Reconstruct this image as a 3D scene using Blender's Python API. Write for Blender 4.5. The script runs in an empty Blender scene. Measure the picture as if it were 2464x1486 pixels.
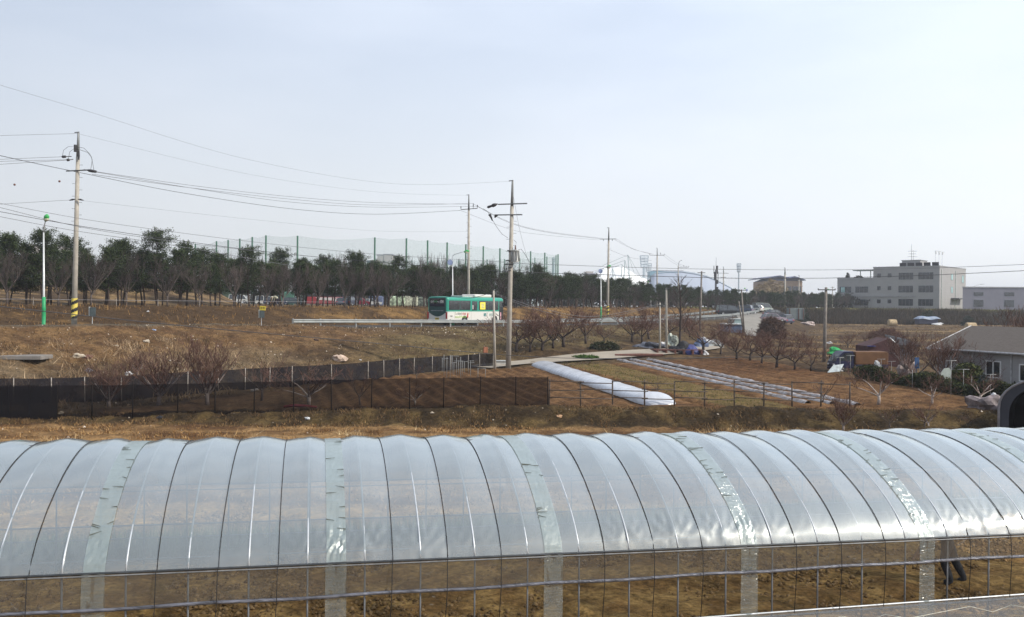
import bpy, bmesh, math, random
import numpy as np
from mathutils import Vector, Matrix, Euler
random.seed(7); np.random.seed(7)
S = bpy.context.scene
# ------------------------------------------------------------------ camera
F = 2134.0            # focal length in units of a 2464-wide picture
PITCH = math.radians(-0.215); ROLL = math.radians(0.5)
EYE = Vector((0, 0, 6.0))
cam_d = bpy.data.cameras.new('camera'); cam = bpy.data.objects.new('camera', cam_d)
S.collection.objects.link(cam); S.camera = cam
cam_d.sensor_width = 36; cam_d.lens = 36 * F / 2464; cam_d.clip_start = 0.1; cam_d.clip_end = 6000
CR = Matrix.Rotation(math.pi/2 + PITCH, 3, 'X') @ Matrix.Rotation(ROLL, 3, 'Z')
cam.location = EYE; cam.rotation_euler = CR.to_euler()
# ------------------------------------------------------------------ sky and sun
SUN_DIR = Vector((0.80, -0.30, 0.64)).normalized()
SUN_EL = math.asin(SUN_DIR.z); SUN_AZ = math.atan2(SUN_DIR.x, SUN_DIR.y)
w = bpy.data.worlds.new("World"); S.world = w; w.use_nodes = True
nt = w.node_tree; nt.nodes.clear(); N = nt.nodes.new; Lk = nt.links.new
out = N('ShaderNodeOutputWorld'); bg = N('ShaderNodeBackground'); bg.inputs['Strength'].default_value = 0.15
sky = N('ShaderNodeTexSky'); sky.sky_type = 'NISHITA'; sky.sun_disc = False
sky.sun_elevation = SUN_EL; sky.sun_rotation = SUN_AZ; sky.air_density = 1.0; sky.dust_density = 2.2; sky.ozone_density = 1.5
tc = N('ShaderNodeTexCoord'); mp = N('ShaderNodeMapping'); mp.inputs['Scale'].default_value = (1.0, 1.0, 3.6)
mp.inputs['Rotation'].default_value = (0.12, 0.2, 0.4)
nz = N('ShaderNodeTexNoise'); nz.inputs['Scale'].default_value = 2.1; nz.inputs['Detail'].default_value = 5; nz.inputs['Roughness'].default_value = 0.48
rp = N('ShaderNodeValToRGB'); rp.color_ramp.elements[0].position = 0.42; rp.color_ramp.elements[1].position = 0.62
mx = N('ShaderNodeMixRGB'); mx.inputs['Color2'].default_value = (5.7, 6.3, 7.3, 1)
mul = N('ShaderNodeMath'); mul.operation = 'MULTIPLY_ADD'; mul.inputs[1].default_value = 0.16; mul.inputs[2].default_value = 0.72
Lk(tc.outputs['Generated'], mp.inputs['Vector']); Lk(mp.outputs[0], nz.inputs['Vector']); Lk(nz.outputs['Fac'], rp.inputs['Fac'])
Lk(rp.outputs['Color'], mul.inputs[0]); Lk(mul.outputs[0], mx.inputs['Fac']); Lk(sky.outputs[0], mx.inputs['Color1'])
geo = N('ShaderNodeNewGeometry') if False else None
sx = N('ShaderNodeSeparateXYZ'); Lk(tc.outputs['Generated'], sx.inputs[0])
h1 = N('ShaderNodeMapRange'); Lk(sx.outputs['Z'], h1.inputs[0]); h1.inputs[1].default_value = 0.0; h1.inputs[2].default_value = 0.34; h1.inputs[3].default_value = 0.75; h1.inputs[4].default_value = 0.0; h1.interpolation_type = 'SMOOTHSTEP'
m2 = N('ShaderNodeMixRGB'); m2.inputs['Color2'].default_value = (6.3, 6.38, 6.3, 1); Lk(h1.outputs[0], m2.inputs['Fac']); Lk(mx.outputs[0], m2.inputs['Color1'])
h2 = N('ShaderNodeMapRange'); Lk(sx.outputs['X'], h2.inputs[0]); h2.inputs[1].default_value = -0.55; h2.inputs[2].default_value = 0.55; h2.inputs[3].default_value = 0.84; h2.inputs[4].default_value = 1.2
vs_ = N('ShaderNodeVectorMath'); vs_.operation = 'SCALE'; Lk(m2.outputs[0], vs_.inputs[0]); Lk(h2.outputs[0], vs_.inputs['Scale'])
Lk(vs_.outputs[0], bg.inputs['Color']); Lk(bg.outputs[0], out.inputs['Surface'])
sd = bpy.data.lights.new('sun', 'SUN'); sd.energy = 4.0; sd.angle = math.radians(0.6); sd.color = (1.0, 0.92, 0.80)
so = bpy.data.objects.new('sun', sd); S.collection.objects.link(so)
so.rotation_euler = (-SUN_DIR).to_track_quat('-Z', 'Y').to_euler(); so.location = (60, -30, 60)
S.view_settings.view_transform = 'Standard'; S.view_settings.look = 'None'
S.view_settings.exposure = 0.0; S.view_settings.gamma = 1.0
S.render.engine = 'CYCLES'
S.cycles.max_bounces = 8; S.cycles.transparent_max_bounces = 24; S.cycles.diffuse_bounces = 3; S.cycles.glossy_bounces = 3
S.cycles.caustics_reflective = False; S.cycles.caustics_refractive = False

# ------------------------------------------------------------------ placing helpers
def ray(u, v):
    return CR @ Vector(((u-1232)/F, -(v-743)/F, -1.0))
def at(u, v, D):
    r = ray(u, v); return EYE + r * (D / r.y)
def sm(t):
    t = np.clip(t, 0, 1); return t*t*(3-2*t)
# road centre line (x, y, z)
ROADP = np.array([(-95, -15, 4.6), (-60, 31, 4.3), (-33.8, 64, 4.0), (-19.6, 82, 3.82), (-2.5, 102, 3.56), (15.4, 125, 3.45), (34, 150, 4.1), (47, 178, 4.8), (56, 210, 5.2), (62, 245, 5.3), (80, 420, 5.3)], float)
def road_s(x, y):
    """signed distance to the road line (positive on the low right side) and road height"""
    x = np.asarray(x, float); y = np.asarray(y, float)
    best = np.full(x.shape, 1e9); sg = np.zeros(x.shape); zz = np.zeros(x.shape)
    for a, b in zip(ROADP[:-1], ROADP[1:]):
        d = b[:2]-a[:2]; L = np.hypot(*d); d = d/L
        t = np.clip((x-a[0])*d[0] + (y-a[1])*d[1], 0, L)
        dx = x-(a[0]+t*d[0]); dy = y-(a[1]+t*d[1]); dist = np.hypot(dx, dy)
        cr = (x-a[0])*d[1]-(y-a[1])*d[0]
        m = dist < best
        best = np.where(m, dist, best); sg = np.where(m, np.sign(cr)*dist, sg); zz = np.where(m, a[2]+(b[2]-a[2])*t/L, zz)
    return sg, zz
def terr(x, y):
    x = np.asarray(x, float); y = np.asarray(y, float)
    s, rz = road_s(x, y)
    fl = 0.3 + 0.55*sm((x+24)/26.0) + 0.022*np.clip(y-45, 0, 30)
    low = 0.12 + (fl-0.12)*sm((y-42.6)/2.2)
    low = np.where(x > 24, low-0.0*x, low)
    low = low + 0.25*sm((y-110)/60) + 0.5*sm((y-150)/60)
    wdt = 18 + 20*sm((y-66)/16.0)*(1-sm((y-100)/45)) - 3*sm((y-100)/45)
    up = rz + (5.6-rz)*sm((-s-4.6)/8.0)
    k = sm((s-3.0)/(wdt-3.0))
    z = up + (low-up)*k
    e = sm((y-212)/18.0)*sm((x-40)/20.0)
    z = np.where(s > 0, z + (5.6-z)*e, z)
    z = np.where(s > 3, z, z)
    z = z + .34*sm((s-2.3)/.7)*(1-sm((s-3.6)/2.4))*(1-sm((y-76)/6))
    z = z + 2.9*sm((-s-30)/26)*sm((-x/np.maximum(y, 5)-.295)/.06)*(1-sm((y-300)/200))
    # soil mound behind the left pines, far plateau stays level
    z = z + 1.3*np.exp(-(((x+49)/8.0)**2 + ((y-112)/5.0)**2))
    return z
def T(x, y): return float(terr(x, y))
def gnd(u, v, lo=12, hi=420):
    """where the line of sight through (u, v) first meets the ground"""
    r = ray(u, v); r = r/r.y
    ys = np.linspace(lo, hi, 2600); zs = EYE.z + r.z*ys; g = terr(r.x*ys, ys)
    i = np.argmax(zs <= g)
    y = ys[i] if zs[i] <= g[i] else hi
    return Vector((r.x*y, y, T(r.x*y, y)))
def col_at(u, D):
    """ground point in picture column u at distance D"""
    x = (u-1232)/F*D
    for _ in range(3):
        z = T(x, D); v = 735-(z-6)*F/D; r = ray(u, v); x = r.x/r.y*D
    return Vector((x, D, T(x, D)))
def vnoise(x, y, sc, seed=0):
    rs = np.random.RandomState(seed); g = rs.rand(256, 256)
    a = x/sc; b = y/sc; i = np.floor(a).astype(int); j = np.floor(b).astype(int); fx = a-i; fy = b-j
    fx = fx*fx*(3-2*fx); fy = fy*fy*(3-2*fy); i &= 255; j &= 255; i1 = (i+1) & 255; j1 = (j+1) & 255
    return (g[i, j]*(1-fx)+g[i1, j]*fx)*(1-fy) + (g[i, j1]*(1-fx)+g[i1, j1]*fx)*fy
def fbm(x, y, sc, o=4, seed=0):
    r = 0; a = 1; t = 0
    for k in range(o):
        r = r+a*vnoise(x+37*k, y-91*k, sc, seed+k); t += a; a *= .55; sc *= .47
    return r/t

# ------------------------------------------------------------------ materials
MATS = {}
def mat(name, col, rough=0.8, metal=0.0, var=0.25, nscale=4.0, bump=0.0, bscale=20.0, spec=0.4, col2=None, coords='Object', detail=4, trans=0.0, stretch=None):
    if name in MATS: return MATS[name]
    m = bpy.data.materials.new(name); m.use_nodes = True; n = m.node_tree; b = n.nodes['Principled BSDF']
    b.inputs['Roughness'].default_value = rough; b.inputs['Metallic'].default_value = metal; b.inputs['Specular IOR Level'].default_value = spec
    t = n.nodes.new('ShaderNodeTexCoord'); mpn = n.nodes.new('ShaderNodeMapping')
    if stretch: mpn.inputs['Scale'].default_value = stretch
    n.links.new(t.outputs[coords], mpn.inputs['Vector'])
    z = n.nodes.new('ShaderNodeTexNoise'); z.inputs['Scale'].default_value = nscale; z.inputs['Detail'].default_value = detail; z.inputs['Roughness'].default_value = 0.6
    n.links.new(mpn.outputs[0], z.inputs['Vector'])
    mxn = n.nodes.new('ShaderNodeMixRGB'); c2 = col2 or tuple(max(0, c*(1-var)) for c in col); c1 = col if col2 else tuple(min(1, c*(1+var)) for c in col)
    mxn.inputs['Color1'].default_value = (*c1, 1); mxn.inputs['Color2'].default_value = (*c2, 1)
    rr = n.nodes.new('ShaderNodeValToRGB'); rr.color_ramp.elements[0].position = 0.35; rr.color_ramp.elements[1].position = 0.65
    n.links.new(z.outputs['Fac'], rr.inputs['Fac']); n.links.new(rr.outputs['Color'], mxn.inputs['Fac']); n.links.new(mxn.outputs[0], b.inputs['Base Color'])
    if bump > 0:
        z2 = n.nodes.new('ShaderNodeTexNoise'); z2.inputs['Scale'].default_value = bscale; z2.inputs['Detail'].default_value = 3
        n.links.new(mpn.outputs[0], z2.inputs['Vector'])
        bn = n.nodes.new('ShaderNodeBump'); bn.inputs['Strength'].default_value = bump; bn.inputs['Distance'].default_value = 0.05
        n.links.new(z2.outputs['Fac'], bn.inputs['Height']); n.links.new(bn.outputs[0], b.inputs['Normal'])
    MATS[name] = m; return m
def net_mat(name, col, alpha, scale=0, col2=None):
    """woven net seen from afar: a share of the light passes straight through"""
    if name in MATS: return MATS[name]
    m = bpy.data.materials.new(name); m.use_nodes = True; n = m.node_tree; n.nodes.clear()
    o = n.nodes.new('ShaderNodeOutputMaterial'); d = n.nodes.new('ShaderNodeBsdfDiffuse'); t = n.nodes.new('ShaderNodeBsdfTransparent'); x = n.nodes.new('ShaderNodeMixShader')
    d.inputs['Color'].default_value = (*col, 1)
    tcn = n.nodes.new('ShaderNodeTexCoord'); z = n.nodes.new('ShaderNodeTexNoise'); z.inputs['Scale'].default_value = 1.3; z.inputs['Detail'].default_value = 4
    mr = n.nodes.new('ShaderNodeMapRange'); mr.inputs[1].default_value = .3; mr.inputs[2].default_value = .7; mr.inputs[3].default_value = alpha*.86; mr.inputs[4].default_value = min(1, alpha*1.1)
    n.links.new(tcn.outputs['Object'], z.inputs['Vector']); n.links.new(z.outputs['Fac'], mr.inputs[0]); n.links.new(mr.outputs[0], x.inputs[0])
    n.links.new(t.outputs[0], x.inputs[1]); n.links.new(d.outputs[0], x.inputs[2]); n.links.new(x.outputs[0], o.inputs['Surface'])
    MATS[name] = m; return m
def attr_mat(name, rough=0.9, bump=0.0, fine=None, trans=False):
    if name in MATS: return MATS[name]
    m = bpy.data.materials.new(name); m.use_nodes = True; n = m.node_tree; b = n.nodes['Principled BSDF']
    b.inputs['Roughness'].default_value = rough; b.inputs['Specular IOR Level'].default_value = 0.15
    a = n.nodes.new('ShaderNodeAttribute'); a.attribute_name = 'tint'
    n.links.new(a.outputs['Color'], b.inputs['Base Color'])
    MATS[name] = m; return m

# ------------------------------------------------------------------ mesh builder
class MB:
    def __init__(s): s.v = []; s.f = []; s.m = []
    def add(s, vs, fs, mi=0):
        o = len(s.v); s.v += [tuple(p) for p in vs]; s.f += [tuple(i+o for i in q) for q in fs]; s.m += [mi]*len(fs); return s
    def box(s, c, d, rz=0, mi=0, M=None):
        x, y, z = d[0]/2, d[1]/2, d[2]/2; R = M if M else Matrix.Rotation(rz, 3, 'Z'); c = Vector(c)
        vs = [c + R @ Vector(p) for p in ((-x,-y,-z),(x,-y,-z),(x,y,-z),(-x,y,-z),(-x,-y,z),(x,-y,z),(x,y,z),(-x,y,z))]
        return s.add(vs, [(0,3,2,1),(4,5,6,7),(0,1,5,4),(1,2,6,5),(2,3,7,6),(3,0,4,7)], mi)
    def rbox(s, c, d, r=0.05, rz=0, mi=0, seg=2):
        bm = bmesh.new(); bmesh.ops.create_cube(bm, size=1)
        for q in bm.verts: q.co = Vector((q.co.x*d[0], q.co.y*d[1], q.co.z*d[2]))
        bmesh.ops.bevel(bm, geom=bm.edges[:]+bm.verts[:], offset=min(r, min(d)*.45), segments=seg, affect='EDGES', profile=.6)
        R = Matrix.Rotation(rz, 3, 'Z'); c = Vector(c); bm.verts.index_update()
        s.add([c + R @ q.co for q in bm.verts], [[q.index for q in f.verts] for f in bm.faces], mi); bm.free(); return s
    def tube(s, p0, p1, r0, r1=None, n=8, mi=0, cap=True):
        return s.path([p0, p1], [r0, r0 if r1 is None else r1], n, mi, cap)
    def path(s, pts, rad, n=8, mi=0, cap=True):
        pts = [Vector(p) for p in pts]
        if not hasattr(rad, '__len__'): rad = [rad]*len(pts)
        o = len(s.v); k = len(pts); ref = None
        for i, p in enumerate(pts):
            d = (pts[min(i+1, k-1)]-pts[max(i-1, 0)])
            if d.length < 1e-9: d = Vector((0, 0, 1))
            d.normalize()
            if ref is None: ref = Vector((0, 0, 1)) if abs(d.z) < .9 else Vector((1, 0, 0))
            a = d.cross(ref)
            if a.length < 1e-6: a = d.cross(Vector((0, 1, 0)))
            a.normalize(); b = d.cross(a); ref = b.cross(d) if False else ref
            for j in range(n):
                t = 2*math.pi*j/n; s.v.append(tuple(p + (a*math.cos(t)+b*math.sin(t))*rad[i]))
        for i in range(k-1):
            for j in range(n):
                j2 = (j+1) % n; s.f.append((o+i*n+j, o+i*n+j2, o+(i+1)*n+j2, o+(i+1)*n+j)); s.m.append(mi)
        if cap and n > 2:
            s.f.append(tuple(o+j for j in range(n))[::-1]); s.m.append(mi); s.f.append(tuple(o+(k-1)*n+j for j in range(n))); s.m.append(mi)
        return s
    def lathe(s, prof, c=(0, 0, 0), n=14, mi=0):
        c = Vector(c); o = len(s.v)
        for r, z in prof:
            for j in range(n):
                t = 2*math.pi*j/n; s.v.append((c.x+r*math.cos(t), c.y+r*math.sin(t), c.z+z))
        for i in range(len(prof)-1):
            for j in range(n):
                j2 = (j+1) % n; s.f.append((o+i*n+j, o+i*n+j2, o+(i+1)*n+j2, o+(i+1)*n+j)); s.m.append(mi)
        s.f.append(tuple(o+j for j in range(n))[::-1]); s.m.append(mi); s.f.append(tuple(o+(len(prof)-1)*n+j for j in range(n))); s.m.append(mi)
        return s
    def prism(s, poly, y0, y1, fn=None, mi=0):
        """polygon in local (a, z) extruded from y0 to y1; fn maps (a, y, z) to a point"""
        fn = fn or (lambda a, y, z: (a, y, z)); n = len(poly)
        vs = [fn(a, y0, z) for a, z in poly]+[fn(a, y1, z) for a, z in poly]
        fs = [tuple(range(n)), tuple(range(2*n-1, n-1, -1))]+[(i, i+n, (i+1) % n+n, (i+1) % n) for i in range(n)]
        return s.add(vs, fs, mi)
    def grid(s, nu, nv, fn, mi=0, wrap=False):
        vs = [fn(i/(nu-1), j/(nv-1)) for j in range(nv) for i in range(nu)]
        return s.add(vs, [(j*nu+i, j*nu+i+1, (j+1)*nu+i+1, (j+1)*nu+i) for j in range(nv-1) for i in range(nu-1)], mi)
    def blob(s, c, r, seed=0, sub=2, jit=.25, flat=0.0, mi=0):
        bm = bmesh.new(); bmesh.ops.create_icosphere(bm, subdivisions=sub, radius=1); rnd = random.Random(seed); c = Vector(c)
        ph = [rnd.uniform(0, 6.28) for _ in range(6)]
        for q in bm.verts:
            p = q.co; k = 1+jit*(math.sin(3*p.x+ph[0])*math.sin(2.7*p.y+ph[1])+.6*math.sin(5*p.z+ph[2]+3*p.x)+.5*math.sin(7*p.y+ph[3]))+rnd.uniform(-jit, jit)*.25
            q.co = Vector((p.x*r[0]*k, p.y*r[1]*k, max(p.z, -1+flat)*r[2]*k))
        bm.verts.index_update(); s.add([c+q.co for q in bm.verts], [[q.index for q in f.verts] for f in bm.faces], mi); bm.free(); return s
    def mesh(s, name, mats, smooth=False):
        me = bpy.data.meshes.new(name); me.from_pydata(s.v, [], s.f); me.update()
        if not isinstance(mats, (list, tuple)): mats = [mats]
        for q in mats: me.materials.append(q)
        if len(mats) > 1: me.polygons.foreach_set('material_index', s.m)
        if smooth: me.polygons.foreach_set('use_smooth', [True]*len(me.polygons))
        return me
    def build(s, name, mats, parent=None, smooth=False, label=None):
        o = bpy.data.objects.new(name, s.mesh(name, mats, smooth)); S.collection.objects.link(o)
        if parent: o.parent = parent
        if label: o['label'] = label
        return o
def tag(o, label=None, cat=None, group=None, kind=None):
    if label: o['label'] = label
    if cat: o['category'] = cat
    if group: o['group'] = group
    if kind: o['kind'] = kind
    return o
def thing(name, label, cat, loc=(0, 0, 0), rz=0, group=None, lean=0):
    o = bpy.data.objects.new(name, None); S.collection.objects.link(o); o.location = loc; o.rotation_euler = (0, lean, rz); o.empty_display_size = .2
    return tag(o, label, cat, group)
def dup(root, loc, rz=0, label=None, sc=1, group=None, lean=0):
    def cp(o, par):
        c = o.copy(); S.collection.objects.link(c)
        if par: c.parent = par
        for ch in o.children: cp(ch, c)
        return c
    r = cp(root, None); r.location = loc; r.rotation_euler = (0, lean, rz); r.scale = (sc, sc, sc) if not hasattr(sc, '__len__') else sc
    if label: r['label'] = label
    if group: r['group'] = group
    return r
def struct(o): o['kind'] = 'structure'; return o
def raw_mesh(name, V, Fc, mats, tint=None, smooth=False):
    me = bpy.data.meshes.new(name); nv = len(V); nf = len(Fc); k = Fc.shape[1]
    me.vertices.add(nv); me.vertices.foreach_set('co', np.asarray(V, np.float32).ravel())
    me.loops.add(nf*k); me.loops.foreach_set('vertex_index', Fc.astype(np.int32).ravel())
    me.polygons.add(nf); me.polygons.foreach_set('loop_start', np.arange(0, nf*k, k, dtype=np.int32))
    try: me.polygons.foreach_set('loop_total', np.full(nf, k, np.int32))
    except Exception: pass
    if smooth: me.polygons.foreach_set('use_smooth', np.ones(nf, bool))
    me.update(calc_edges=True); me.validate()
    if tint is not None:
        a = me.color_attributes.new('tint', 'FLOAT_COLOR', 'POINT'); a.data.foreach_set('color', np.c_[tint, np.ones(nv)].astype(np.float32).ravel())
    for q in (mats if isinstance(mats, (list, tuple)) else [mats]): me.materials.append(q)
    return me
def text_part(name, txt, size, m, parent, M, extrude=0.0, label=None, sx=1):
    cu = bpy.data.curves.new(name, 'FONT'); cu.body = txt; cu.size = size; cu.align_x = 'CENTER'; cu.align_y = 'CENTER'; cu.extrude = extrude
    t = bpy.data.objects.new(name, cu); S.collection.objects.link(t); dg = bpy.context.evaluated_depsgraph_get(); dg.update()
    me = bpy.data.meshes.new_from_object(t.evaluated_get(dg)); bpy.data.objects.remove(t); me.materials.clear(); me.materials.append(m)
    o = bpy.data.objects.new(name, me); S.collection.objects.link(o); o.parent = parent; o.matrix_local = M @ Matrix.Diagonal((sx, 1, 1, 1))
    return o
# ------------------------------------------------------------------ ground sheet
def axis(lo_far, segs, hi_far):
    """segs: list of (start, end, step); grows outwards from both ends"""
    a = []
    for s0, s1, st in segs: a += list(np.arange(s0, s1, st))
    a.append(segs[-1][1])
    st = segs[0][2]; left = []; x = segs[0][0]
    while x > lo_far: st *= 1.13; x -= st; left.append(x)
    st = segs[-1][2]; x = segs[-1][1]; right = []
    while x < hi_far: st *= 1.10; x += st; right.append(x)
    return np.array(left[::-1]+a+right)
RD = np.array((.27, -.963)); PD = np.array((.963, .27))
def fieldq(x, y): return x*PD[0]+y*PD[1]
def field_mask(x, y, s): return sm((y-45.2)/.5)*sm((s-21.0)/1.2)*(1-sm((y-(65.6+.62*x))/1.2))*(1-sm((x-(26-.21*(y-48)))/1.2))
gx = axis(-2500, [(-75, -32, .5), (-32, 38, .15), (38, 140, .6)], 2500)
gy = axis(-60, [(13, 26, .13), (26, 44, .25), (44, 76, .22), (76, 130, .6), (130, 300, 1.5)], 3500)
X, Y = np.meshgrid(gx, gy); s_, rz_ = road_s(X, Y); Z = terr(X, Y); q_ = fieldq(X, Y)
fm = field_mask(X, Y, s_)
rough = (fbm(X, Y, 1.6, 4, 3)-.5)*.34 + (fbm(X, Y, .45, 3, 9)-.5)*.14
flat = 1-np.clip(sm((3.4-np.abs(s_+.7))/.8), 0, 1)
amp = np.where(Y < 42, .6, 1.0)*(1-.85*fm)*flat
amp = np.where(s_ < -13, .5, amp); amp = np.where(Y < 26, .9, amp)
Z = Z + rough*amp
bankm = np.exp(-((Y-44.0)/1.5)**2); Z = Z + (fbm(X, Y, .8, 4, 5)-.5)*.5*bankm
ridge = .075*np.sin(2*np.pi*q_/.95)*(q_ < 19.0)*(q_ > 1) + .05*np.sin(2*np.pi*q_/1.1)*(q_ > 30.6) - .24*np.exp(-((q_-22.4)/.26)**2) - .10*np.exp(-((q_-24.5)/.18)**2) - .20*np.exp(-((q_-26.9)/.26)**2) - .12*np.exp(-((q_-30.9)/.3)**2)-.1*np.exp(-((q_-19.2)/.2)**2)
Z = Z + fm*(ridge + (fbm(X, Y, .35, 2, 21)-.5)*.04)
def mixc(a, b, m): m = m[..., None]; return a*(1-m)+b*m
C = lambda *c: np.array(c, float)
n1 = fbm(X, Y, 3.0, 5, 31); n2 = fbm(X, Y, .8, 4, 41); n3 = fbm(X*.25, Y, 1.2, 4, 51); nb = fbm(X, Y, 14., 3, 61)
scrub = mixc(C(.085, .055, .034), C(.20, .135, .075), sm((n1*.5+n2*.5-.38)/.28))
col = scrub
# bank above the netted plots: reddish near the shoulder, straw lower down at the left
red = sm((s_-3.2)/1.2)*(1-sm((s_-9.5)/3))*(1-sm((X+13)/12)); col = mixc(col, mixc(C(.15, .085, .045), C(.25, .15, .075), sm((n2-.3)/.4)), red*.85)
low_l = sm((s_-8)/3)*(1-sm((s_-20)/2))*(1-sm((X+20)/8)); col = mixc(col, C(.25, .19, .13), low_l*sm((n1-.35)/.3)*.7)
mid = sm((s_-3)/2)*(1-sm((s_-20)/3))*sm((X+14)/8)*(1-sm((X-12)/14)); col = mixc(col, mixc(C(.11, .075, .04), C(.23, .18, .09), sm((n1-.4)/.25)), mid*.8)
verge = sm((s_-1.8)/.4)*(1-sm((s_-3.6)/.8)); col = mixc(col, C(.17, .15, .13), verge*.8)
gold = sm((-s_-4.2)/1)*(1-sm((-s_-13)/3)); col = mixc(col, mixc(C(.095, .06, .035), C(.34, .205, .085), sm((n1*.6+n3*.4-.42)/.3+.34*np.tanh((X+12)/12)-.05)), gold)
belt = sm((-s_-12)/3); col = mixc(col, mixc(C(.10, .067, .042), C(.32, .22, .12), sm((n3-.42)/.25)), belt*(1-sm((Y-300)/60)))
# low paddies on the right
pad = sm((X-20)/14)*sm((Y-70)/8)*(1-sm((Y-214)/8))*sm((s_-12)/8)
stripe = vnoise(X*.12, Y, 3.2, 77)*.7+.3*vnoise(X*.3, Y, .9, 78)
col = mixc(col, mixc(C(.105, .067, .04), C(.34, .235, .125), sm((stripe-.45)/.25)), pad)
emb = sm((Y-208)/6)*sm((X-42)/12)*(s_ > 0); col = mixc(col, C(.085, .075, .04), emb*(1-sm((Y-226)/4))); col = mixc(col, C(.23, .23, .10), emb*sm((Y-226)/4))
far = sm((Y-300)/100); col = mixc(col, C(.16, .13, .08), far)
# strip in front of the plots
fr = 1-sm((Y-42.2)/.8); col = mixc(col, mixc(C(.13, .07, .035), C(.36, .225, .11), sm((n3*.7+n2*.3-.36)/.3)), fr)
bk = sm((Y-42.2)/.8)*(1-sm((Y-45.3)/.5)); col = mixc(col, mixc(C(.055, .038, .022), C(.16, .11, .05), sm((n2-.38)/.35)), bk)
burn = np.exp(-(((X-10.5-1.2*n2)/3.6)**2+((Y-37.2)/1.7)**2)**1.3); col = mixc(col, C(.05, .028, .018), np.clip(burn*1.25, 0, 1)*sm((n2-.2)/.3))
# tilled plots
soil = mixc(C(.19, .10, .048), C(.33, .185, .09), sm((n2-.3)/.4)*.8)
soil = mixc(soil, C(.15, .07, .035), sm((q_-30.8)/.6)*(1-sm((33.5-Y*0-.0*X-q_)/3)*0)*.55*sm((Y-55)/12))
grn = sm((q_-22.8)/.5)*(1-sm((q_-26.4)/.5)); soil = mixc(soil, mixc(C(.15, .155, .05), C(.25, .20, .085), n2), grn*.5)
lf = 1-sm((X+13)/6); soil = mixc(soil, C(.22, .145, .085), lf*.6)
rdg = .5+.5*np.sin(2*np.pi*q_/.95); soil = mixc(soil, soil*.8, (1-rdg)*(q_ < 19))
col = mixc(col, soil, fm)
gh = 1-sm((Y-25)/1.5); col = mixc(col, mixc(C(.20, .115, .048), C(.37, .235, .10), sm((fbm(X, Y, .5, 4, 71)-.3)/.4)), gh)
nr, nc = X.shape; idx = np.arange(nr*nc).reshape(nr, nc)
FC = np.stack([idx[:-1, :-1], idx[:-1, 1:], idx[1:, 1:], idx[1:, :-1]], -1).reshape(-1, 4)
gm = bpy.data.materials.new('earth_and_grass'); gm.use_nodes = True; n = gm.node_tree; b = n.nodes['Principled BSDF']
b.inputs['Roughness'].default_value = .95; b.inputs['Specular IOR Level'].default_value = .1
a = n.nodes.new('ShaderNodeAttribute'); a.attribute_name = 'tint'; tcn = n.nodes.new('ShaderNodeTexCoord')
def noise(sc, det, st=(1, 1, 1)):
    m_ = n.nodes.new('ShaderNodeMapping'); m_.inputs['Scale'].default_value = st; n.links.new(tcn.outputs['Object'], m_.inputs['Vector'])
    z = n.nodes.new('ShaderNodeTexNoise'); z.inputs['Scale'].default_value = sc; z.inputs['Detail'].default_value = det; z.inputs['Roughness'].default_value = .7
    n.links.new(m_.outputs[0], z.inputs['Vector']); return z
za = noise(1.6, 8); zb = noise(7.5, 8, (.9, 1.0, 1))
def rng(src, a0, a1, b0, b1):
    r_ = n.nodes.new('ShaderNodeMapRange'); n.links.new(src, r_.inputs[0]); r_.inputs[1].default_value = a0; r_.inputs[2].default_value = a1; r_.inputs[3].default_value = b0; r_.inputs[4].default_value = b1; return r_.outputs[0]
def mth(op, p, q):
    r_ = n.nodes.new('ShaderNodeMath'); r_.operation = op
    for i_, k_ in enumerate((p, q)):
        if isinstance(k_, (int, float)): r_.inputs[i_].default_value = k_
        else: n.links.new(k_, r_.inputs[i_])
    return r_.outputs[0]
fac = mth('MULTIPLY', rng(za.outputs['Fac'], .3, .7, .55, 1.45), rng(zb.outputs['Fac'], .32, .68, .42, 1.6))
vm = n.nodes.new('ShaderNodeVectorMath'); vm.operation = 'SCALE'; n.links.new(a.outputs['Color'], vm.inputs[0]); n.links.new(fac, vm.inputs['Scale'])
vo = n.nodes.new('ShaderNodeTexVoronoi'); vo.inputs['Scale'].default_value = 2.6; n.links.new(tcn.outputs['Object'], vo.inputs['Vector'])
wn = noise(3.1, 2); spk = mth('MULTIPLY', rng(vo.outputs['Distance'], .05, .16, 1, 0), rng(wn.outputs['Fac'], .50, .60, 0, 1))
mxs = n.nodes.new('ShaderNodeMixRGB'); n.links.new(mth('MULTIPLY', spk, .55), mxs.inputs['Fac']); n.links.new(vm.outputs[0], mxs.inputs['Color1']); mxs.inputs['Color2'].default_value = (.5, .42, .33, 1)
n.links.new(mxs.outputs[0], b.inputs['Base Color'])
bn = n.nodes.new('ShaderNodeBump'); bn.inputs['Strength'].default_value = .9; bn.inputs['Distance'].default_value = .12
hh = mth('ADD', za.outputs['Fac'], mth('MULTIPLY', zb.outputs['Fac'], .6)); n.links.new(hh, bn.inputs['Height']); n.links.new(bn.outputs[0], b.inputs['Normal'])
V = np.stack([X, Y, Z], -1).reshape(-1, 3)
go = bpy.data.objects.new('ground', raw_mesh('ground', V, FC, gm, np.clip((col*(1+.62*gh[..., None]+.22*(fr*(1-gh))[..., None])).reshape(-1, 3)*np.array((.60, .585, .52)), 0, 1), True)); S.collection.objects.link(go); struct(go)
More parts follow.
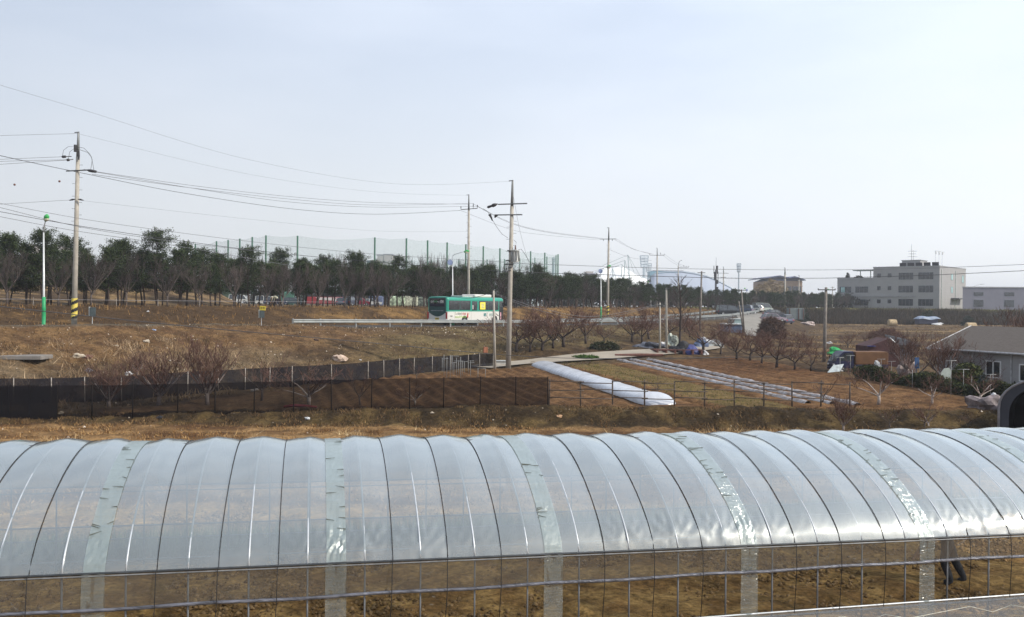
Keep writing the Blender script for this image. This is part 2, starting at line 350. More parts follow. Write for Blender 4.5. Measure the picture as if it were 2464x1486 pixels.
# ------------------------------------------------------------------ road, shoulder line and track
asph = mat('asphalt', (.058, .057, .056), .95, spec=.1, var=.2, nscale=1.5, bump=.2, bscale=60)
def strip(name, P, half0, half1, m, dz, nx=5, follow=True):
    """sheet along polyline P (x, y, z or None), offsets half0 (left) .. half1 (right)"""
    mb = MB(); pts = []
    for i in range(len(P)-1):
        a_, b_ = np.array(P[i][:2], float), np.array(P[i+1][:2], float); L = np.linalg.norm(b_-a_); k = max(1, int(L/1.5))
        for j in range(k + (i == len(P)-2)):
            t = j/k; za_, zb_ = P[i][2], P[i+1][2]; pts.append((*(a_+(b_-a_)*t), None if follow else za_+(zb_-za_)*t))
    rows = []
    for i, p in enumerate(pts):
        d = np.array(pts[min(i+2, len(pts)-1)][:2])-np.array(pts[max(i-2, 0)][:2]); d /= np.linalg.norm(d); nr_ = np.array((d[1], -d[0]))
        for j in range(nx):
            o_ = half0+(half1-half0)*j/(nx-1); x, y = p[0]+nr_[0]*o_, p[1]+nr_[1]*o_
            rows.append((x, y, (T(x, y) if follow else p[2])+dz))
    mb.add(rows, [(i*nx+j, i*nx+j+1, (i+1)*nx+j+1, (i+1)*nx+j) for i in range(len(pts)-1) for j in range(nx-1)])
    return mb.build(name, m, smooth=True)
RP = [tuple(p) for p in ROADP[:-1]]
struct(strip('road', RP, -3.9, 2.1, asph, .05, follow=False))
struct(strip('road_edge_line', RP, 1.72, 1.86, mat('road_paint', (.7, .7, .68), .6), .058, nx=2, follow=False))
conc = mat('track_concrete', (.31, .27, .215), .85, var=.12, nscale=.9, bump=.15, bscale=25)
# concrete farm track, bending between the plots and the bank
TP = [gnd(1150, 888), gnd(1225, 879), gnd(1330, 871), gnd(1440, 861), gnd(1560, 852), gnd(1650, 845), gnd(1715, 836)]
TP = [(p.x, p.y, p.z) for p in TP]
def dens(P, k=4):
    o_ = []
    for i in range(len(P)-1):
        p0 = np.array(P[max(i-1, 0)]); p1 = np.array(P[i]); p2 = np.array(P[i+1]); p3 = np.array(P[min(i+2, len(P)-1)])
        for j in range(k):
            t = j/k; o_.append(tuple(.5*((2*p1)+(p2-p0)*t+(2*p0-5*p1+4*p2-p3)*t*t+(3*p1-p0-3*p2+p3)*t**3)))
    o_.append(tuple(P[-1])); return o_
struct(strip('track', dens(TP), -1.25, 1.25, conc, .13))
TP2 = [gnd(1840, 814), gnd(1826, 795), gnd(1815, 778), gnd(1807, 764), gnd(1806, 756)]
struct(strip('upper_track', dens([(p.x, p.y, p.z) for p in TP2]), -2.5, 2.5, mat('track_concrete_pale', (.21, .195, .17), .85, var=.15, nscale=.6), .12))

# ------------------------------------------------------------------ grass, clods, straw (stuff)
def blades(name, label, cat, pts, h, wd, cA, cB, lean=.5, seed=1, bend=True):
    rs = np.random.RandomState(seed); n_ = len(pts); P = np.asarray(pts)
    th = rs.uniform(0, 2*np.pi, n_); h_ = h*rs.uniform(.45, 1.2, n_); w_ = wd*rs.uniform(.6, 1.3, n_)
    l = rs.uniform(0, lean, n_)*h_; la = rs.uniform(0, 2*np.pi, n_)
    dx = np.cos(th)*w_/2; dy = np.sin(th)*w_/2; z0 = P[:, 2]-.03
    top = np.stack([P[:, 0]+np.cos(la)*l, P[:, 1]+np.sin(la)*l, z0+h_], 1)
    A = np.stack([P[:, 0]-dx, P[:, 1]-dy, z0], 1); B = np.stack([P[:, 0]+dx, P[:, 1]+dy, z0], 1)
    V_ = np.stack([A, B, top], 1).reshape(-1, 3); Fi = np.arange(3*n_).reshape(-1, 3)
    cc = (np.array(cA)+(np.array(cB)-np.array(cA))*rs.rand(n_, 1)**1.5)*np.array((.80, .77, .70)); tint = np.repeat(cc, 3, 0)
    o = bpy.data.objects.new(name, raw_mesh(name, V_, Fi, attr_mat('grass_blades'), tint)); S.collection.objects.link(o)
    return tag(o, label, cat, kind='stuff')
def scat(n_, x0, x1, y0, y1, fn, seed, clump=0, cr=.3):
    rs = np.random.RandomState(seed); x = rs.uniform(x0, x1, n_); y = rs.uniform(y0, y1, n_)
    if clump:
        k = n_//clump; cx = rs.uniform(x0, x1, k); cy = rs.uniform(y0, y1, k); i = rs.randint(0, k, n_); x = cx[i]+rs.normal(0, cr, n_); y = cy[i]+rs.normal(0, cr, n_)
    s, _ = road_s(x, y); m = rs.rand(n_) < fn(x, y, s); x, y = x[m], y[m]; return np.stack([x, y, terr(x, y)], 1)
blades('dry_grass', 'short tan dry grass on the strip between the polytunnel and the net fence', 'grass', scat(52000, -26, 32, 24, 43, lambda x, y, s: .25+.75*(fbm(x*.4, y, 1.5, 3, 5) > .48), 1, 12, .25), .13, .05, (.20, .10, .04), (.55, .37, .18), 1.6, 2)
blades('bank_weeds', 'matted brown weeds on the low bank below the fences', 'weeds', scat(30000, -27, 36, 42.2, 45.2, lambda x, y, s: .9*(fbm(x, y, 1.2, 3, 8) > .4), 3, 14, .22), .15, .035, (.08, .05, .03), (.32, .21, .11), 1.4, 4)
blades('roadside_scrub', 'brown scrub and weeds on the long bank below the road', 'scrub', scat(90000, -52, 34, 44, 128, lambda x, y, s: (s > 3.6)*(s < 21)*(.25+.75*(fbm(x, y, 2.6, 3, 12) > .47)), 5, 12, .35), .27, .05, (.06, .04, .026), (.34, .25, .15), 1.1, 6)
blades('golden_grass', 'golden dead grass on the bank behind the road', 'grass', scat(90000, -75, 60, 62, 190, lambda x, y, s: (s < -4.3)*(s > -15)*(.4+.6*(fbm(x, y, 4, 3, 15) > .45)), 7, 10, .5), .38, .07, (.10, .06, .035), (.45, .28, .12), .8, 8)
blades('paddy_stubble', 'straw stubble in the fallow paddies right of the track', 'stubble', scat(26000, 34, 140, 78, 208, lambda x, y, s: (s > 14)*.8*(vnoise(x*.12, y, 3.2, 77) > .4), 9, 12, .6), .30, .16, (.14, .09, .05), (.46, .33, .18), 1.1, 10)
blades('embankment_scrub', 'dark brushwood along the foot of the far embankment', 'scrub', scat(80000, 52, 170, 205, 226, lambda x, y, s: (s > -8)*(y > 205+3*vnoise(x, y, 9, 3)), 11, 40, .9), 1.35, .12, (.035, .03, .022), (.13, .095, .06), .9, 12)
blades('embankment_grass', 'yellow green grass on top of the far embankment', 'grass', scat(9000, 44, 190, 226, 236, lambda x, y, s: (s > -40)*1., 13), .5, .5, (.16, .17, .06), (.34, .32, .14), .8, 14)
# matted straw heaps near the burnt patch
blades('straw_litter', 'pale straw heaped beside the burnt patch in front of the pipe fence', 'straw', np.concatenate([scat(5000, 3, 26, 37.6, 41.8, lambda x, y, s: 1.*(fbm(x*.5, y, 1.6, 3, 18) > .5), 15, 20, .3), scat(900, -21, 2, 30, 42, lambda x, y, s: 1.*(fbm(x*.5, y, 1.6, 3, 19) > .6), 25, 20, .2)]), .28, .035, (.40, .27, .13), (.75, .60, .38), 2.2, 16)
# pale dead stalks on the left bank
blades('pale_stalks', 'pale tangled dead stalks on the bank behind the rear net fence', 'stalks', scat(9000, -44, -8, 47, 64, lambda x, y, s: (s > 7)*(s < 19.5)*(fbm(x, y, 2.2, 3, 33) > .46), 17, 9, .3), .55, .035, (.30, .20, .12), (.70, .56, .40), 1.5, 18)
blades('young_crop', 'thin green seedlings in the plot right of the white tunnel', 'crop', scat(9000, 4, 24, 46, 74, lambda x, y, s: 1.*(np.abs(fieldq(x, y)-24.6) < 1.9), 19), .12, .06, (.12, .13, .045), (.26, .24, .09), .7, 20)
def clods(name, label, cat, pts, r0, r1, cA, cB, seed):
    rs = np.random.RandomState(seed); n_ = len(pts); base = np.array([(1, 0, 0), (-1, 0, 0), (0, 1, 0), (0, -1, 0), (0, 0, 1), (0, 0, -1)], float)
    fc = np.array([(0, 2, 4), (2, 1, 4), (1, 3, 4), (3, 0, 4), (2, 0, 5), (1, 2, 5), (3, 1, 5), (0, 3, 5)])
    r = (r0+(r1-r0)*rs.rand(n_)**3)[:, None, None]; d = base[None]*(rs.uniform(.6, 1.3, (n_, 6, 1)))*r*np.array([1, 1, .75])
    th = rs.uniform(0, 6.28, n_); c_, s2 = np.cos(th)[:, None], np.sin(th)[:, None]
    xx = d[..., 0]*c_-d[..., 1]*s2; yy = d[..., 0]*s2+d[..., 1]*c_; V_ = np.stack([xx, yy, d[..., 2]], -1)+np.asarray(pts)[:, None, :]
    Fi = (fc[None]+6*np.arange(n_)[:, None, None]).reshape(-1, 3); cc = np.array(cA)+(np.array(cB)-np.array(cA))*rs.rand(n_, 1)
    o = bpy.data.objects.new(name, raw_mesh(name, V_.reshape(-1, 3), Fi, attr_mat('grass_blades'), np.repeat(cc, 6, 0))); S.collection.objects.link(o); return tag(o, label, cat, kind='stuff')
clods('soil_clods', 'loose clods of brown soil inside and beside the polytunnel', 'soil clods', scat(42000, -12, 16, 14, 25, lambda x, y, s: .3+.7*(fbm(x, y, 1., 2, 2) > .45), 21), .012, .075, (.11, .065, .028), (.34, .22, .11), 22)
clods('gravel', 'small pale stones and litter scattered over the bank below the road', 'stones', np.concatenate([scat(5200, -50, 8, 48, 104, lambda x, y, s: (s > 2.4)*(s < 20)*.8, 23), scat(300, -25, 30, 30, 45, lambda x, y, s: 1., 24)]), .02, .10, (.30, .22, .15), (.78, .70, .60), 24)

def far_trees(name, label, x0, x1, yf, h0, n_, seed, cA, cB):
    """a distant wood that reads as one mass"""
    rs = np.random.RandomState(seed); k = n_//60; cx = rs.uniform(x0, x1, k); cy = yf(cx)+rs.uniform(0, 26, k); hh_ = h0(cx)*rs.uniform(.72, 1.08, k); zt = terr(cx, cy)
    i = rs.randint(0, k, n_); t = rs.rand(n_)**.8; rr_ = 2.3*np.sin(np.clip(t*.9+.12, 0, 1)*np.pi)**.6; a = rs.uniform(0, 6.28, n_); q_ = rs.rand(n_)**.5
    x = cx[i]+np.cos(a)*rr_*q_; y = cy[i]+np.sin(a)*rr_*q_; pts = np.stack([x, y, zt[i]+hh_[i]*(.02+.95*t)], 1)
    o = blades(name, label, 'wood', pts, .9, .55, cA, cB, .7, seed); return o
far_trees('far_wood', 'distant dark wood closing the view behind the roadside belt', -175, 210, lambda x: 240+0*x+.25*np.abs(x-20), lambda x: 4.3+1.2*sm((x-20)/60)*0+0*x, 60000, 44, (.018, .022, .014), (.07, .065, .045))
# ------------------------------------------------------------------ polytunnel in the foreground
TH = math.radians(12.5); GU = Vector((math.cos(TH), math.sin(TH), -0.011)); GV = Vector((-math.sin(TH), math.cos(TH), 0))
G0 = Vector((0, 14.8, 1.815)); GB = 3.3; GR = 1.52
def ground_g(s, d): p = G0+GU*s+GV*d; return T(p.x, p.y)
def arch(s, d, off=0.0, sag=0.0):
    """point of the roof skin; d from 0 (near eave) to 2*GB (far eave)"""
    t = min(max(d/(2*GB), 0), 1); h = GR*(math.sin(math.pi*t)**.66 if 0 < t < 1 else 0)
    p = G0+GU*s+GV*d; k = (1-off/GR); return Vector((p.x, p.y, p.z+h*k-sag*math.sin(math.pi*t)**.6))
def film_mat(name, opac, tint, gloss, wr=.6, scale=3.0):
    m = bpy.data.materials.new(name); m.use_nodes = True; n = m.node_tree; n.nodes.clear(); A = n.nodes.new; L = n.links.new
    o = A('ShaderNodeOutputMaterial'); tr = A('ShaderNodeBsdfTransparent'); tr.inputs[0].default_value = (.90, .94, .93, 1)
    df = A('ShaderNodeBsdfDiffuse'); df.inputs[0].default_value = (*tint, 1); tl = A('ShaderNodeBsdfTranslucent'); tl.inputs[0].default_value = (*tint, 1)
    gl = A('ShaderNodeBsdfGlossy'); gl.inputs['Color'].default_value = (.96, 1, .98, 1); gl.inputs['Roughness'].default_value = .14
    g2 = A('ShaderNodeBsdfGlossy'); g2.inputs['Color'].default_value = (.80, .85, .85, 1); g2.inputs['Roughness'].default_value = .42; a0 = A('ShaderNodeMixShader'); a0.inputs[0].default_value = .26 if name in ('roof_film', 'patch_film') else .0; a1 = A('ShaderNodeMixShader'); a1.inputs[0].default_value = .35; a2 = A('ShaderNodeMixShader'); a3 = A('ShaderNodeMixShader')
    tcn = A('ShaderNodeTexCoord'); mpn = A('ShaderNodeMapping'); mpn.inputs['Scale'].default_value = (1.0, .35, .9) if scale < 8 else (.35, 1.2, 2.2); mpn.inputs['Rotation'].default_value = (0, .25, -TH)
    z = A('ShaderNodeTexNoise'); z.inputs['Scale'].default_value = scale; z.inputs['Detail'].default_value = 3; z.inputs['Distortion'].default_value = .8
    L(tcn.outputs['Object'], mpn.inputs['Vector']); L(mpn.outputs[0], z.inputs['Vector'])
    z3 = A('ShaderNodeTexNoise'); z3.inputs['Scale'].default_value = .9; z3.inputs['Detail'].default_value = 2; L(tcn.outputs['Object'], z3.inputs['Vector'])
    bn = A('ShaderNodeBump'); bn.inputs['Strength'].default_value = wr; bn.inputs['Distance'].default_value = .025; L(z.outputs['Fac'], bn.inputs['Height'])
    L(bn.outputs[0], gl.inputs['Normal'])
    lw = A('ShaderNodeLayerWeight'); lw.inputs['Blend'].default_value = .5
    mr = A('ShaderNodeMapRange'); L(lw.outputs['Facing'], mr.inputs[0]); mr.inputs[3].default_value = gloss*.35; mr.inputs[4].default_value = min(.95, gloss*2.2); mr.inputs[1].default_value = .1; mr.inputs[2].default_value = 1.0
    m2 = A('ShaderNodeMapRange'); L(lw.outputs['Facing'], m2.inputs[0]); m2.inputs[3].default_value = opac*.8; m2.inputs[4].default_value = min(.97, opac*2.8); m2.inputs[1].default_value = .35
    m3 = A('ShaderNodeMath'); m3.operation = 'MULTIPLY'; m4 = A('ShaderNodeMapRange'); L(z3.outputs['Fac'], m4.inputs[0]); m4.inputs[1].default_value = .3; m4.inputs[2].default_value = .7; m4.inputs[3].default_value = .88; m4.inputs[4].default_value = 1.1
    L(m2.outputs[0], m3.inputs[0]); L(m4.outputs[0], m3.inputs[1])
    L(df.outputs[0], a1.inputs[1]); L(tl.outputs[0], a1.inputs[2]); L(m3.outputs[0], a2.inputs[0]); L(tr.outputs[0], a2.inputs[1]); L(a1.outputs[0], a0.inputs[1]); L(g2.outputs[0], a0.inputs[2]); L(a0.outputs[0], a2.inputs[2])
    L(mr.outputs[0], a3.inputs[0]); L(a2.outputs[0], a3.inputs[1]); L(gl.outputs[0], a3.inputs[2]); L(a3.outputs[0], o.inputs['Surface'])
    return m
film = film_mat('roof_film', .62, (.23, .265, .275), .34, .30)
film_side = film_mat('side_film', .46, (.20, .185, .175), .10, 1.0, 6)
film_skirt = film_mat('skirt_film', .50, (.30, .31, .33), .05, .5, 5)
patch_m = film_mat('patch_film', .66, (.36, .44, .42), .20, 1.6, 9)
patch_s = film_mat('patch_side_film', .45, (.36, .40, .40), .12, 1.0, 9)
pipe_w = mat('galvanised_pipe', (.50, .53, .56), .42, .35, var=.12, nscale=6)
pipe_d = mat('shaded_dark_pipe', (.15, .16, .175), .5, .4, var=.15, nscale=6)  # darker copy of the galvanised pipe; shade on posts and purlins put into colour
rope_m = mat('black_rope', (.012, .012, .013), .8, var=.2)
roll_m = mat('rolled_film', (.12, .125, .15), .35, .2, var=.5, nscale=3, bump=.5, bscale=8, stretch=(1, 6, 6))
green_m = mat('green_grass_strip', (.10, .16, .06), .9)
gt = thing('polytunnel', 'long clear plastic polytunnel with white hoops and black ropes in the foreground', 'greenhouse', (0, 0, 0))
S0, S1 = -12.4, 15.5
ribs = [.307+.9*k for k in range(-14, 17)]; mids = [.757+.9*k for k in range(-14, 16)]
patches = [m for i, m in enumerate(mids) if (round((m-.757)/.9) % 4) == 0]; ropes = [m for m in mids if m not in patches]
def scallop(s):
    f = ((s-.307)/.9) % 1.0; v_ = min(1-abs(1-2*f), .66 if min(abs(s-pm) for pm in patches) < .5 else 1); return .074*v_*(.8+.2*v_)
def skin(s, d, off=0.0):
    sg = scallop(s); t = d/(2*GB); e = math.exp(-(min(d, 2*GB-d)/.55)**2)
    k = 1.0
    for pm in patches:
        if abs(s-pm) < .6: k = 1.5
    p = arch(s, d, off, sg*k); dn = min(d, 2*GB-d); e = 1; rs_ = 0
    for r0, st in ((round((s-.307)/.9)*.9+.307, 1.0), (round((s-.757)/.9)*.9+.757, .55)):
        w1 = .5+.5*math.sin(r0*12.9+1); ds = s-r0; rho = math.hypot(ds, dn); an = math.atan2(dn+.015, ds)
        rs_ += st*w1*math.sin(an*15+r0*5)*math.exp(-((rho-.16)/.26)**2)*min(1, dn/.05+.15)
    rs_ += .28*math.sin(d*13+3*math.sin(s*2.2)+s*3.1)*math.exp(-((dn-1.0)/.8)**2)*(.5+.5*math.sin(s*1.7))
    nrm = Vector((-.1, -.75*(1 if d < GB else -1), .6))
    return p+nrm*(rs_*.022*e) + Vector((0, 0, .012*math.sin(s*2.1+d*1.3)))
nu = int((S1-S0)/.06); dl = list(np.concatenate([np.linspace(0, .5, 12), np.linspace(.58, 2*GB-.5, 40), np.linspace(2*GB-.42, 2*GB, 8)]))
def sheet(s0, s1, n_, ds, off=0.0):
    mb = MB(); vs = [skin(s0+(s1-s0)*i/(n_-1), d, off)+Vector((0, 0, -off)) for d in ds for i in range(n_)]
    mb.add(vs, [(j*n_+i, j*n_+i+1, (j+1)*n_+i+1, (j+1)*n_+i) for j in range(len(ds)-1) for i in range(n_-1)]); return mb
sheet(S0, S1, nu, dl).build('roof_film', film, gt, True)
for pm in patches:
    p_ = sheet(pm-.155, pm+.155, 7, dl, 0).v; mb = MB(); n_ = 7; rs = random.Random(int(pm*10))
    vs = [Vector(q)+Vector((0, -.008, .014+rs.uniform(0, .006))) for q in p_]
    mb.add(vs, [(j*n_+i, j*n_+i+1, (j+1)*n_+i+1, (j+1)*n_+i) for j in range(len(dl)-1) for i in range(n_-1)]); cm = mb; rc = random.Random(int(pm*7)+3)
    for _ in range(rc.randint(9, 15)):
        d_ = rc.uniform(.25, GB*1.0); sd0 = rc.choice((-1, 1)); ln_ = rc.uniform(.05, .2); tw_ = rc.uniform(-.05, .05)
        q0_ = skin(pm+sd0*.155, d_)+Vector((0, -.012, .026)); q1_ = skin(pm+sd0*(.155-ln_), d_+tw_)+Vector((0, -.012, .026)); cm.path([q0_, q1_], [.007, .003], 4, 1)
    mb.build('film_patch', [patch_m, mat('crease_shade', (.10, .11, .09), .8)], gt, False)  # creases drawn as thin dark strips, their shade put into the colour
    a = G0+GU*pm; mb = MB(); zb = ground_g(pm, 0)
    mb.grid(5, 12, lambda i, j: (G0.x+GU.x*(pm-.165+.33*i), G0.y+GU.y*(pm-.165+.33*i)-.035-.012*math.sin(9*i+5*j), a.z+(zb-a.z)*j)); mb.build('hanging_film_strip', patch_s, gt, True)
for r in ribs:
    mb = MB(); P = [tuple(arch(r, d, .035)) for d in dl[::2]+[2*GB]]
    mb.path(P, .0155, 6); mb.build('hoop', pipe_w, gt, True)
    for d in (0, 2*GB): e = G0+GU*r+GV*d; MB().tube((e.x, e.y, ground_g(r, d)-.1), (e.x, e.y, e.z), .0165, None, 6).build('post', pipe_d, gt, True)
for r in ropes:
    mb = MB(); P = []
    k = .14*math.sin(r*5)
    for d in dl[::2]:
        q = skin(r+k*.3*math.sin(math.pi*d/(2*GB)), d); P.append(q+Vector((0, -.006, .012)))
    a = P[0]; zz = ground_g(r, 0)+.42; P = [Vector((a.x+.05*math.sin(r*7), a.y-.10, zz)), Vector((a.x, a.y-.10, 1.3)), Vector((a.x, a.y-.05, G0.z+GU.z*r+.01))]+P
    mb.path(P, .0068, 5); mb.build('rope', rope_m, gt, True)
def bar(name, z_, d, r_, m, n=8, wob=0, dy=0):
    P = []
    for i in range(90):
        s = S0+(S1-S0)*i/89; p = G0+GU*s+GV*d; z = z_(s, p) ; P.append((p.x, p.y+dy, z+wob*math.sin(s*2.3)))
    MB().path(P, r_, n).build(name, m, gt, True)
bar('eave_rail', lambda s, p: p.z+.0, 0, .020, mat('eave_clip', (.05, .055, .06), .5, .4), dy=-.02)
bar('eave_rail', lambda s, p: p.z-.036, 0, .012, mat('rail_dull', (.20, .21, .22), .5, .3), dy=-.03)
bar('purlin', lambda s, p: arch(s, .16, .05).z-.13, .18, .012, pipe_d)
bar('purlin', lambda s, p: p.z+.02, 2*GB, .018, pipe_d); bar('purlin', lambda s, p: p.z-.1, 2*GB-.03, .014, pipe_d)
bar('purlin', lambda s, p: .95-.011*s, 2*GB, .018, pipe_d); bar('purlin', lambda s, p: .66-.011*s, 2*GB, .014, pipe_d)
bar('ridge_purlin', lambda s, p: arch(s, GB, .06).z-.02, GB, .014, pipe_d)
rollz = lambda s: 1.325-.003*s
bar('rolled_curtain', lambda s, p: rollz(s), 0, .029, roll_m, 8, .010, -.05)
mb = MB(); mb.grid(nu//2, 10, lambda i, j: (lambda s: (G0.x+GU.x*s, G0.y+GU.y*s-.03-.02*math.sin(s*31)*math.sin(j*3)*.5, (G0.z+GU.z*s-.02)*(1-j)+rollz(s)*j))(S0+(S1-S0)*i)); mb.build('side_curtain', film_side, gt, True)
skz = lambda s: ground_g(s, 0)+.43
bar('skirt_rail', lambda s, p: skz(s), 0, .018, pipe_w, dy=-.02); bar('skirt_rail', lambda s, p: skz(s)-.06, 0, .012, roll_m, dy=-.035)
mb = MB(); mb.grid(nu//2, 5, lambda i, j: (lambda s: (G0.x+GU.x*s, G0.y+GU.y*s-.04-.25*j, skz(s)-.02-(.5)*j))(S0+(S1-S0)*i)); mb.build('skirt_film', film_skirt, gt, True)
# far side film and the slack cord tied between the ropes
mb = MB(); mb.grid(nu//3, 4, lambda i, j: (lambda s: ((G0+GU*s+GV*2*GB).x, (G0+GU*s+GV*2*GB).y+.03, (.95-.011*s)*(1-j)+(ground_g(s, 2*GB)-.05)*j))(S0+(S1-S0)*i)); mb.build('rear_skirt_film', film_side, gt, True)
P = []
for i, r in enumerate([x for x in ropes if x > 2.2]):
    p = G0+GU*r; P.append((p.x, p.y-.09, skz(r)-.16+.03*(i % 2))); q = G0+GU*(r+.45); P.append((q.x, q.y-.16, skz(r)-.24))
MB().path(P, .006, 4).build('cord', mat('pale_cord', (.55, .53, .45), .8), gt)
# strip of green crop just beyond the far side
rs = np.random.RandomState(4); sA = rs.uniform(S0, S1+8, 15000); dA = 2*GB+.5+rs.rand(15000)*1.3
pts = np.array([[*(G0+GU*a+GV*b_)[:2], 0] for a, b_ in zip(sA, dA)]); pts[:, 2] = terr(pts[:, 0], pts[:, 1])
blades('green_onion_row', 'row of green crop seen through the plastic behind the polytunnel', 'crop', pts, .5, .045, (.05, .11, .03), (.16, .26, .09), .6, 6)
# ------------------------------------------------------------------ people
skin_t = mat('skin', (.42, .26, .18), .6, var=.08); cloth_d = mat('dark_work_clothes', (.035, .036, .042), .9, var=.3, nscale=9)
def skin_mesh(name, verts, edges, rad, m, parent, root=0, sub=1):
    me = bpy.data.meshes.new(name); me.from_pydata(verts, edges, []); o = bpy.data.objects.new(name, me); S.collection.objects.link(o)
    sk = o.modifiers.new('s', 'SKIN'); sk.use_smooth_shade = True
    for i, r in enumerate(rad): me.skin_vertices[0].data[i].radius = (r, r) if not hasattr(r, '__len__') else r; me.skin_vertices[0].data[i].use_root = (i == root)
    ss = o.modifiers.new('u', 'SUBSURF'); ss.levels = sub; ss.render_levels = sub
    dg = bpy.context.evaluated_depsgraph_get(); dg.update(); me2 = bpy.data.meshes.new_from_object(o.evaluated_get(dg)); bpy.data.objects.remove(o)
    me2.materials.clear(); [me2.materials.append(q) for q in (m if isinstance(m, list) else [m])]; o2 = bpy.data.objects.new(name, me2); S.collection.objects.link(o2); o2.parent = parent; return o2
def person(label, loc, rz, mats, hat):
    """bent forward from the hips, hands reaching to the ground; local +x is forward"""
    body_m, top_m, leg_m, hat_m = mats; t = thing('person', label, 'person', loc, rz)
    v = [(0, 0, .90), (.10, 0, 1.02), (.28, 0, 1.12), (.46, 0, 1.10), (.55, 0, 1.06), (.66, 0, 1.00), (.74, 0, .95),   # pelvis..head
         (.02, .10, .86), (.10, .12, .48), (-.06, .13, .08), (.10, .14, .03), (.02, -.10, .86), (-.10, -.12, .48), (-.30, -.13, .10), (-.16, -.14, .03),
         (.46, .19, 1.05), (.50, .23, .80), (.62, .20, .58), (.66, .19, .50), (.46, -.19, 1.05), (.46, -.24, .80), (.56, -.21, .56), (.60, -.20, .48)]
    e = [(0, 1), (1, 2), (2, 3), (3, 4), (4, 5), (5, 6), (0, 7), (7, 8), (8, 9), (9, 10), (0, 11), (11, 12), (12, 13), (13, 14), (3, 15), (15, 16), (16, 17), (17, 18), (3, 19), (19, 20), (20, 21), (21, 22)]
    r = [(.15, .13), .14, .16, .15, .07, .10, .09, .125, .095, .075, .07, .125, .095, .075, .07, .065, .05, .036, .03, .065, .05, .036, .03]
    f = []
    for hx, hy, sg in ((18, .19, 1), (22, -.20, -1)):
        b_ = Vector(v[hx])
        for k in range(5):
            a_ = (k-2)*.016; L_ = (.055, .075, .08, .075, .06)[k]; base = b_+Vector((a_*.8+(.03 if k == 0 else 0), sg*.0+a_*.9, -.03)); i0 = len(v)
            v += [tuple(base), tuple(base+Vector((.01, 0, -L_*.55))), tuple(base+Vector((-.008, 0, -L_)))]; r += [.011, .009, .008]; e += [(hx, i0), (i0, i0+1), (i0+1, i0+2)]
    b = skin_mesh('body', v, e, r, [body_m, leg_m, top_m], t)
    for p in b.data.polygons:
        c = p.center; p.material_index = 1 if c.z < .90 and c.x < .30 else (2 if c.x < .55 and c.z > .6 else 0)
    h = MB().lathe([(.02, .10), (.09, .09), (.115, .02), (.20, .0), (.21, -.012), (.10, -.01)], (0, 0, 0), 14).build('hat' if hat else 'hair', hat_m, t, True)
    h.location = (.73, 0, .99); h.rotation_euler = (0, math.radians(55), 0); return t
pg = at(2283, 1392, 19.0)
person('person in dark clothes bending over inside the polytunnel seen through the curtain', (pg.x, pg.y, T(pg.x, pg.y)), math.radians(150), (skin_t, cloth_d, cloth_d, cloth_d), False)
# ------------------------------------------------------------------ trees
bark = mat('pine_bark', (.055, .040, .032), .95, var=.35, nscale=8); bark_g = mat('bare_bark', (.085, .068, .06), .95, var=.3, nscale=9)
bark_d = mat('orchard_bark', (.05, .038, .034), .95, var=.3, nscale=9); bark_p = mat('pale_bark', (.36, .31, .28), .9, var=.25, nscale=9)
twig = mat('twigs', (.075, .058, .052), .95, var=.3, nscale=3); twig_r = mat('red_twigs', (.115, .062, .046), .95, var=.3, nscale=3)
def needles(V, tint, c, R, n_, rs, cA, cB, L=.20, W=.035, up=.6):
    d = rs.normal(size=(n_, 3)); d[:, 2] = np.abs(d[:, 2])*up+d[:, 2]*.3; d /= np.linalg.norm(d, axis=1)[:, None]
    p = np.array(c)+rs.normal(size=(n_, 3))*R*np.array([.55, .55, .36]); sd_ = np.cross(d, rs.normal(size=(n_, 3))); sd_ /= np.linalg.norm(sd_, axis=1)[:, None]+1e-9
    l = L*rs.uniform(.6, 1.2, (n_, 1)); w_ = W*rs.uniform(.7, 1.3, (n_, 1))
    V.append(np.stack([p-sd_*w_, p+sd_*w_, p+d*l], 1).reshape(-1, 3)); cc = np.array(cA)+(np.array(cB)-np.array(cA))*rs.rand(n_, 1)**1.6; tint.append(np.repeat(cc, 3, 0))
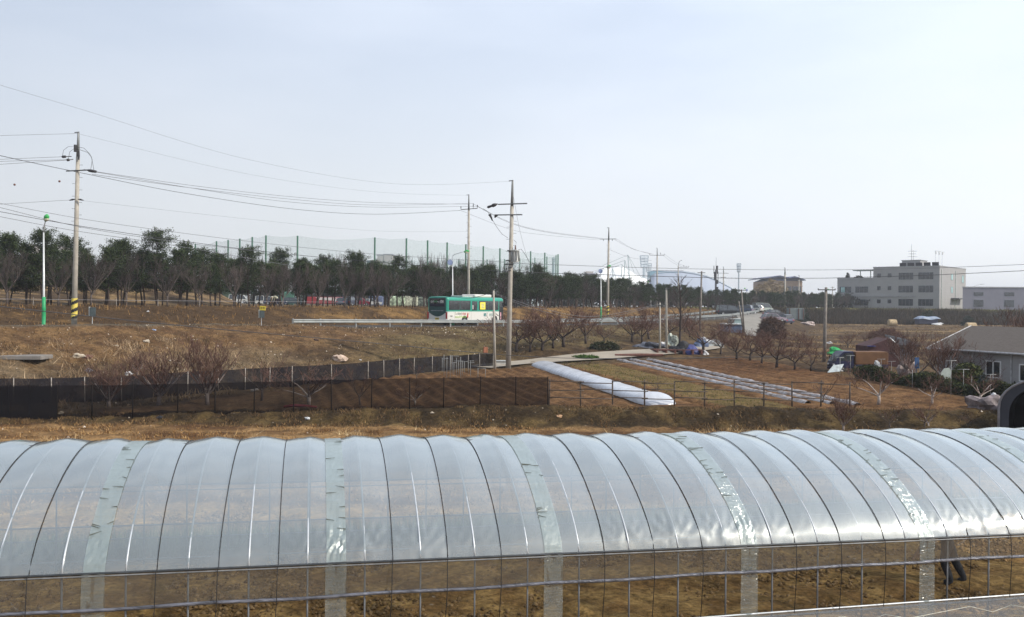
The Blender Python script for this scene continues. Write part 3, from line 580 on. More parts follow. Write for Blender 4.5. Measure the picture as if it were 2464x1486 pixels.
def pine_meshes(seed, H=6.2, base=1.9, W=1.9, dens=1.0):
    rs = np.random.RandomState(seed); rd = random.Random(seed); mb = MB(); V = []; tint = []
    lx, ly = rd.uniform(-.25, .25), rd.uniform(-.2, .2)
    ax = lambda t: Vector((lx*math.sin(t*2.3)+.1*math.sin(t*7+seed), ly*math.sin(t*2.9)+.07*math.sin(t*6+seed), H*t))
    mb.path([ax(i/9)-Vector((0, 0, .15 if i == 0 else 0)) for i in range(10)], [.105*(1-.88*i/9)+.012 for i in range(10)], 7)
    cA, cB = (.012, .021, .011), (.075, .10, .038); W *= 1.25; z = base
    while z < H*.93:
        t = (z-base)/(H-base); k = rd.randint(3, 5); a0 = rd.uniform(0, 6.28)
        reach = W*(1.02-.80*t)*(1 if t > .12 else .75)*rd.uniform(.62, 1.15)
        for i in range(k):
            if rd.random() < .18: continue
            a = a0+6.28*i/k+rd.uniform(-.35, .35); L_ = reach*rd.uniform(.5, 1.28); p0 = ax(z/H); up = .28+.5*t
            P = [p0+Vector((math.cos(a)*L_*q, math.sin(a)*L_*q, L_*(up*q**1.6-.12*math.sin(q*3)))) for q in (0, .4, .75, 1)]
            mb.path(P, [.035*(1-.5*t), .024, .015, .008], 4, cap=False)
            for q in (.45, .68, .88, 1.02):
                c = p0+(P[-1]-p0)*q+Vector((rd.uniform(-.15, .15), rd.uniform(-.15, .15), rd.uniform(-.02, .2)))
                needles(V, tint, c, .34+.08*rd.random(), int(46*dens), rs, cA, cB)
        z += rd.uniform(.30, .46)
    for i in range(7):                                # upright leading shoots, their sunlit green put into the colour
        c = ax(.95)+Vector((rd.uniform(-.45, .45), rd.uniform(-.45, .45), rd.uniform(-.7, .25)))
        for q in range(4): needles(V, tint, c+Vector((0, 0, .16*q)), .13, int(16*dens), rs, cA, (.13, .17, .06), .24, .03, 2.4)
    V = np.concatenate(V); tint = np.concatenate(tint)
    return mb.mesh('trunk', bark, True), raw_mesh('crown', V, np.arange(len(V)).reshape(-1, 3), attr_mat('grass_blades'), tint)
def two(name, label, cat, mt, mc, loc, rz=0, group=None, sc=1):
    t = thing(name, label, cat, loc, rz, group); t.scale = (sc, sc, sc) if not hasattr(sc, '__len__') else sc
    for n_, me in (('trunk', mt), ('crown', mc)):
        o = bpy.data.objects.new(n_, me); S.collection.objects.link(o); o.parent = t
    return t
PINES = [pine_meshes(s, H, b, W_) for s, H, b, W_ in ((1, 6.2, 1.8, 2.1), (2, 6.8, 1.9, 2.2), (3, 5.6, 1.7, 2.0), (4, 6.4, 2.0, 1.9), (5, 5.2, 1.6, 2.1), (6, 7.3, 2.0, 2.1))]
HT = {}; RH = {}
def hts(k): return HT[k[1].name]
def bare_meshes(seed, H=5.5, trunk=1.4, spread=.55, n1=5, lev=4, up=.5, r0=.09, mt=bark_g, mc=twig, kink=.12, wig=.25, child=(2, 4), minr=.006):
    rd = random.Random(seed); A = MB(); B = MB()
    def grow(p, d, L_, r, lv):
        k = 4; P = [p]; R = [r]; q = p.copy(); dd = d.copy()
        for i in range(k):
            dd = (dd+Vector((rd.uniform(-kink, kink), rd.uniform(-kink, kink), rd.uniform(-kink, kink)+up*.09))).normalized(); q = q+dd*L_/k; P.append(q.copy()); R.append(max(minr, r*(1-.55*(i+1)/k)))
        (A if lv >= lev-1 else B).path(P, R, 5 if lv >= lev-1 else 3, cap=False)
        if lv == 0: return
        for _ in range(rd.randint(*child)+(1 if lv == 1 else 0)):
            i = rd.randint(1, k); o = P[i]; side = Vector((rd.uniform(-1, 1), rd.uniform(-1, 1), rd.uniform(-.3, .8))); nd = (dd*(1-spread*.75)+side.normalized()*spread).normalized()
            if nd.z < -.15: nd.z *= -.3
            grow(o, nd, L_*rd.uniform(.5, .78), R[i]*.72, lv-1)
        grow(P[-1], dd, L_*rd.uniform(.5, .7), R[-1]*.9, lv-1)
    q = Vector((0, 0, -.15)); top = Vector((rd.uniform(-.08, .08), rd.uniform(-.08, .08), trunk)); A.path([q, (q+top)/2+Vector((rd.uniform(-.05, .05), 0, 0)), top], [r0*1.25, r0*1.02, r0*.92], 7)
    for i in range(n1):
        a = 6.28*i/n1+rd.uniform(-.4, .4); e = rd.uniform(.35, 1.15)*wig*4; d = Vector((math.cos(a)*e, math.sin(a)*e, 1.0)).normalized(); grow(top-Vector((0, 0, rd.uniform(0, .25)*trunk)), d, (H-trunk)*rd.uniform(.42, .55), r0*.62, lev-1)
    zs = max(q[2] for q in B.v); RH[len(RH)] = zs; m1, m2 = A.mesh('trunk', mt, True), B.mesh('crown', mc); HT[m2.name] = zs; return m1, m2
# --- belt of pines and bare trees beyond the road
def belt_D(u, s):
    return (s-66.2)/(.785*(u-1232)/F-.62)
VASE = [bare_meshes(20+i, 5.8, 1.5, .42, 6, 4, .8, .10, bark_g, twig, .10, .27, (3, 4), .009) for i in range(3)]
PEACH = [bare_meshes(30+i, 3.6, .8, .62, 4, 4, .7, .085, bark_d, twig_r, .2, .36, (3, 5), .008) for i in range(4)]
front_p = [-20, 14, 66, 105, 165, 209, 262, 293, 345, 378, 432, 447, 508, 527, 580, 600, 651, 661, 727, 731, 790, 855, 900, 912, 926, 955, 992, 1028, 1063, 1087, 1140, 1185, 1240, 1290]
front_b = [18, 219, 402, 304, 140, 480, 562, 715, 641, 766, 830, 870, 937, 1020, 1051, 1110, 1210, 680, 905]
hs = {432: 1.06, 378: 1.02, 262: .98, 293: .92, 447: 1.04, 105: .92}
n_ = 0
base = {}
def put(kind, idx, u, s, label, group, sc):
    D = belt_D(u, s); p = col_at(u, D); key = (kind, idx)
    lib = {'pine': PINES, 'bare': VASE}[kind]
    two('pine_tree' if kind == 'pine' else 'bare_tree', label, 'tree', *lib[idx], p-Vector((0, 0, .05)), random.uniform(0, 6.28), group, sc)
ordn = ['first', 'second', 'third', 'fourth', 'fifth', 'sixth', 'seventh', 'eighth', 'ninth', 'tenth', 'eleventh', 'twelfth', 'thirteenth', 'fourteenth', 'fifteenth', 'sixteenth', 'seventeenth', 'eighteenth', 'nineteenth', 'twentieth']
lp = sorted(u for u in front_p if u < 180); rp_ = sorted(u for u in front_p if 180 < u < 1000); bp_ = sorted(u for u in front_p if u >= 1000)
for i, u in enumerate(sorted(front_p)):
    if u in lp: lab = 'dark pine in the front row, %s to the left of the striped concrete pole' % ordn[len(lp)-1-lp.index(u)]
    elif u in rp_:
        k = rp_.index(u); lab = ('dark pine in the front row, %s to the right of the striped concrete pole' % ordn[k]) if k < 11 else ('dark pine in the front row, %s to the left of the green bus rear' % ordn[len(rp_)-1-k])
    else: lab = 'dark pine in the front row behind the green bus, %s from the bus rear' % ordn[bp_.index(u)]
    put('pine', (i*5+2) % 6, u, -15.5-1.2*((i*7) % 3), lab, 'front row pines beyond the road', hs.get(u, .74+.22*random.random()))
for i, u in enumerate(sorted(front_b)):
    put('bare', i % 3, u, -13.8-(i % 2), 'bare vase-shaped tree among the pines beyond the road, %s from the left' % ordn[i], 'bare trees in the roadside belt', (5.0+.9*random.random())/hts(VASE[i % 3]))
rr = random.Random(5); u = -60; k = 0
while u < 1330:
    for s in ((-21, -27, -34) if u > 1000 else (-21, -28)):
        uu = u+rr.uniform(-9, 9); put('pine', k % 6, uu, s+rr.uniform(-2, 2), 'dark pine in the rows behind the front row of the roadside belt', 'rear pines of the roadside belt', rr.uniform(.70, 1.0)); k += 1
    u += 27+8*rr.random()+(14 if u < 600 else 0)
# right hand continuation: darker mixed wood narrowing to the distance
u = 1250; k = 0
tops = [(1250, 662), (1330, 657), (1450, 668), (1520, 678), (1600, 685), (1700, 697), (1800, 700), (1900, 702), (2030, 706)]
while u < 2045:
    for row in range(3):
        uu = u+rr.uniform(-6, 6); D = min(belt_D(min(uu, 1560), -16), 210)+12*row+max(0, uu-1560)*.16+(8 if u > 1560 else 0); p = col_at(uu, D)
        tv = np.interp(uu, [a for a, b_ in tops], [b_ for a, b_ in tops]); h_ = (EYE.z+(735+(uu-1232)*.0087-tv)*D/F)-p.z; nat = (6.2, 6.8, 5.6, 6.4, 5.2, 7.3)[k % 6]
        if (k*7) % 5 < 3: two('pine_tree', 'dark pine in the dense wood between the bus and the grey office building', 'tree', *PINES[k % 6], p, rr.uniform(0, 6.28), 'pines of the dense wood', (h_/nat*rr.uniform(.86, 1.06))*np.array((1.15, 1.15, 1)))
        else: two('bare_tree', 'bare brown tree in the dense wood between the bus and the grey office building', 'tree', *VASE[k % 3], p, rr.uniform(0, 6.28), 'bare trees of the dense wood', h_/hts(VASE[k % 3])*rr.uniform(.85, 1.02))
        k += 1
    u += 17+u*.002
# tall pale bare trees behind the belt, in front of the driving range net
for i, (u, v) in enumerate([(818, 600), (838, 604), (860, 598), (880, 612), (1000, 606), (1020, 612), (1042, 600), (1060, 604), (1098, 615), (1136, 612), (1165, 622), (1185, 616), (1212, 612), (1240, 622), (1262, 628), (500, 590), (560, 590), (600, 595)]):
    D = 170; p = col_at(u, D); h_ = EYE.z+(735+(u-1232)*.0087-v)*D/F-p.z
    two('tall_bare_tree', 'tall thin bare tree rising behind the pines before the green net, %s from the left' % ordn[sorted([818, 838, 860, 880, 1000, 1020, 1042, 1060, 1098, 1136, 1165, 1185, 1212, 1240, 1262, 500, 560, 600]).index(u)], 'tree', *VASE[i % 3], p, i, 'tall bare trees behind the pines', (h_/hts(VASE[i % 3])*.62, h_/hts(VASE[i % 3])*.62, h_/hts(VASE[i % 3])))
# orchard trees on the bank between the track and the guard rail
for i, (u, v, h_, k) in enumerate([(1244, 846, 88, 0), (1275, 848, 82, 1), (1303, 845, 92, 2), (1331, 838, 82, 3), (1357, 836, 96, 0), (1410, 828, 84, 1), (1453, 824, 46, 2), (1522, 825, 86, 3), (1545, 825, 60, 0), (1562, 818, 84, 1), (1648, 800, 46, 2), (1612, 812, 60, 3)]):
    p = gnd(u, v); H = h_*p.y/F
    two('peach_tree', 'bare orchard tree on the bank above the track, %s from the grey transformer pole' % ordn[i], 'tree', *PEACH[k], p, i*1.3, 'orchard trees on the bank', (H/hts(PEACH[k])*1.6, H/hts(PEACH[k])*1.6, H/hts(PEACH[k])*1.15))
# orchard right of the blue tarpaulin
for i, (u, v, h_, k) in enumerate([(1692, 846, 84, 2), (1733, 852, 60, 1), (1772, 866, 72, 3), (1806, 868, 64, 0), (1832, 876, 72, 1), (1868, 884, 84, 2), (1912, 890, 74, 3), (1952, 892, 56, 0), (1800, 836, 40, 3), (1880, 846, 44, 1), (1925, 838, 40, 2), (2040, 838, 34, 0), (2085, 836, 40, 1), (2122, 838, 40, 3), (1660, 812, 50, 1), (1735, 818, 44, 0)]):
    p = gnd(u, v); H = h_*p.y/F
    two('peach_tree', 'bare reddish orchard tree right of the blue tarpaulin, %s counted from it' % ordn[i], 'tree', *PEACH[k], p, i*1.7+1, 'orchard trees right of the tarpaulin', (H/hts(PEACH[k])*1.6, H/hts(PEACH[k])*1.6, H/hts(PEACH[k])*1.15))
# fruit trees inside the netted plot
WH = [bare_meshes(50, 3.0, .5, .5, 6, 4, 1.2, .07, mat('greyish_bark', (.20, .165, .15), .95, var=.3, nscale=9), twig_r, .10, .20, (3, 5), .006), bare_meshes(51, 2.6, .55, .6, 5, 4, .7, .06, bark_p, twig_r, .16, .32, (2, 3), .006), bare_meshes(52, 3.0, .7, .45, 4, 3, 1.0, .05, bark_g, twig_r, .10, .25, (2, 3), .006)]
for i, (u, v, h_, k, nm) in enumerate([(262, 982, 120, 0, 'spreading bare fruit tree'), (381, 975, 145, 0, 'rounded bare fruit tree'), (500, 975, 172, 0, 'tall broom-shaped bare fruit tree'), (628, 965, 130, 2, 'thin forked bare fruit tree'), (742, 975, 110, 1, 'white-branched bare fruit tree'), (868, 978, 106, 2, 'low twiggy bare fruit tree'), (946, 905, 60, 2, 'small dark bare fruit tree'), (998, 975, 60, 1, 'tiny bare sapling'), (1004, 915, 50, 2, 'small reddish sapling'), (120, 955, 55, 1, 'short spreading bare shrub'), (330, 905, 60, 0, 'small pale fruit tree'), (560, 900, 55, 2, 'slight bare sapling')]):
    p = gnd(u, v); H = h_*p.y/F; wf = {742: 1.15, 500: .78, 868: .9}.get(u, 1.0)
    two('fruit_tree', '%s inside the black net enclosure' % nm, 'tree', *WH[k], p, i*2.1, 'fruit trees in the netted plot', (H/hts(WH[k])*wf*(1.6, 1.7, 1.25)[k], H/hts(WH[k])*wf*(1.6, 1.7, 1.25)[k], H/hts(WH[k])))
# saplings along the right side: near the pipe fence, hedge and polytunnel
for i, (u, v, h_, k, nm) in enumerate([(1978, 970, 78, 2, 'thin'), (2113, 972, 112, 1, 'forked'), (2242, 972, 84, 1, 'low spreading'), (2362, 968, 88, 1, 'white-barked'), (1580, 948, 50, 2, 'very small'), (2030, 1038, 90, 0, 'bushy'), (2140, 1034, 70, 2, 'slender'), (2222, 1034, 80, 2, 'leaning'), (2232, 1032, 64, 1, 'twiggy'), (2330, 1034, 44, 2, 'short'), (2200, 930, 120, 2, 'tall grey'), (2262, 925, 130, 0, 'broad brown'), (2316, 925, 104, 1, 'crooked dark'), (2180, 905, 110, 0, 'dense twiggy'), (2450, 800, 70, 0, 'broad grey')]):
    p = gnd(u, v) if u < 2440 else at(2470, 790, 70); p.z = T(p.x, p.y); H = h_*p.y/F if u < 2440 else 5.2
    two('young_tree', '%s bare young tree %s' % (nm, 'standing in front of the white cabin' if v < 940 else ('at the edge of the tilled plot' if v < 1000 else 'in the dry grass behind the polytunnel')), 'tree', *WH[k], p, i*1.9, 'young bare trees at the right', (H/hts(WH[k])*1.45, H/hts(WH[k])*1.45, H/hts(WH[k])))
# lone poplar beside the brown racks
rd = random.Random(9); A_m = MB(); B_m = MB(); ax_ = lambda z: Vector((.12*math.sin(z*.7), .08*math.sin(z), z)); A_m.path([ax_(z) for z in (-.2, 1, 2, 3, 4, 5, 6, 6.6)], [.13, .12, .105, .09, .07, .05, .03, .015], 7)
for i in range(34):
    z = 1.5+4.9*(i/34)**.9; a = i*2.4; L_ = rd.uniform(.6, 1.5)*(1.15-z/8); d = Vector((math.cos(a), math.sin(a), rd.uniform(.5, 1.1))); p0 = ax_(z); P_ = [p0, p0+d*L_*.5, p0+d*L_+Vector((0, 0, .2))]; B_m.path(P_, [.03, .02, .01], 4)
    for j in range(5): q_ = P_[1].lerp(P_[2], rd.random()); e_ = (d+Vector((rd.uniform(-.8, .8), rd.uniform(-.8, .8), rd.uniform(0, .8))))*rd.uniform(.2, .5); B_m.path([q_, q_+e_], [.013, .008], 3)
pm_ = (A_m.mesh('trunk', bark_d, True), B_m.mesh('crown', twig)); HT[pm_[1].name] = 7.1; q = gnd(1635, 849)
two('poplar', 'tall thin bare tree rising behind the brown wooden rack by the track', 'tree', *pm_, q, .5, None, (1, 1, 1.02))
# bushes
def leafy(name, label, cat, c, r, n_, cA, cB, L=.14, W=.05, seed=1, group=None):
    rs = np.random.RandomState(seed); V = []; tint = []; c0 = Vector(c); t = thing(name, label, cat, c0, 0, group)
    for i in range(n_//20):
        a = rs.normal(size=3); a /= np.linalg.norm(a); a[2] = abs(a[2]); q = a*np.array(r)*(.55+.45*rs.rand()**.5); needles(V, tint, q, .13*max(r)**.3, 20, rs, cA, cB, L, W, .8)
    V = np.concatenate(V); tint = np.concatenate(tint); o = bpy.data.objects.new('foliage', raw_mesh('foliage', V, np.arange(len(V)).reshape(-1, 3), attr_mat('grass_blades'), tint)); S.collection.objects.link(o); o.parent = t
    mb = MB(); rd = random.Random(seed)
    for i in range(5): a = rd.uniform(0, 6.28); mb.path([(0, 0, -.1), (math.cos(a)*r[0]*.2, math.sin(a)*r[1]*.2, r[2]*.4), (math.cos(a)*r[0]*.5, math.sin(a)*r[1]*.5, r[2]*.8)], [.03, .02, .01], 4)
    mb.build('stem', bark_d, t); return t
def hedge(name, label, P, h_, wd, n_, cA, cB, seed):
    rs = np.random.RandomState(seed); V = []; tint = []
    for i in range(n_//14):
        k = rs.randint(0, len(P)-1); t = rs.rand(); a = P[k].lerp(P[k+1], t); q = (a.x+rs.uniform(-wd, wd), a.y+rs.uniform(-wd, wd), T(a.x, a.y)+h_*rs.rand()**.7*(.85+.3*math.sin(a.y*1.3)))
        needles(V, tint, q, .16, 14, rs, cA, cB, .13, .05, .8)
    V = np.concatenate(V); tint = np.concatenate(tint); o = bpy.data.objects.new(name, raw_mesh(name, V, np.arange(len(V)).reshape(-1, 3), attr_mat('grass_blades'), tint)); S.collection.objects.link(o); return tag(o, label, 'hedge')
hp = [gnd(2065, 912), gnd(2150, 925), gnd(2230, 938), gnd(2320, 950), gnd(2440, 968)]
hedge('hedge', 'low dark green hedge running along the edge of the tilled plot before the white cabin', hp, .85, .3, 26000, (.018, .026, .012), (.085, .10, .035), 3)
q = gnd(2352, 945); leafy('round_shrub', 'rounded dark green evergreen shrub under the cabin window', 'shrub', q+Vector((0, 1.2, .1)), (1.05, 1.0, 1.55), 9000, (.02, .028, .012), (.12, .13, .035), seed=4)
q = gnd(2400, 950); leafy('blue_green_shrub', 'small blue-green shrub right of the rounded shrub', 'shrub', q+Vector((-.2, 1.4, .1)), (.5, .5, .9), 2600, (.02, .03, .03), (.10, .13, .12), seed=5)
q = gnd(1856, 815); leafy('brown_bush', 'large round brown leafless bush beside the upper track', 'bush', q, (1.6, 1.5, 2.5), 11000, (.08, .05, .042), (.21, .135, .10), .6, .035, 6)
for i, (u, D, r, h_) in enumerate([(1928, 205, 1.9, 3.2), (2233, 206, 2.0, 3.4), (2330, 200, 1.5, 2.2)]):
    q = col_at(u, D); leafy('evergreen_bush', 'dark evergreen bush at the foot of the embankment, %s from the left' % ordn[i], 'bush', q, (r, r, h_), 2600, (.02, .03, .018), (.06, .075, .04), .3, .1, 7+i, 'evergreen bushes on the embankment')
q = gnd(2135, 815); leafy('red_brown_bush', 'reddish brown bush in the paddies left of the cabin roof', 'bush', q-Vector((0, 0, .3)), (2.6, 2.0, 1.7), 3400, (.08, .04, .03), (.22, .11, .07), .6, .03, 10)
q = gnd(1570, 826); leafy('dark_low_bush', 'low dark green bush at the foot of the orchard bank', 'bush', gnd(1455, 842), (1.4, .8, .7), 2200, (.02, .025, .015), (.07, .08, .04), .15, .05, 11)
q = at(1262, 670, 230); q.z = T(q.x, q.y)
for i, (u, D, v0) in enumerate([(1838, 330, 682), (1856, 335, 674), (1872, 340, 680)]):
    p = col_at(u, D); h_ = EYE.z+(741-v0)*D/F-p.z
    leafy('willow_tree', 'pale yellow-brown willow before the blue roofed building, %s from the left' % ordn[i], 'tree', p, (5.4, 5, h_), 5200, (.20, .15, .09), (.42, .32, .18), 1.1, .12, 20+i, 'willows by the blue roofed building')
# ------------------------------------------------------------------ net fences, pipe fence, guard rail, driving range
net_near = net_mat('black_shade_net', (.010, .008, .009), .74); net_far = net_mat('dark_shade_net', (.020, .019, .023), .93); net_dense = net_mat('double_shade_net', (.012, .011, .013), .90)
post_m = mat('fence_post', (.30, .27, .24), .7, .2, var=.3, nscale=7); post_d = mat('dark_post', (.012, .010, .010), .95, var=.3, spec=.05); rail_m = mat('rusty_pipe', (.085, .065, .052), .8, .1, var=.35, nscale=5)
def net_fence(name, label, us, D_of, h_of, m, mp_, z_of=None, lean=0, r=.03, n_sub=5, sag=.03):
    P = [col_at(u, D_of(u)) for u in us]; t = thing(name, label, 'fence', P[len(P)//2]); c = P[len(P)//2]
    for i, (u, p) in enumerate(zip(us, P)):
        a = random.uniform(-.03, .03); MB().tube(p-c-Vector((0, .05, .2)), p-c+Vector((a, -.05, h_of(u)+.03)), r, r*.9, 6).build('post', mp_, t, True)
    mb = MB(); k = 0
    for i in range(len(P)-1):
        def fn(a, b_, i=i):
            q = P[i].lerp(P[i+1], a)-c; h_ = h_of(us[i])*(1-a)+h_of(us[i+1])*a; zz = T(q.x+c.x, q.y+c.y)-c.z
            return (q.x, q.y+.02*math.sin(a*9+b_*4+i), zz-.05+(h_-sag*math.sin(math.pi*a)*(1 if i % 2 else .5)+.05)*b_)
        mb.grid(9, 6, fn)
    mb.build('net', m, t, True); return t, P, c
near_u = [-60, -15, 21, 72, 138, 223, 320, 428, 517.5, 612, 707, 798, 894, 986, 1067, 1155, 1241, 1318]
Dn = lambda u: 44.6+(.9*(u-660)/660)
nf, NP, nc_ = net_fence('near_net_fence', 'low see-through black net fence along the front of the fruit tree plot', near_u, Dn, lambda u: 1.62-.16*(u/1320), net_near, post_d)
mb = MB(); mb.grid(30, 4, lambda a, b_: (lambda p: (p.x-nc_.x, p.y-nc_.y-.05, p.z-nc_.z+1.58*b_-.02))(col_at(-60+198*a, Dn(0)))); o = mb.build('net', net_dense, nf, True, 'doubled opaque stretch of the black net')
far_pts = [(-40, 976, 64), (33, 975, 63), (125, 973, 62), (205, 969, 60), (293, 965, 59), (380, 956, 57), (452, 950, 55), (526, 943, 52), (590, 938, 50), (649, 934, 49), (703, 931, 48.5), (798, 924, 46), (886, 914, 43), (924, 910, 42), (962, 905, 41), (996, 902, 40), (1040, 897, 38), (1085, 892, 36), (1126, 889, 35), (1154, 887, 35), (1186, 885, 34)]
FP = [gnd(u, v) for u, v, h_ in far_pts]; fu = [a[0] for a in far_pts]; fd = [p.y for p in FP]; fh = [h_*p.y/F for (u, v, h_), p in zip(far_pts, FP)]
ff, FPP, fc_ = net_fence('rear_net_fence', 'long black net fence on pale posts along the back of the fruit tree plot', fu, lambda u: float(np.interp(u, fu, fd)), lambda u: float(np.interp(u, fu, fh)), net_far, post_m)
# pipe fence
pu = [1321, 1397, 1474, 1551, 1623, 1695, 1767, 1838, 1906, 1975, 2045]
PP = [col_at(u, 45.6+.5*(u-1321)/700) for u in pu]; pf = thing('pipe_fence', 'rusty pipe rail fence without net in front of the tilled plots', 'fence', PP[4])
for i, p in enumerate(PP): MB().tube(p-PP[4]-Vector((0, 0, .2)), p-PP[4]+Vector((random.uniform(-.03, .03), 0, (1.36, 1.27, 1.30)[i % 3])), .042, .040, 7).build('post', rail_m, pf, True)
for i in range(len(PP)-1):
    for hh_ in (1.22, .82, .40):
        if i == len(PP)-2 and hh_ < 1.0: continue
        a = PP[i]-PP[4]; b_ = PP[i+1]-PP[4]; j = .05*math.sin(i*3+hh_*7); ov = (b_-a)*.10
        MB().tube(a-ov*(i % 2)+Vector((0, -.04, hh_+j)), b_+ov*((i+1) % 2)+Vector((0, -.04, hh_+j-.03)), .027, None, 6).build('rail', rail_m, pf, True)
# guard rail along the low side of the road
gal = mat('galvanised_steel', (.28, .30, .295), .45, .45, var=.15, nscale=1.5); gal_d = mat('rail_post_steel', (.26, .27, .265), .55, .3, var=.2, nscale=3)
def road_pt(y, off):
    for a, b_ in zip(ROADP[:-1], ROADP[1:]):
        if a[1] <= y <= b_[1]:
            t = (y-a[1])/(b_[1]-a[1]); d = (b_-a)[:2]; d = d/np.linalg.norm(d); return Vector((a[0]+(b_[0]-a[0])*t+d[1]*off, y-d[0]*off, a[2]+(b_[2]-a[2])*t)), Vector((d[0], d[1], 0))
def guard(label, y0, y1, off, step, face=1):
    ys = list(np.arange(y0, y1, .8)); P = [road_pt(y, off) for y in ys]; c = P[0][0]; gr = thing('guard_rail', label, 'guard rail', c)
    prof = [(0, .36), (.035, .38), (.055, .44), (.02, .50), (-.0, .53), (.02, .56), (.055, .62), (.035, .68), (0, .70)]
    mb = MB(); n = len(prof)
    vs = [(p.x-c.x+d.y*a*face, p.y-c.y-d.x*a*face, p.z-c.z+z+.06) for p, d in P for a, z in prof]
    mb.add(vs, [(i*n+j, i*n+j+1, (i+1)*n+j+1, (i+1)*n+j) for i in range(len(P)-1) for j in range(n-1)]); mb.build('beam', gal, gr, True)
    k = 0
    while k < len(P):
        p, d = P[int(k)]; MB().box((p.x-c.x-.09*d.y*face, p.y-c.y+.09*d.x*face, p.z-c.z+.32), (.14, .11, 1.0), math.atan2(d.y, d.x)).build('post', gal_d, gr); k += step/.8*.79
    return gr
guard('long galvanised guard rail in front of the green bus along the near road edge', 79.6, 176, 3.0, 4.0)
guard('galvanised guard rail on the far side of the road, seen behind the orchard trees', 118, 205, -4.6, 4.0, -1)
# driving range: green posts and a fine green net
gp = mat('green_post_paint', (.018, .095, .05), .55, var=.15); rnet = net_mat('green_range_net', (.09, .24, .17), .17); rnet2 = net_mat('green_range_net_back', (.09, .24, .17), .13)
fr_ = [(470, 587), (521, 581), (549, 578), (577, 575), (607, 571), (640, 567), (716, 568), (902, 572), (978, 574), (1029, 579), (1076, 584), (1121, 588.5), (1163, 593), (1203, 598), (1277, 605.4), (1311, 608.7), (1343, 612.5)]
bk_ = [(1343, 612.5), (1338, 615), (1316, 618), (1287, 621), (1251, 622.5), (1214, 624), (1172, 625), (1104, 625), (1038, 625), (991, 627), (946, 627), (852, 626)]
cR = at(902, 735, 250); cR.z = 5.6; rng_t = thing('driving_range_net', 'tall green driving range netting on green posts beyond the pine belt', 'netting', cR)
def rng_side(L_, m, rr_):
    T_ = []
    for u, v in L_: D = 20*F/(732.5+(u-1232)*.0087-v); T_.append(at(u, v, D))
    for q in T_: MB().tube((q.x-cR.x, q.y-cR.y, 0), q-cR, rr_*1.15, rr_, 8).build('post', gp, rng_t, True)
    mb = MB()
    for a, b_ in zip(T_[:-1], T_[1:]):
        mb.grid(7, 5, lambda s, t: (lambda q: (q.x-cR.x, q.y-cR.y, (q.z-cR.z-1.0*math.sin(math.pi*s)*min(1, (b_-a).length/25))*t))(a.lerp(b_, s)))
    mb.build('net', m, rng_t, True)
rng_side(fr_, rnet, .26); rng_side(bk_, rnet2, .22)
# thin wire fence along the top of the left bank
wf = []; 
for u in range(-20, 860, 50): D = belt_D(u, -12.0); p = col_at(u, D); wf.append(p+Vector((0, 0, .12+.9*0)))
c = wf[0]; wt = thing('wire_fence', 'thin low wire fence along the top of the bank in front of the pines', 'fence', c)
mb = MB(); mb.path([p-c+Vector((0, 0, .45)) for p in wf], .02, 3); mb.build('wire', mat('fence_wire', (.35, .34, .34), .6, .3), wt)
for p in wf[::2]: MB().tube(p-c-Vector((0, 0, .3)), p-c+Vector((0, 0, .62)), .025, None, 5).build('post', post_m, wt)
# film tunnel over a bed, and the mulched ridges
tun = mat('white_tunnel_film', (.48, .50, .54), .22, var=.06, nscale=2, bump=.6, bscale=5, spec=.6, stretch=(1, .5, 1))
A_ = gnd(1300, 879); B_ = gnd(1599, 976)
def tube_film(a, b_, w_, h_, name, label, m, n_=70):
    d = (b_-a); L_ = d.length; d.normalize(); sd_ = Vector((d.y, -d.x, 0)).normalized(); mb = MB()
    def fn(i, j):
        t = j; p = a+d*L_*t; e = min(1, (t*L_/.9+.02))**.5*min(1, ((1-t)*L_/1.3+.0))**.5; ang = math.pi*i; k = (1+.02*math.sin(t*L_*3.1+5*i)+.015*math.sin(t*L_*11+9*i))*(1+.3*sm((t-.86)/.1))
        rr_ = e*k; return (p.x-a.x+sd_.x*math.cos(ang)*w_*rr_**.4, p.y-a.y+sd_.y*math.cos(ang)*w_*rr_**.4, T(p.x, p.y)-a.z-.04+math.sin(ang)**.8*h_*rr_)
    mb.grid(15, n_*3, fn); o = mb.build(name, m, None, True); o.location = a; tag(o, label, 'plastic tunnel'); return o
tube_film(A_, B_, .95, .44, 'row_tunnel', 'long low white plastic tunnel lying across the tilled plots', tun)
mul = mat('silver_mulch_film', (.40, .39, .40), .45, var=.35, nscale=3, bump=1.0, bscale=7, spec=.5, col2=(.20, .15, .12))
for i, (ua, va, ub, vb) in enumerate([(1488, 867, 1945, 972), (1520, 866, 2005, 974), (1560, 866, 2065, 976)]):
    a = gnd(ua, va); b_ = gnd(ub, vb); d = b_-a; L_ = d.length; d.normalize(); sd_ = Vector((d.y, -d.x, 0)).normalized(); mb = MB(); rn = random.Random(i)
    ph = [rn.uniform(0, 6) for _ in range(4)]
    def fn(s, t):
        p = a+d*L_*t; wv = .05*math.sin(t*L_*4+ph[0])+.04*math.sin(t*L_*9+ph[1]); q = p+sd_*((s-.5)*.42+wv*.45)
        hgt = .14*max(0, 1-((s-.5)*2)**2)**.6*(1+.16*math.sin(t*L_*2.9+ph[2]+s*4)+.14*math.sin(t*L_*7.7+ph[3]+s*5)*math.sin(t*L_*1.3)); return (q.x-a.x, q.y-a.y, T(q.x, q.y)-a.z+.0+hgt)
    mb.grid(9, 260, fn); o = mb.build('mulched_ridge', mul, None, True); o.location = a; tag(o, ['left', 'middle', 'right'][i]+'most of three silver plastic mulched ridges in the tilled plots' if i != 1 else 'middle one of three silver plastic mulched ridges in the tilled plots', 'mulched ridge', 'silver mulched ridges')
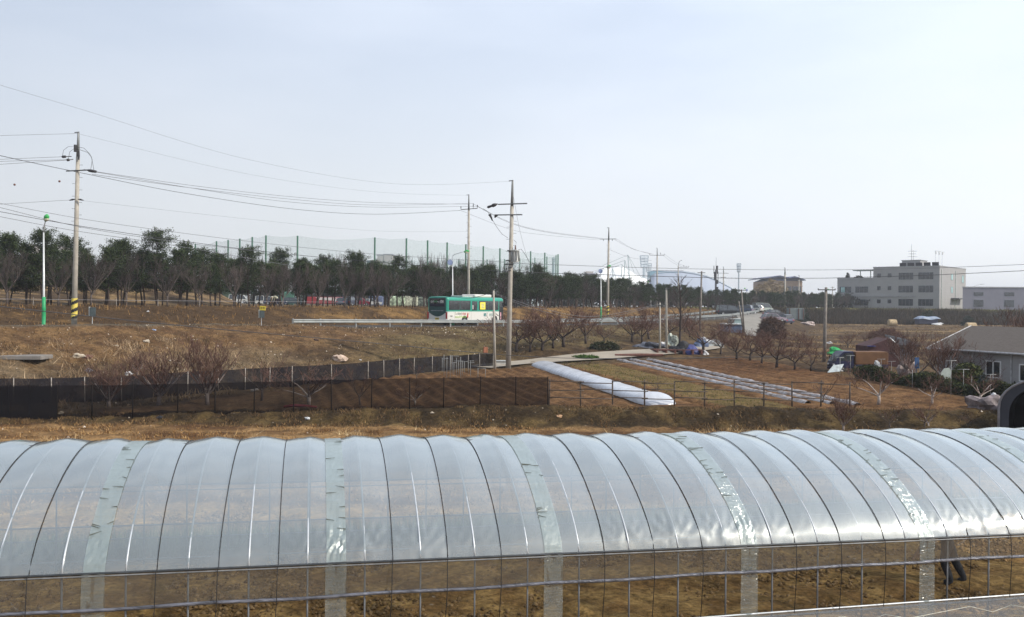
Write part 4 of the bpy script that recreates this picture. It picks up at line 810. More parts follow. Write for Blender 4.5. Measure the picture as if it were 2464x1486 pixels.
# ------------------------------------------------------------------ utility poles and lamps
conc_p = mat('pole_concrete', (.36, .335, .29), .85, var=.14, nscale=3, bump=.15, bscale=40); conc_g = mat('weathered_pole', (.19, .17, .15), .9, var=.25, nscale=3)
steel_a = mat('steel_arm', (.10, .105, .11), .6, .4, var=.2); steel_t = mat('steel_tip', (.20, .21, .21), .55, .4, var=.2); insul = mat('insulator', (.035, .033, .035), .4, var=.2); tfm = mat('transformer_grey', (.38, .39, .38), .6, .2, var=.12); brown_i = mat('brown_bushing', (.10, .04, .03), .4, var=.1)
yel = mat('yellow_stripe', (.62, .50, .10), .7, var=.12); blk = mat('black_stripe', (.02, .02, .02), .8, var=.1)
def pole(label, u, v, D, vtop, r=.19, tip=0, arms=(), stripe=False, ut=None, m=None, steps=True, group='utility poles', name='utility_pole'):
    """arms: (height below the top in units of the picture, half length left m, half length right m, tilt, pins)"""
    p = gnd(u, v) if D is None else col_at(u, D); D = p.y; k = D/F; base_v = v if D is None else (735+(u-1232)*.0087+(6-p.z)/k)
    H = EYE.z+(735+(u-1232)*.0087-vtop)*k-p.z; dx = ((ut if ut is not None else u)-u)*k; t = thing(name, label, 'utility pole', p, 0, group); m = m or conc_p
    X_ = lambda z: Vector((dx*z/H, 0, z)); Hc = H-tip
    MB().path([X_(-.4), X_(Hc*.5), X_(Hc)], [r, r*.83, r*.66], 14).build('shaft', m, t, True)
    if tip: MB().path([X_(Hc-.25), X_(H-.02), X_(H)], [r*.62, r*.36, r*.30], 10).build('steel_tip', steel_t, t, True); MB().tube(X_(H)+Vector((-.28, 0, 0)), X_(H)+Vector((.06, 0, .04)), .035, None, 6).build('cap', steel_a, t)
    if steps:
        mb = MB(); z = 2.4; i = 0
        while z < Hc-.4: q = X_(z); sx = 1 if i % 2 else -1; mb.tube(q, q+Vector((sx*(r+.17), 0, 0)), .011, None, 4); z += .45; i += 1
        mb.build('step_bolt', steel_a, t)
    for (dv, l, rr_, tilt, pins) in arms:
        z = H-dv*k; q = X_(z)+Vector((0, -r*.8, 0)); a = q+Vector((-l, 0, -tilt*l)); b_ = q+Vector((rr_, 0, tilt*rr_)); mb = MB(); mb.tube(a, b_, .045, None, 4); ar = mb.build('crossarm', steel_a, t)
        for f_, hgt in pins:
            w_ = a.lerp(b_, f_); mb = MB(); s_g = 1 if hgt > 0 else -1; hg = abs(hgt)
            mb.path([w_, w_+Vector((0, 0, s_g*hg*.35)), w_+Vector((0, 0, s_g*hg*.4)), w_+Vector((0, 0, s_g*hg))], [.02, .02, .06, .045], 7); mb.build('insulator', insul, ar)
    if stripe:
        mb = MB(); z0, z1 = 1.05 if stripe is True else stripe, 0
        n_ = 28; h0 = .78; h1 = h0+1.45
        for j in range(26):
            for i in range(n_):
                a0, a1 = 2*math.pi*i/n_, 2*math.pi*(i+1)/n_; za, zb = h0+(h1-h0)*j/26, h0+(h1-h0)*(j+1)/26; rr_ = r*1.01+.008
                c0 = X_(za); c1 = X_(zb); band = ((j/26*2.6-i/n_*1.0) % 1.0) < .45
                mb.add([(c0.x+rr_*math.cos(a0), rr_*math.sin(a0), za), (c0.x+rr_*math.cos(a1), rr_*math.sin(a1), za), (c1.x+rr_*math.cos(a1), rr_*math.sin(a1), zb), (c1.x+rr_*math.cos(a0), rr_*math.sin(a0), zb)], [(0, 1, 2, 3)], 1 if band else 0)
        mb.build('warning_sleeve', [yel, blk], t, False)
    return t, X_, H, k, p
P1 = pole('striped concrete utility pole at the left with arms and looping jumpers at its top', 178, 792, 64, 320, .20, 1.75, [(92, .75, .85, .06, [])], True, 185.5)
P3 = pole('tall concrete utility pole in the middle carrying the grey transformer', 1223, 886, 66, 436, .205, 1.9, [(56, 1.05, 1.12, .04, []), (82, 1.30, .78, .02, [])], False, 1229.5)
P2 = pole('concrete utility pole rising behind the green bus', 1127, 775, 108, 470, .19, 1.7, [(34, .95, 1.05, .09, [(0, .42), (1, .42), (.75, .6)])], False, 1125.5)
P4 = pole('concrete utility pole with a striped foot behind the guard rail right of the bus', 1462, 768, 134, 549, .20, 1.9, [(27, 1.35, 1.15, .02, [(.22, -.25), (.75, -.25)]), (96, .45, .3, 0, [])], .9, 1463)
P5 = pole('thin pole with one arm left of the bent lamp pole', 1581, 745, 188, 598, .19, 1.6, [(17, 1.6, 1.5, .0, [(0, .3), (1, .35), (.73, .55)])], False, 1580, group='distant utility poles')
P7 = pole('bare weathered pole standing on the slope left of the mobile phone mast', 1684, 797, None, 653, .15, 0, [(4, .55, .45, 0, [])], False, 1687, conc_g, steps=False, group='distant utility poles')
P8 = pole('thin far pole with two short arms right of the mobile phone mast', 1741, 750, 228, 643, .18, 1.5, [(15, 1.3, 1.3, -.02, []), (25, .8, .6, 0, [])], False, 1740, group='distant utility poles')
P9 = pole('dark weathered pole with a crossarm standing beside the orchard left of the blue truck', 1983, 872, None, 692, .16, 0, [(6, .70, .72, 0, [(0, .1), (1, .1)])], False, 1986, conc_g, steps=False)
P10 = pole('pale far pole standing before the blue roofed building', 1889, 750, 238, 645, .30, 1.8, [(24, 1.0, .2, 0, [])], False, 1888, group='distant utility poles')
P11 = pole('thin far pole right of the blue roofed building', 1922, 750, 245, 663, .20, 1.2, [], False, 1922, group='distant utility poles')
P12 = pole('thin far pole just left of the grey office building', 2003, 748, 250, 690, .14, 0, [(2, .6, .5, 0, [])], False, 2003, group='distant utility poles')
pole('short white service pole at the right end of the rear net fence', 1191, 886, 65, 700, .105, 0, [], False, 1186, steps=False, group='service poles', name='service_pole')
pole('short pole by the track left of the brown wooden rack', 1588, 845, 79, 729, .10, 0, [(6, .2, .25, 0, [])], False, 1587, steps=False, group='service poles', name='service_pole')
pole('mid-height thin pole between the short track pole and the poplar', 1604, 843, 80, 694, .12, 0, [(2, .1, .25, 0, [(1, .3)])], False, 1602, steps=False, group='service poles', name='service_pole')
pole('leaning old pole behind the corrugated shed', 1791, 795, 112, 697, .13, 0, [(2, .35, .6, 0, [])], False, 1783, conc_g, steps=False, group='poles by the corrugated shed')
pole('short dark prop pole leaning against the old pole at the corrugated shed', 1790, 786, 114, 726, .11, 0, [], False, 1777, conc_g, steps=False, group='poles by the corrugated shed')
pole('thin pale pole in the wood right of the mobile phone mast', 1750, 752, 215, 700, .12, 0, [], False, 1751, steps=False, group='distant utility poles')
# details on the striped pole and the transformer pole
def wire(pts, r, parent, name='jumper', m=None):
    return MB().path(pts, r, 4).build(name, m or rope_m, parent)
t, X_, H, k, p = P1
def loc(u, v, P_, dy=0): q = at(u, v, P_[4].y+dy); return q-P_[4]
for (a, b_, du, dv) in ((148, 378, 172, 377), (160, 386, 176, 384)):
    s = MB(); A2 = loc(a, b_, P1, -.1); B2 = loc(du, dv, P1, -.1); s.path([A2, A2.lerp(B2, .12), A2.lerp(B2, .42), A2.lerp(B2, .46), B2], [.03, .10, .09, .03, .03], 8); s.build('strain_insulator', insul, t, True)
s = MB(); A2 = loc(202, 409, P1, -.1); B2 = loc(233, 414, P1, -.1); s.path([A2, A2.lerp(B2, .3), A2.lerp(B2, .35), A2.lerp(B2, .6), A2.lerp(B2, .95), B2], [.04, .04, .09, .11, .09, .03], 8); s.build('strain_insulator', insul, t, True)
wire([loc(*q, P1, -.15) for q in ((150, 376), (153, 362), (165, 353), (184, 354), (202, 357), (216, 371), (222, 385), (218, 411))], .013, t)
wire([loc(*q, P1, -.15) for q in ((164, 384), (168, 366), (177, 359), (192, 361), (210, 367), (220, 378), (226, 410))], .013, t)
s = MB(); s.path([loc(189, 385, P1, -.2), loc(190, 375, P1, -.2), loc(190, 364, P1, -.2)], [.06, .07, .05], 7); s.build('arrester', insul, t)
s = MB(); s.path([loc(181, 349, P1, -.22), loc(181, 366, P1, -.22)], .10, 8); s.build('bracket', insul, t)
for sx in (-1, 1): s = MB(); s.path([loc(184+sx*3, 480, P1, -.2), loc(184+sx*10, 481, P1, -.2), loc(184+sx*18, 483, P1, -.2)], [.03, .07, .02], 6); s.build('strain_insulator', insul, t)
t, X_, H, k, p = P3
q = loc(1240, 617, P3, -.15); s = MB(); s.lathe([(.20, -.46), (.30, -.44), (.30, -.40), (.28, -.38), (.28, .36), (.31, .38), (.31, .44), (.24, .47)], (0, 0, 0), 18)
for i in range(10): a = 2*math.pi*i/10; s.box((.31*math.cos(a), .31*math.sin(a), -.02), (.07, .025, .66), a)
for i in range(12): a = 2*math.pi*i/12; s.box((.30*math.cos(a), .30*math.sin(a), .40), (.03, .05, .10), a)
tf = s.build('transformer', tfm, t, True); tf.location = q
s = MB(); s.lathe([(.05, .44), (.08, .50), (.04, .54), (.08, .60), (.04, .64), (.06, .70), (.015, .82)], (0, 0, 0), 9); s.build('bushing', brown_i, tf, True)
for zz in (-.38, .34): s = MB(); s.box((-.28, .05, zz), (.46, .10, .07)); s.build('bracket', steel_a, tf)
for v, l, r_ in ((637, .42, .62), (628, .3, .05), (645, .1, .35), (652, .12, .2), (604, .18, .12)):
    a = loc(1226, v, P3, -.2); s = MB(); s.tube(a+Vector((-l, 0, 0)), a+Vector((r_*.5, 0, .02)), .045, None, 5); s.build('bracket', steel_a, t)
s = MB(); A2 = loc(1172, 500, P3); B2 = loc(1198, 491, P3); s.path([A2, A2.lerp(B2, .1), A2.lerp(B2, .45), A2.lerp(B2, .5), A2.lerp(B2, .75), B2], [.03, .10, .08, .14, .12, .02], 8); s.build('strain_insulator', insul, t, True)
s = MB(); s.path([loc(1178, 516, P3), loc(1182, 524, P3), loc(1185, 532, P3)], [.12, .07, .04], 7); s.path([loc(1196, 518, P3), loc(1190, 524, P3)], [.10, .06], 7); s.build('cutout_fuse', insul, t, True)
wire([loc(*q_, P3) for q_ in ((1163, 503), (1174, 510), (1178, 518))], .012, t); wire([loc(*q_, P3) for q_ in ((1185, 530), (1196, 548), (1208, 564), (1222, 573))], .012, t)
wire([loc(*q_, P3) for q_ in ((1236, 578), (1242, 583), (1241, 596))], .012, t); wire([loc(*q_, P3) for q_ in ((1245, 602), (1254, 600), (1263, 612), (1276, 634), (1278, 650), (1268, 654), (1250, 650), (1240, 652))], .014, t)
# street lamps
lamp_w = mat('lamp_pole_paint', (.60, .62, .62), .45, .3, var=.08); lamp_g = mat('lamp_green_paint', (.02, .30, .11), .45, var=.15, nscale=5); lamp_h = mat('lamp_head_green', (.05, .38, .10), .4, var=.1); lens = mat('lamp_lens', (.62, .58, .40), .3, var=.1); solar = mat('solar_disc', (.16, .20, .32), .35, .2, var=.15)
def street_lamp(label, u, D, vtop, ua, va, disc=None, green=True, tall_base=2.3, group='street lamps'):
    p = col_at(u, D); k = D/F; t = thing('street_lamp', label, 'street lamp', p, 0, group); L_ = lambda a, b_, dy=0: at(a, b_, D+dy)-p; top = L_(u, vtop)
    MB().path([(0, 0, -.2), (0, 0, 2), top], [.085, .075, .05], 10).build('pole', lamp_w, t, True)
    if green: MB().lathe([(.27, -.1), (.27, .12), (.17, .28), (.13, .34), (.13, tall_base*.62), (.145, tall_base*.64), (.12, tall_base*.68), (.12, tall_base)], (0, 0, 0), 14).build('base_sleeve', lamp_g, t, True)
    h_ = L_(ua, va, -.6); m1 = top.lerp(h_, .45)+Vector((0, 0, abs(h_.z-top.z)*.18)); MB().path([top, top.lerp(m1, .5)+Vector((0, 0, .05)), m1, m1.lerp(h_, .6)+Vector((0, 0, .04)), h_], [.045, .04, .038, .035, .035], 8).build('arm', lamp_w, t, True)
    d = (h_-m1); d.normalize() if d.length > 1e-6 else None; hd = MB(); a = h_-d*.25; b_ = h_+d*.42; hd.path([a, a.lerp(b_, .25), a.lerp(b_, .7), b_], [.07, .16, .18, .07], 10); ho = hd.build('lamp_head', lamp_h, t, True)
    ln = MB(); ln.blob(h_+d*.05+Vector((.05, -.07, -.10)), (.19, .16, .12), 3, 2, 0.02); ln.build('lens', lens, ho, True)
    if disc: q = L_(*disc, -.2); s = MB(); s.lathe([(.02, -.03), (.33, -.03), (.33, .03), (.02, .03)], (0, 0, 0), 18); o = s.build('round_panel', solar, t, False); o.location = q; o.rotation_euler = (math.radians(80), 0, .3); MB().tube(q, L_(u, disc[1]+14), .03, None, 6).build('panel_bracket', lamp_w, t)
    return t
l1 = street_lamp('street lamp with a tall green base sleeve left of the striped pole', 105, 64, 560, 111, 527, None)
street_lamp('street lamp arching over behind the green bus with a round panel', 1089, 104, 616, 1121, 606, (1083, 632))
street_lamp('street lamp with green base left of the striped foot pole behind the guard rail', 1446, 131, 652, 1464, 642, (1445, 653))
street_lamp('distant street lamp with a round panel left of the short track pole', 1566, 190, 688, 1560, 680, (1564, 684), green=False, group='distant street lamps')
street_lamp('distant street lamp with a round panel in the wood right of the bent lamp pole', 1651, 222, 704, 1648, 699, (1650, 702), green=False, group='distant street lamps')
for u, v, D, w_ in ((1797, 698, 225, 'above the parked cars'), (1938, 709, 262, 'between the blue roofed building and the dark pole'), (2003, 700, 262, 'at the left corner of the office building')):
    street_lamp('distant street lamp %s' % w_, u, D, v, u-4 if u < 1990 else u-9, v-3, (u, v+1) if u < 1990 else None, green=False, group='distant street lamps')
t, X_, H, k, p = pole('bent lamp pole with a hooked top and a side arm behind the poplar', 1632, 747, 196, 640, .16, 0, [(4, .1, 2.3, .02, [(.55, .45), (.8, .3), (1, .3)])], False, 1631, steps=False, group='distant utility poles')
MB().path([Vector((0, 0, H)), Vector((.05, 0, H+.7)), Vector((.3, 0, H+1.05)), Vector((.75, 0, H+1.2))], .06, 6).build('lamp_hook', steel_t, t)
# phone mast
p = col_at(1722, 232); k = 232/F; t = thing('phone_mast', 'dark mobile phone mast with panel antennas left of the thin far pole', 'mast', p); Hm = (748-652)*k
MB().path([(0, 0, -.3), (0, 0, Hm)], [.30, .22], 10).build('pole', mat('mast_steel', (.10, .10, .11), .6, .3), t, True)
for i in range(6): a = i*1.05; MB().box((.55*math.cos(a), .55*math.sin(a), Hm+(0 if i % 2 else -1.6)), (.25, .12, 2.1), a+1.57).build('antenna', insul, t)
for z in (Hm-3.2, Hm-5): MB().box((.2, -.2, z), (.7, .5, 1.0)).build('radio_unit', insul, t)
for i in range(8): MB().box(((-.7, .7)[i % 2]+(.2*(i % 3)), -.3, .8+1.0*(i//2)), (.5, .25, .55)).build('equipment_box', mat('mast_box_pale', (.5, .52, .55), .6), t)
MB().tube((0, 0, Hm), (0, 0, Hm+3.2), .04).build('rod', steel_a, t)
# floodlight towers of the stadium
fl = mat('floodlight_steel', (.36, .42, .46), .6, .2, var=.1); fw = mat('floodlight_lamps', (.62, .68, .72), .5)
def flood(label, u, D, vt, vb, wu, rows, ms=1.0):
    q = at(u, 742, D); q.z = 5.0; k = D/F; z1 = (740-vt)*k; z2 = (740-vb)*k; w_ = wu*k; t = thing('floodlight_tower', label, 'floodlight tower', q, 0, 'stadium floodlight towers')
    MB().path([(0, 0, 0), (0, 0, z2+1)], [1.5*ms, 1.0*ms], 8).build('mast', fl, t)
    hd = MB()
    for i in range(rows+1): z = z2+(z1-z2)*i/rows; hd.box((0, 0, z), (w_*(.72+.28*i/rows), .5, .6))
    for sx in (-1, 0, 1): hd.tube((sx*w_*.36, 0, z2), (sx*w_*.5, 0, z1), .35, None, 4)
    h2 = hd.build('lamp_frame', fl, t)
    for i in range(rows):
        lm = MB()
        for j in range(5): z = z2+(z1-z2)*(i+.5)/rows; lm.rbox((w_*(.72+.28*i/rows)*((j+.5)/5-.5), -.5, z), (w_*.13, .7, (z1-z2)/rows*.5), .2)
        lm.build('lamps', fw, h2)
flood('large stadium floodlight tower with a tiered lamp frame right of the white tent roof', 1549, 640, 615, 643, 20, 4)
flood('second paler floodlight tower right behind the large one', 1560, 700, 634, 655, 14, 4)
flood('narrow far floodlight tower right of the phone mast', 1777, 640, 632, 652, 9, 3, .45)
flood('small far floodlight seen through the green netting', 1331, 700, 622, 636, 6, 3)
# lamps of the road behind the low grey building
for i, (u, v, du) in enumerate(((2337, 692, 26), (2366, 700, 10), (2433, 703, -10), (2464+13, 700, 14))):
    D = 330; q = at(u, 745, D); q.z = 5.5; k = D/F; t = thing('road_lamp', 'far road lamp behind the low grey building, %s from the left' % ordn[i], 'street lamp', q, 0, 'road lamps behind the low building'); z = (745+8-v+12)*k
    z = EYE.z-5.5+(744-v+0)*k; MB().path([(0, 0, 0), (0, 0, z)], [.16, .1], 6).build('pole', lamp_w, t)
    MB().path([(0, 0, z), (du*k*.5, 0, z+.9), (du*k, 0, z+1.3)], [.10, .09, .08], 5).build('arm', lamp_w, t); MB().box((du*k*1.02, 0, z+1.3), (1.2, .4, .22)).build('lamp_head', lamp_w, t)
# ------------------------------------------------------------------ buildings
cladding = mat('pale_cladding', (.31, .305, .305), .7, var=.05, nscale=.6, bump=.1, bscale=4); glassd = mat('dark_window', (.016, .022, .028), .10, var=.5, nscale=.35, spec=.8, detail=1); glassg = mat('green_window', (.30, .50, .50), .15, var=.2, nscale=.5, spec=.8)
frame_w = mat('white_window_frame', (.75, .75, .75), .5, var=.04); trim_g = mat('roof_trim_green', (.10, .15, .13), .6, var=.1); wall_l = mat('low_building_cladding', (.20, .20, .24), .75, var=.06, nscale=.5)
def P2(u, D, z=None): q = at(u, 743, D); q.z = 5.6 if z is None else z; return q
NB = P2(2260, 247); fd_ = Vector((-.74, .67, 0)).normalized(); sd2 = Vector((.67, .74, 0)).normalized(); nf_ = Vector((-sd2.x, -sd2.y, 0)); ns_ = Vector((-fd_.x, -fd_.y, 0))
ob = thing('office_building', 'grey three storey office building with roof panels and antennas behind the embankment', 'building', NB)
def slab(mb, L0, L1, W0, W1, z0, z1, mi=0):
    vs = [fd_*a+sd2*b_+Vector((0, 0, z)) for z in (z0, z1) for a, b_ in ((L0, W0), (L1, W0), (L1, W1), (L0, W1))]
    return mb.add(vs, [(0, 1, 2, 3), (7, 6, 5, 4), (0, 4, 5, 1), (1, 5, 6, 2), (2, 6, 7, 3), (3, 7, 4, 0)], mi)
mb = MB(); slab(mb, 0, 18.2, 0, 25, -.6, 12.3); slab(mb, 18.203, 28.8, 0, 25, -.6, 9.2)
mb.build('wall', cladding, ob)
mb = MB()
for z in (3.75,): slab(mb, 6.2, 28.9, -.25, .0-.003, z, z+.28)
for z in np.arange(1.2, 12.2, .62): slab(mb, -.02, 28.7 if z < 9 else 18.2, -.012, -.003, z, z+.03); slab(mb, -.012, -.003, 0, 25, z, z+.03)
mb.build('cladding_joints', mat('joint_grey', (.27, .27, .28), .8), ob)
mb = MB(); slab(mb, -.1, 18.3, -.1, 25.1, 12.303, 12.5); slab(mb, 18.32, 28.9, -.1, 25.1, 9.203, 9.38); mb.build('roof_edge', mat('roof_edge_metal', (.33, .34, .35), .5, .3), ob)
def win(L, z, w_, h_, m=glassd, side=False, n=3, par=None, off=.004):
    f = MB(); dirv, nv = (sd2, ns_) if side else (fd_, nf_)
    def q(a, zz, o_): return dirv*a+nv*o_+Vector((0, 0, zz))
    def bx(mb_, a0, a1, z0, z1, o0, o1): mb_.add([q(a, z_, o_) for o_ in (o0, o1) for z_ in (z0, z1) for a in (a0, a1)], [(0, 1, 3, 2), (4, 6, 7, 5), (0, 4, 5, 1), (2, 3, 7, 6), (0, 2, 6, 4), (1, 5, 7, 3)])
    e = .06; bx(f, L, L+w_, z, z+e, off, .09); bx(f, L, L+w_, z+h_-e, z+h_, off, .09)
    for i in range(n+1): a = L+(w_-e)*i/n; bx(f, a, a+e, z+e+.002, z+h_-e-.002, off, .09)
    fo = f.build('window', mat('window_frame_grey', (.16, .17, .19), .5, .3), ob); g_ = MB(); bx(g_, L+.03, L+w_-.03, z+.03, z+h_-.03, off, .045); g_.build('pane', m, fo); return fo
for z in (1.2, 5.0, 8.7):
    win(1.6, z, 4.0, 1.95, n=4); win(7.0, z, 4.0, 1.95, n=4)
    for a in (13.0, 16.0): win(a, z+.7, 1.05, 1.15, n=1)
for z in (1.2, 5.0):
    win(19.6, z, 3.8, 1.8, n=3); win(24.6, z, 3.5, 1.8, n=3)
win(26.5, 5.05, 1.2, 1.6, glassg, n=2, off=.10)
for b_, z, h_ in ((10.5, 5.0, 1.8), (10.5, 8.7, 1.8), (21.0, 8.2, 2.2)): win(b_, z, 1.7, h_, glassg, True, 1)
mb = MB()
for b_ in (1.5, 14.5): mb.add([sd2*(b_+x)+ns_*o_+Vector((0, 0, z)) for o_ in (.004, .16) for z in (0, 11.5) for x in (0, .22)], [(0, 1, 3, 2), (4, 6, 7, 5), (0, 4, 5, 1), (2, 3, 7, 6), (0, 2, 6, 4), (1, 5, 7, 3)])
mb.build('drain_pipe', mat('drain_pipe_pale', (.45, .50, .46), .6), ob)
mb = MB(); mb.add([sd2*b_+ns_*o_+Vector((0, 0, z)) for o_ in (.004, 2.2) for z in (3.3, 3.55) for b_ in (10.5, 20)], [(0, 1, 3, 2), (4, 6, 7, 5), (0, 4, 5, 1), (2, 3, 7, 6), (0, 2, 6, 4), (1, 5, 7, 3)]); mb.build('entrance_canopy', mat('canopy_dark', (.08, .08, .09), .6), ob)
mb = MB(); slab(mb, 6.4, 11.5, 4, 10, 12.503, 14.3); mb.build('penthouse', cladding, ob); mb = MB(); slab(mb, 6.2, 11.7, 3.8, 10.2, 14.303, 14.45); mb.build('penthouse_roof', mat('roof_edge_metal', (.33, .34, .35), .5), ob)
sol = mat('solar_collector', (.02, .02, .028), .3, var=.2)
for i in range(5):
    a = .5+i*2.2; c = fd_*(a+.9)+sd2*1.0+Vector((0, 0, 13.0)); R = Matrix((( fd_.x, sd2.x, 0), (fd_.y, sd2.y, 0), (0, 0, 1))) @ Matrix.Rotation(math.radians(12), 3, 'X')
    MB().box(c, (1.8, .12, 1.05), M=R).build('solar_collector', sol, ob)
mb = MB(); slab(mb, 18.5, 24.6, 1.0, 5, 11.5, 11.72); go_ = mb.build('pergola_roof', trim_g, ob)
mb = MB()
for a in (19.5, 22.5): mb.tube(fd_*a+sd2*1.5+Vector((0, 0, 9.38)), fd_*a+sd2*1.5+Vector((0, 0, 11.5)), .12, None, 6)
mb.build('pergola_post', trim_g, ob)
for a, zt, r in ((9.5, 19.2, .06), (9.0, 17.3, .05)):
    b0 = fd_*a+sd2*6; mb = MB(); mb.tube(b0+Vector((0, 0, 14.4)), b0+Vector((0, 0, zt)), r, r*.5, 5)
    for z, w_ in ((15.5, 1.2), (16.3, .9), (17.1, 1.1)): mb.tube(b0+Vector((-w_, 0, z)), b0+Vector((w_, 0, z)), .035, None, 4)
    mb.build('antenna', steel_a, ob)
for b_ in (3, 6, 9):
    b0 = sd2*b_+fd_*2+Vector((0, 0, 12.5)); mb = MB(); mb.tube(b0, b0+Vector((0, 0, 4.3)), .05, .03, 5); mb.box(b0+Vector((.2, 0, 4.2)), (.9, .25, .22), .5); mb.box(b0+Vector((.1, 0, 3.7)), (.3, .2, .6), .2); mb.build('roof_mast', lamp_w, ob)
# small tree and shrub in pots on the terrace
q = NB+fd_*26.2+sd2*1.4+Vector((0, 0, 9.38)); leafy('terrace_conifer', 'small dark conifer on the terrace of the office building', 'shrub', q, (.55, .55, 1.7), 1400, (.015, .025, .012), (.05, .07, .03), .2, .06, 30)
q = NB+fd_*23.0+sd2*1.4+Vector((0, 0, 9.38)); leafy('terrace_bush', 'low dark bush on the terrace under the pergola', 'shrub', q, (1.3, .6, .7), 1400, (.015, .025, .012), (.05, .07, .03), .2, .06, 31)
# low grey building at the right
LB = P2(2316, 232); lf_ = Vector((1, -.08, 0)).normalized(); lbt = thing('low_building', 'long low flat roofed grey building cut by the right edge of the view', 'building', LB)
def slab2(mb, a0, a1, b0, b1, z0, z1):
    n_ = Vector((.53, .85, 0)); vs = [lf_*a+n_*b_+Vector((0, 0, z)) for z in (z0, z1) for a, b_ in ((a0, b0), (a1, b0), (a1, b1), (a0, b1))]
    return mb.add(vs, [(0, 3, 2, 1), (4, 5, 6, 7), (0, 1, 5, 4), (1, 2, 6, 5), (2, 3, 7, 6), (3, 0, 4, 7)])
slab2(MB(), 0, 42, 0, 14, -.8, 6.0).build('wall', wall_l, lbt); slab2(MB(), -.15, 42.1, -.15, 14.2, 6.003, 6.3).build('roof_edge', mat('roof_edge_metal', (.33, .34, .35), .5), lbt)
for a in (2.8, 10.5, 18.3, 26, 34):
    for z0, z1 in ((1.0, 2.9), (3.9, 4.9)):
        f = slab2(MB(), a, a+2.5, -.06, -.004, z0, z1).build('window', mat('window_frame_grey', (.16, .17, .19), .5), lbt); slab2(MB(), a+.08, a+2.42, -.075, -.063, z0+.08, z1-.08).build('pane', glassd, f)
# white cabin with the grey gable roof
A0 = Vector((28.4, 60.7, 0)); tt = math.radians(20); ud = Vector((math.sin(tt), -math.cos(tt), 0)); vd = Vector((math.cos(tt), math.sin(tt), 0)); zg = .85
cb = thing('white_cabin', 'long white cabin with horizontal siding and a grey pitched roof at the right', 'house', (A0.x, A0.y, zg))
def siding_mat():
    m = mat('white_siding', (.35, .345, .35), .7, var=.05, nscale=1.5); n = m.node_tree; b = n.nodes['Principled BSDF']; t = n.nodes.new('ShaderNodeTexCoord'); wv = n.nodes.new('ShaderNodeTexWave'); wv.bands_direction = 'Z'; wv.wave_profile = 'SAW'; wv.inputs['Scale'].default_value = .95
    n.links.new(t.outputs['Object'], wv.inputs['Vector']); bn = n.nodes.new('ShaderNodeBump'); bn.inputs['Strength'].default_value = .9; bn.inputs['Distance'].default_value = .06; n.links.new(wv.outputs['Fac'], bn.inputs['Height']); n.links.new(bn.outputs[0], b.inputs['Normal']); return m
sidm = siding_mat(); roofm = mat('roof_shingle', (.10, .083, .07), .85, var=.14, nscale=5, bump=.5, bscale=16)
def cs(a, b_, z): q = ud*a+vd*b_; return (q.x, q.y, z)
ov = .45; Lh = 24; Wh = 8.0; ze = 2.45; zr = 3.99
mb = MB(); mb.add([cs(ov, ov, -.3), cs(Lh, ov, -.3), cs(Lh, Wh-ov, -.3), cs(ov, Wh-ov, -.3), cs(ov, ov, ze), cs(Lh, ov, ze), cs(Lh, Wh-ov, ze), cs(ov, Wh-ov, ze), cs(ov, Wh/2, zr-.25), cs(Lh, Wh/2, zr-.25)], [(0, 4, 5, 1), (1, 5, 9, 6, 2), (2, 6, 7, 3), (3, 7, 8, 4, 0)]); mb.build('wall', sidm, cb)
mb = MB(); mb.add([cs(0, 0, ze+.05), cs(Lh, 0, ze+.05), cs(Lh, Wh/2, zr), cs(0, Wh/2, zr), cs(Lh, Wh, ze+.05), cs(0, Wh, ze+.05)], [(0, 1, 2, 3), (3, 2, 4, 5)])
mb.add([cs(0, 0, ze-.06), cs(Lh, 0, ze-.06), cs(Lh, Wh/2, zr-.12), cs(0, Wh/2, zr-.12), cs(Lh, Wh, ze-.06), cs(0, Wh, ze-.06)], [(3, 2, 1, 0), (5, 4, 2, 3)]); mb.build('roof', roofm, cb)
mb = MB(); mb.path([cs(0, -.03, ze), cs(Lh, -.03, ze)], .07, 6); mb.path([cs(-.02, 0, ze+.02), cs(-.02, Wh/2, zr+.0)], .05, 5); mb.build('gutter', mat('gutter_pale', (.42, .42, .43), .5), cb)
def cwin(a0, a1, z0, z1, n=2):
    o_ = ov-.003; f = MB()
    def bx(mb_, a, b_, p, q, o0, o1): mb_.add([cs(aa, oo, zz) for oo in (o0, o1) for zz in (p, q) for aa in (a, b_)], [(0, 1, 3, 2), (4, 6, 7, 5), (0, 4, 5, 1), (2, 3, 7, 6), (0, 2, 6, 4), (1, 5, 7, 3)])
    bx(f, a0, a1, z0, z0+.07, o_-.06, o_); bx(f, a0, a1, z1-.07, z1, o_-.06, o_)
    for i in range(n+1): a = a0+(a1-a0-.07)*i/n; bx(f, a, a+.07, z0+.072, z1-.072, o_-.06, o_)
    fo = f.build('window', frame_w, cb); g_ = MB(); bx(g_, a0+.05, a1-.05, z0+.05, z1-.05, o_-.025, o_-.002); g_.build('pane', glassd, fo)
def a_of(u):  # distance along the wall for a picture column
    r = (u-1232)/F; W0 = A0+vd*ov; return (r*W0.y-W0.x)/(ud.x-r*ud.y)
for ua, ub, z0, z1 in ((2304, 2330, 1.15, 1.50), (2374, 2411, .80, 1.90), (2455, 2486, .75, 1.82)): cwin(a_of(ua), a_of(ub), z0, z1)
mb = MB(); [mb.path([cs(a_of(u), ov-.06, ze-.1), cs(a_of(u), ov-.06, .1)], .045, 6) for u in (2343, 2436)]; mb.build('down_pipe', mat('gutter_pale', (.42, .42, .43), .5), cb)
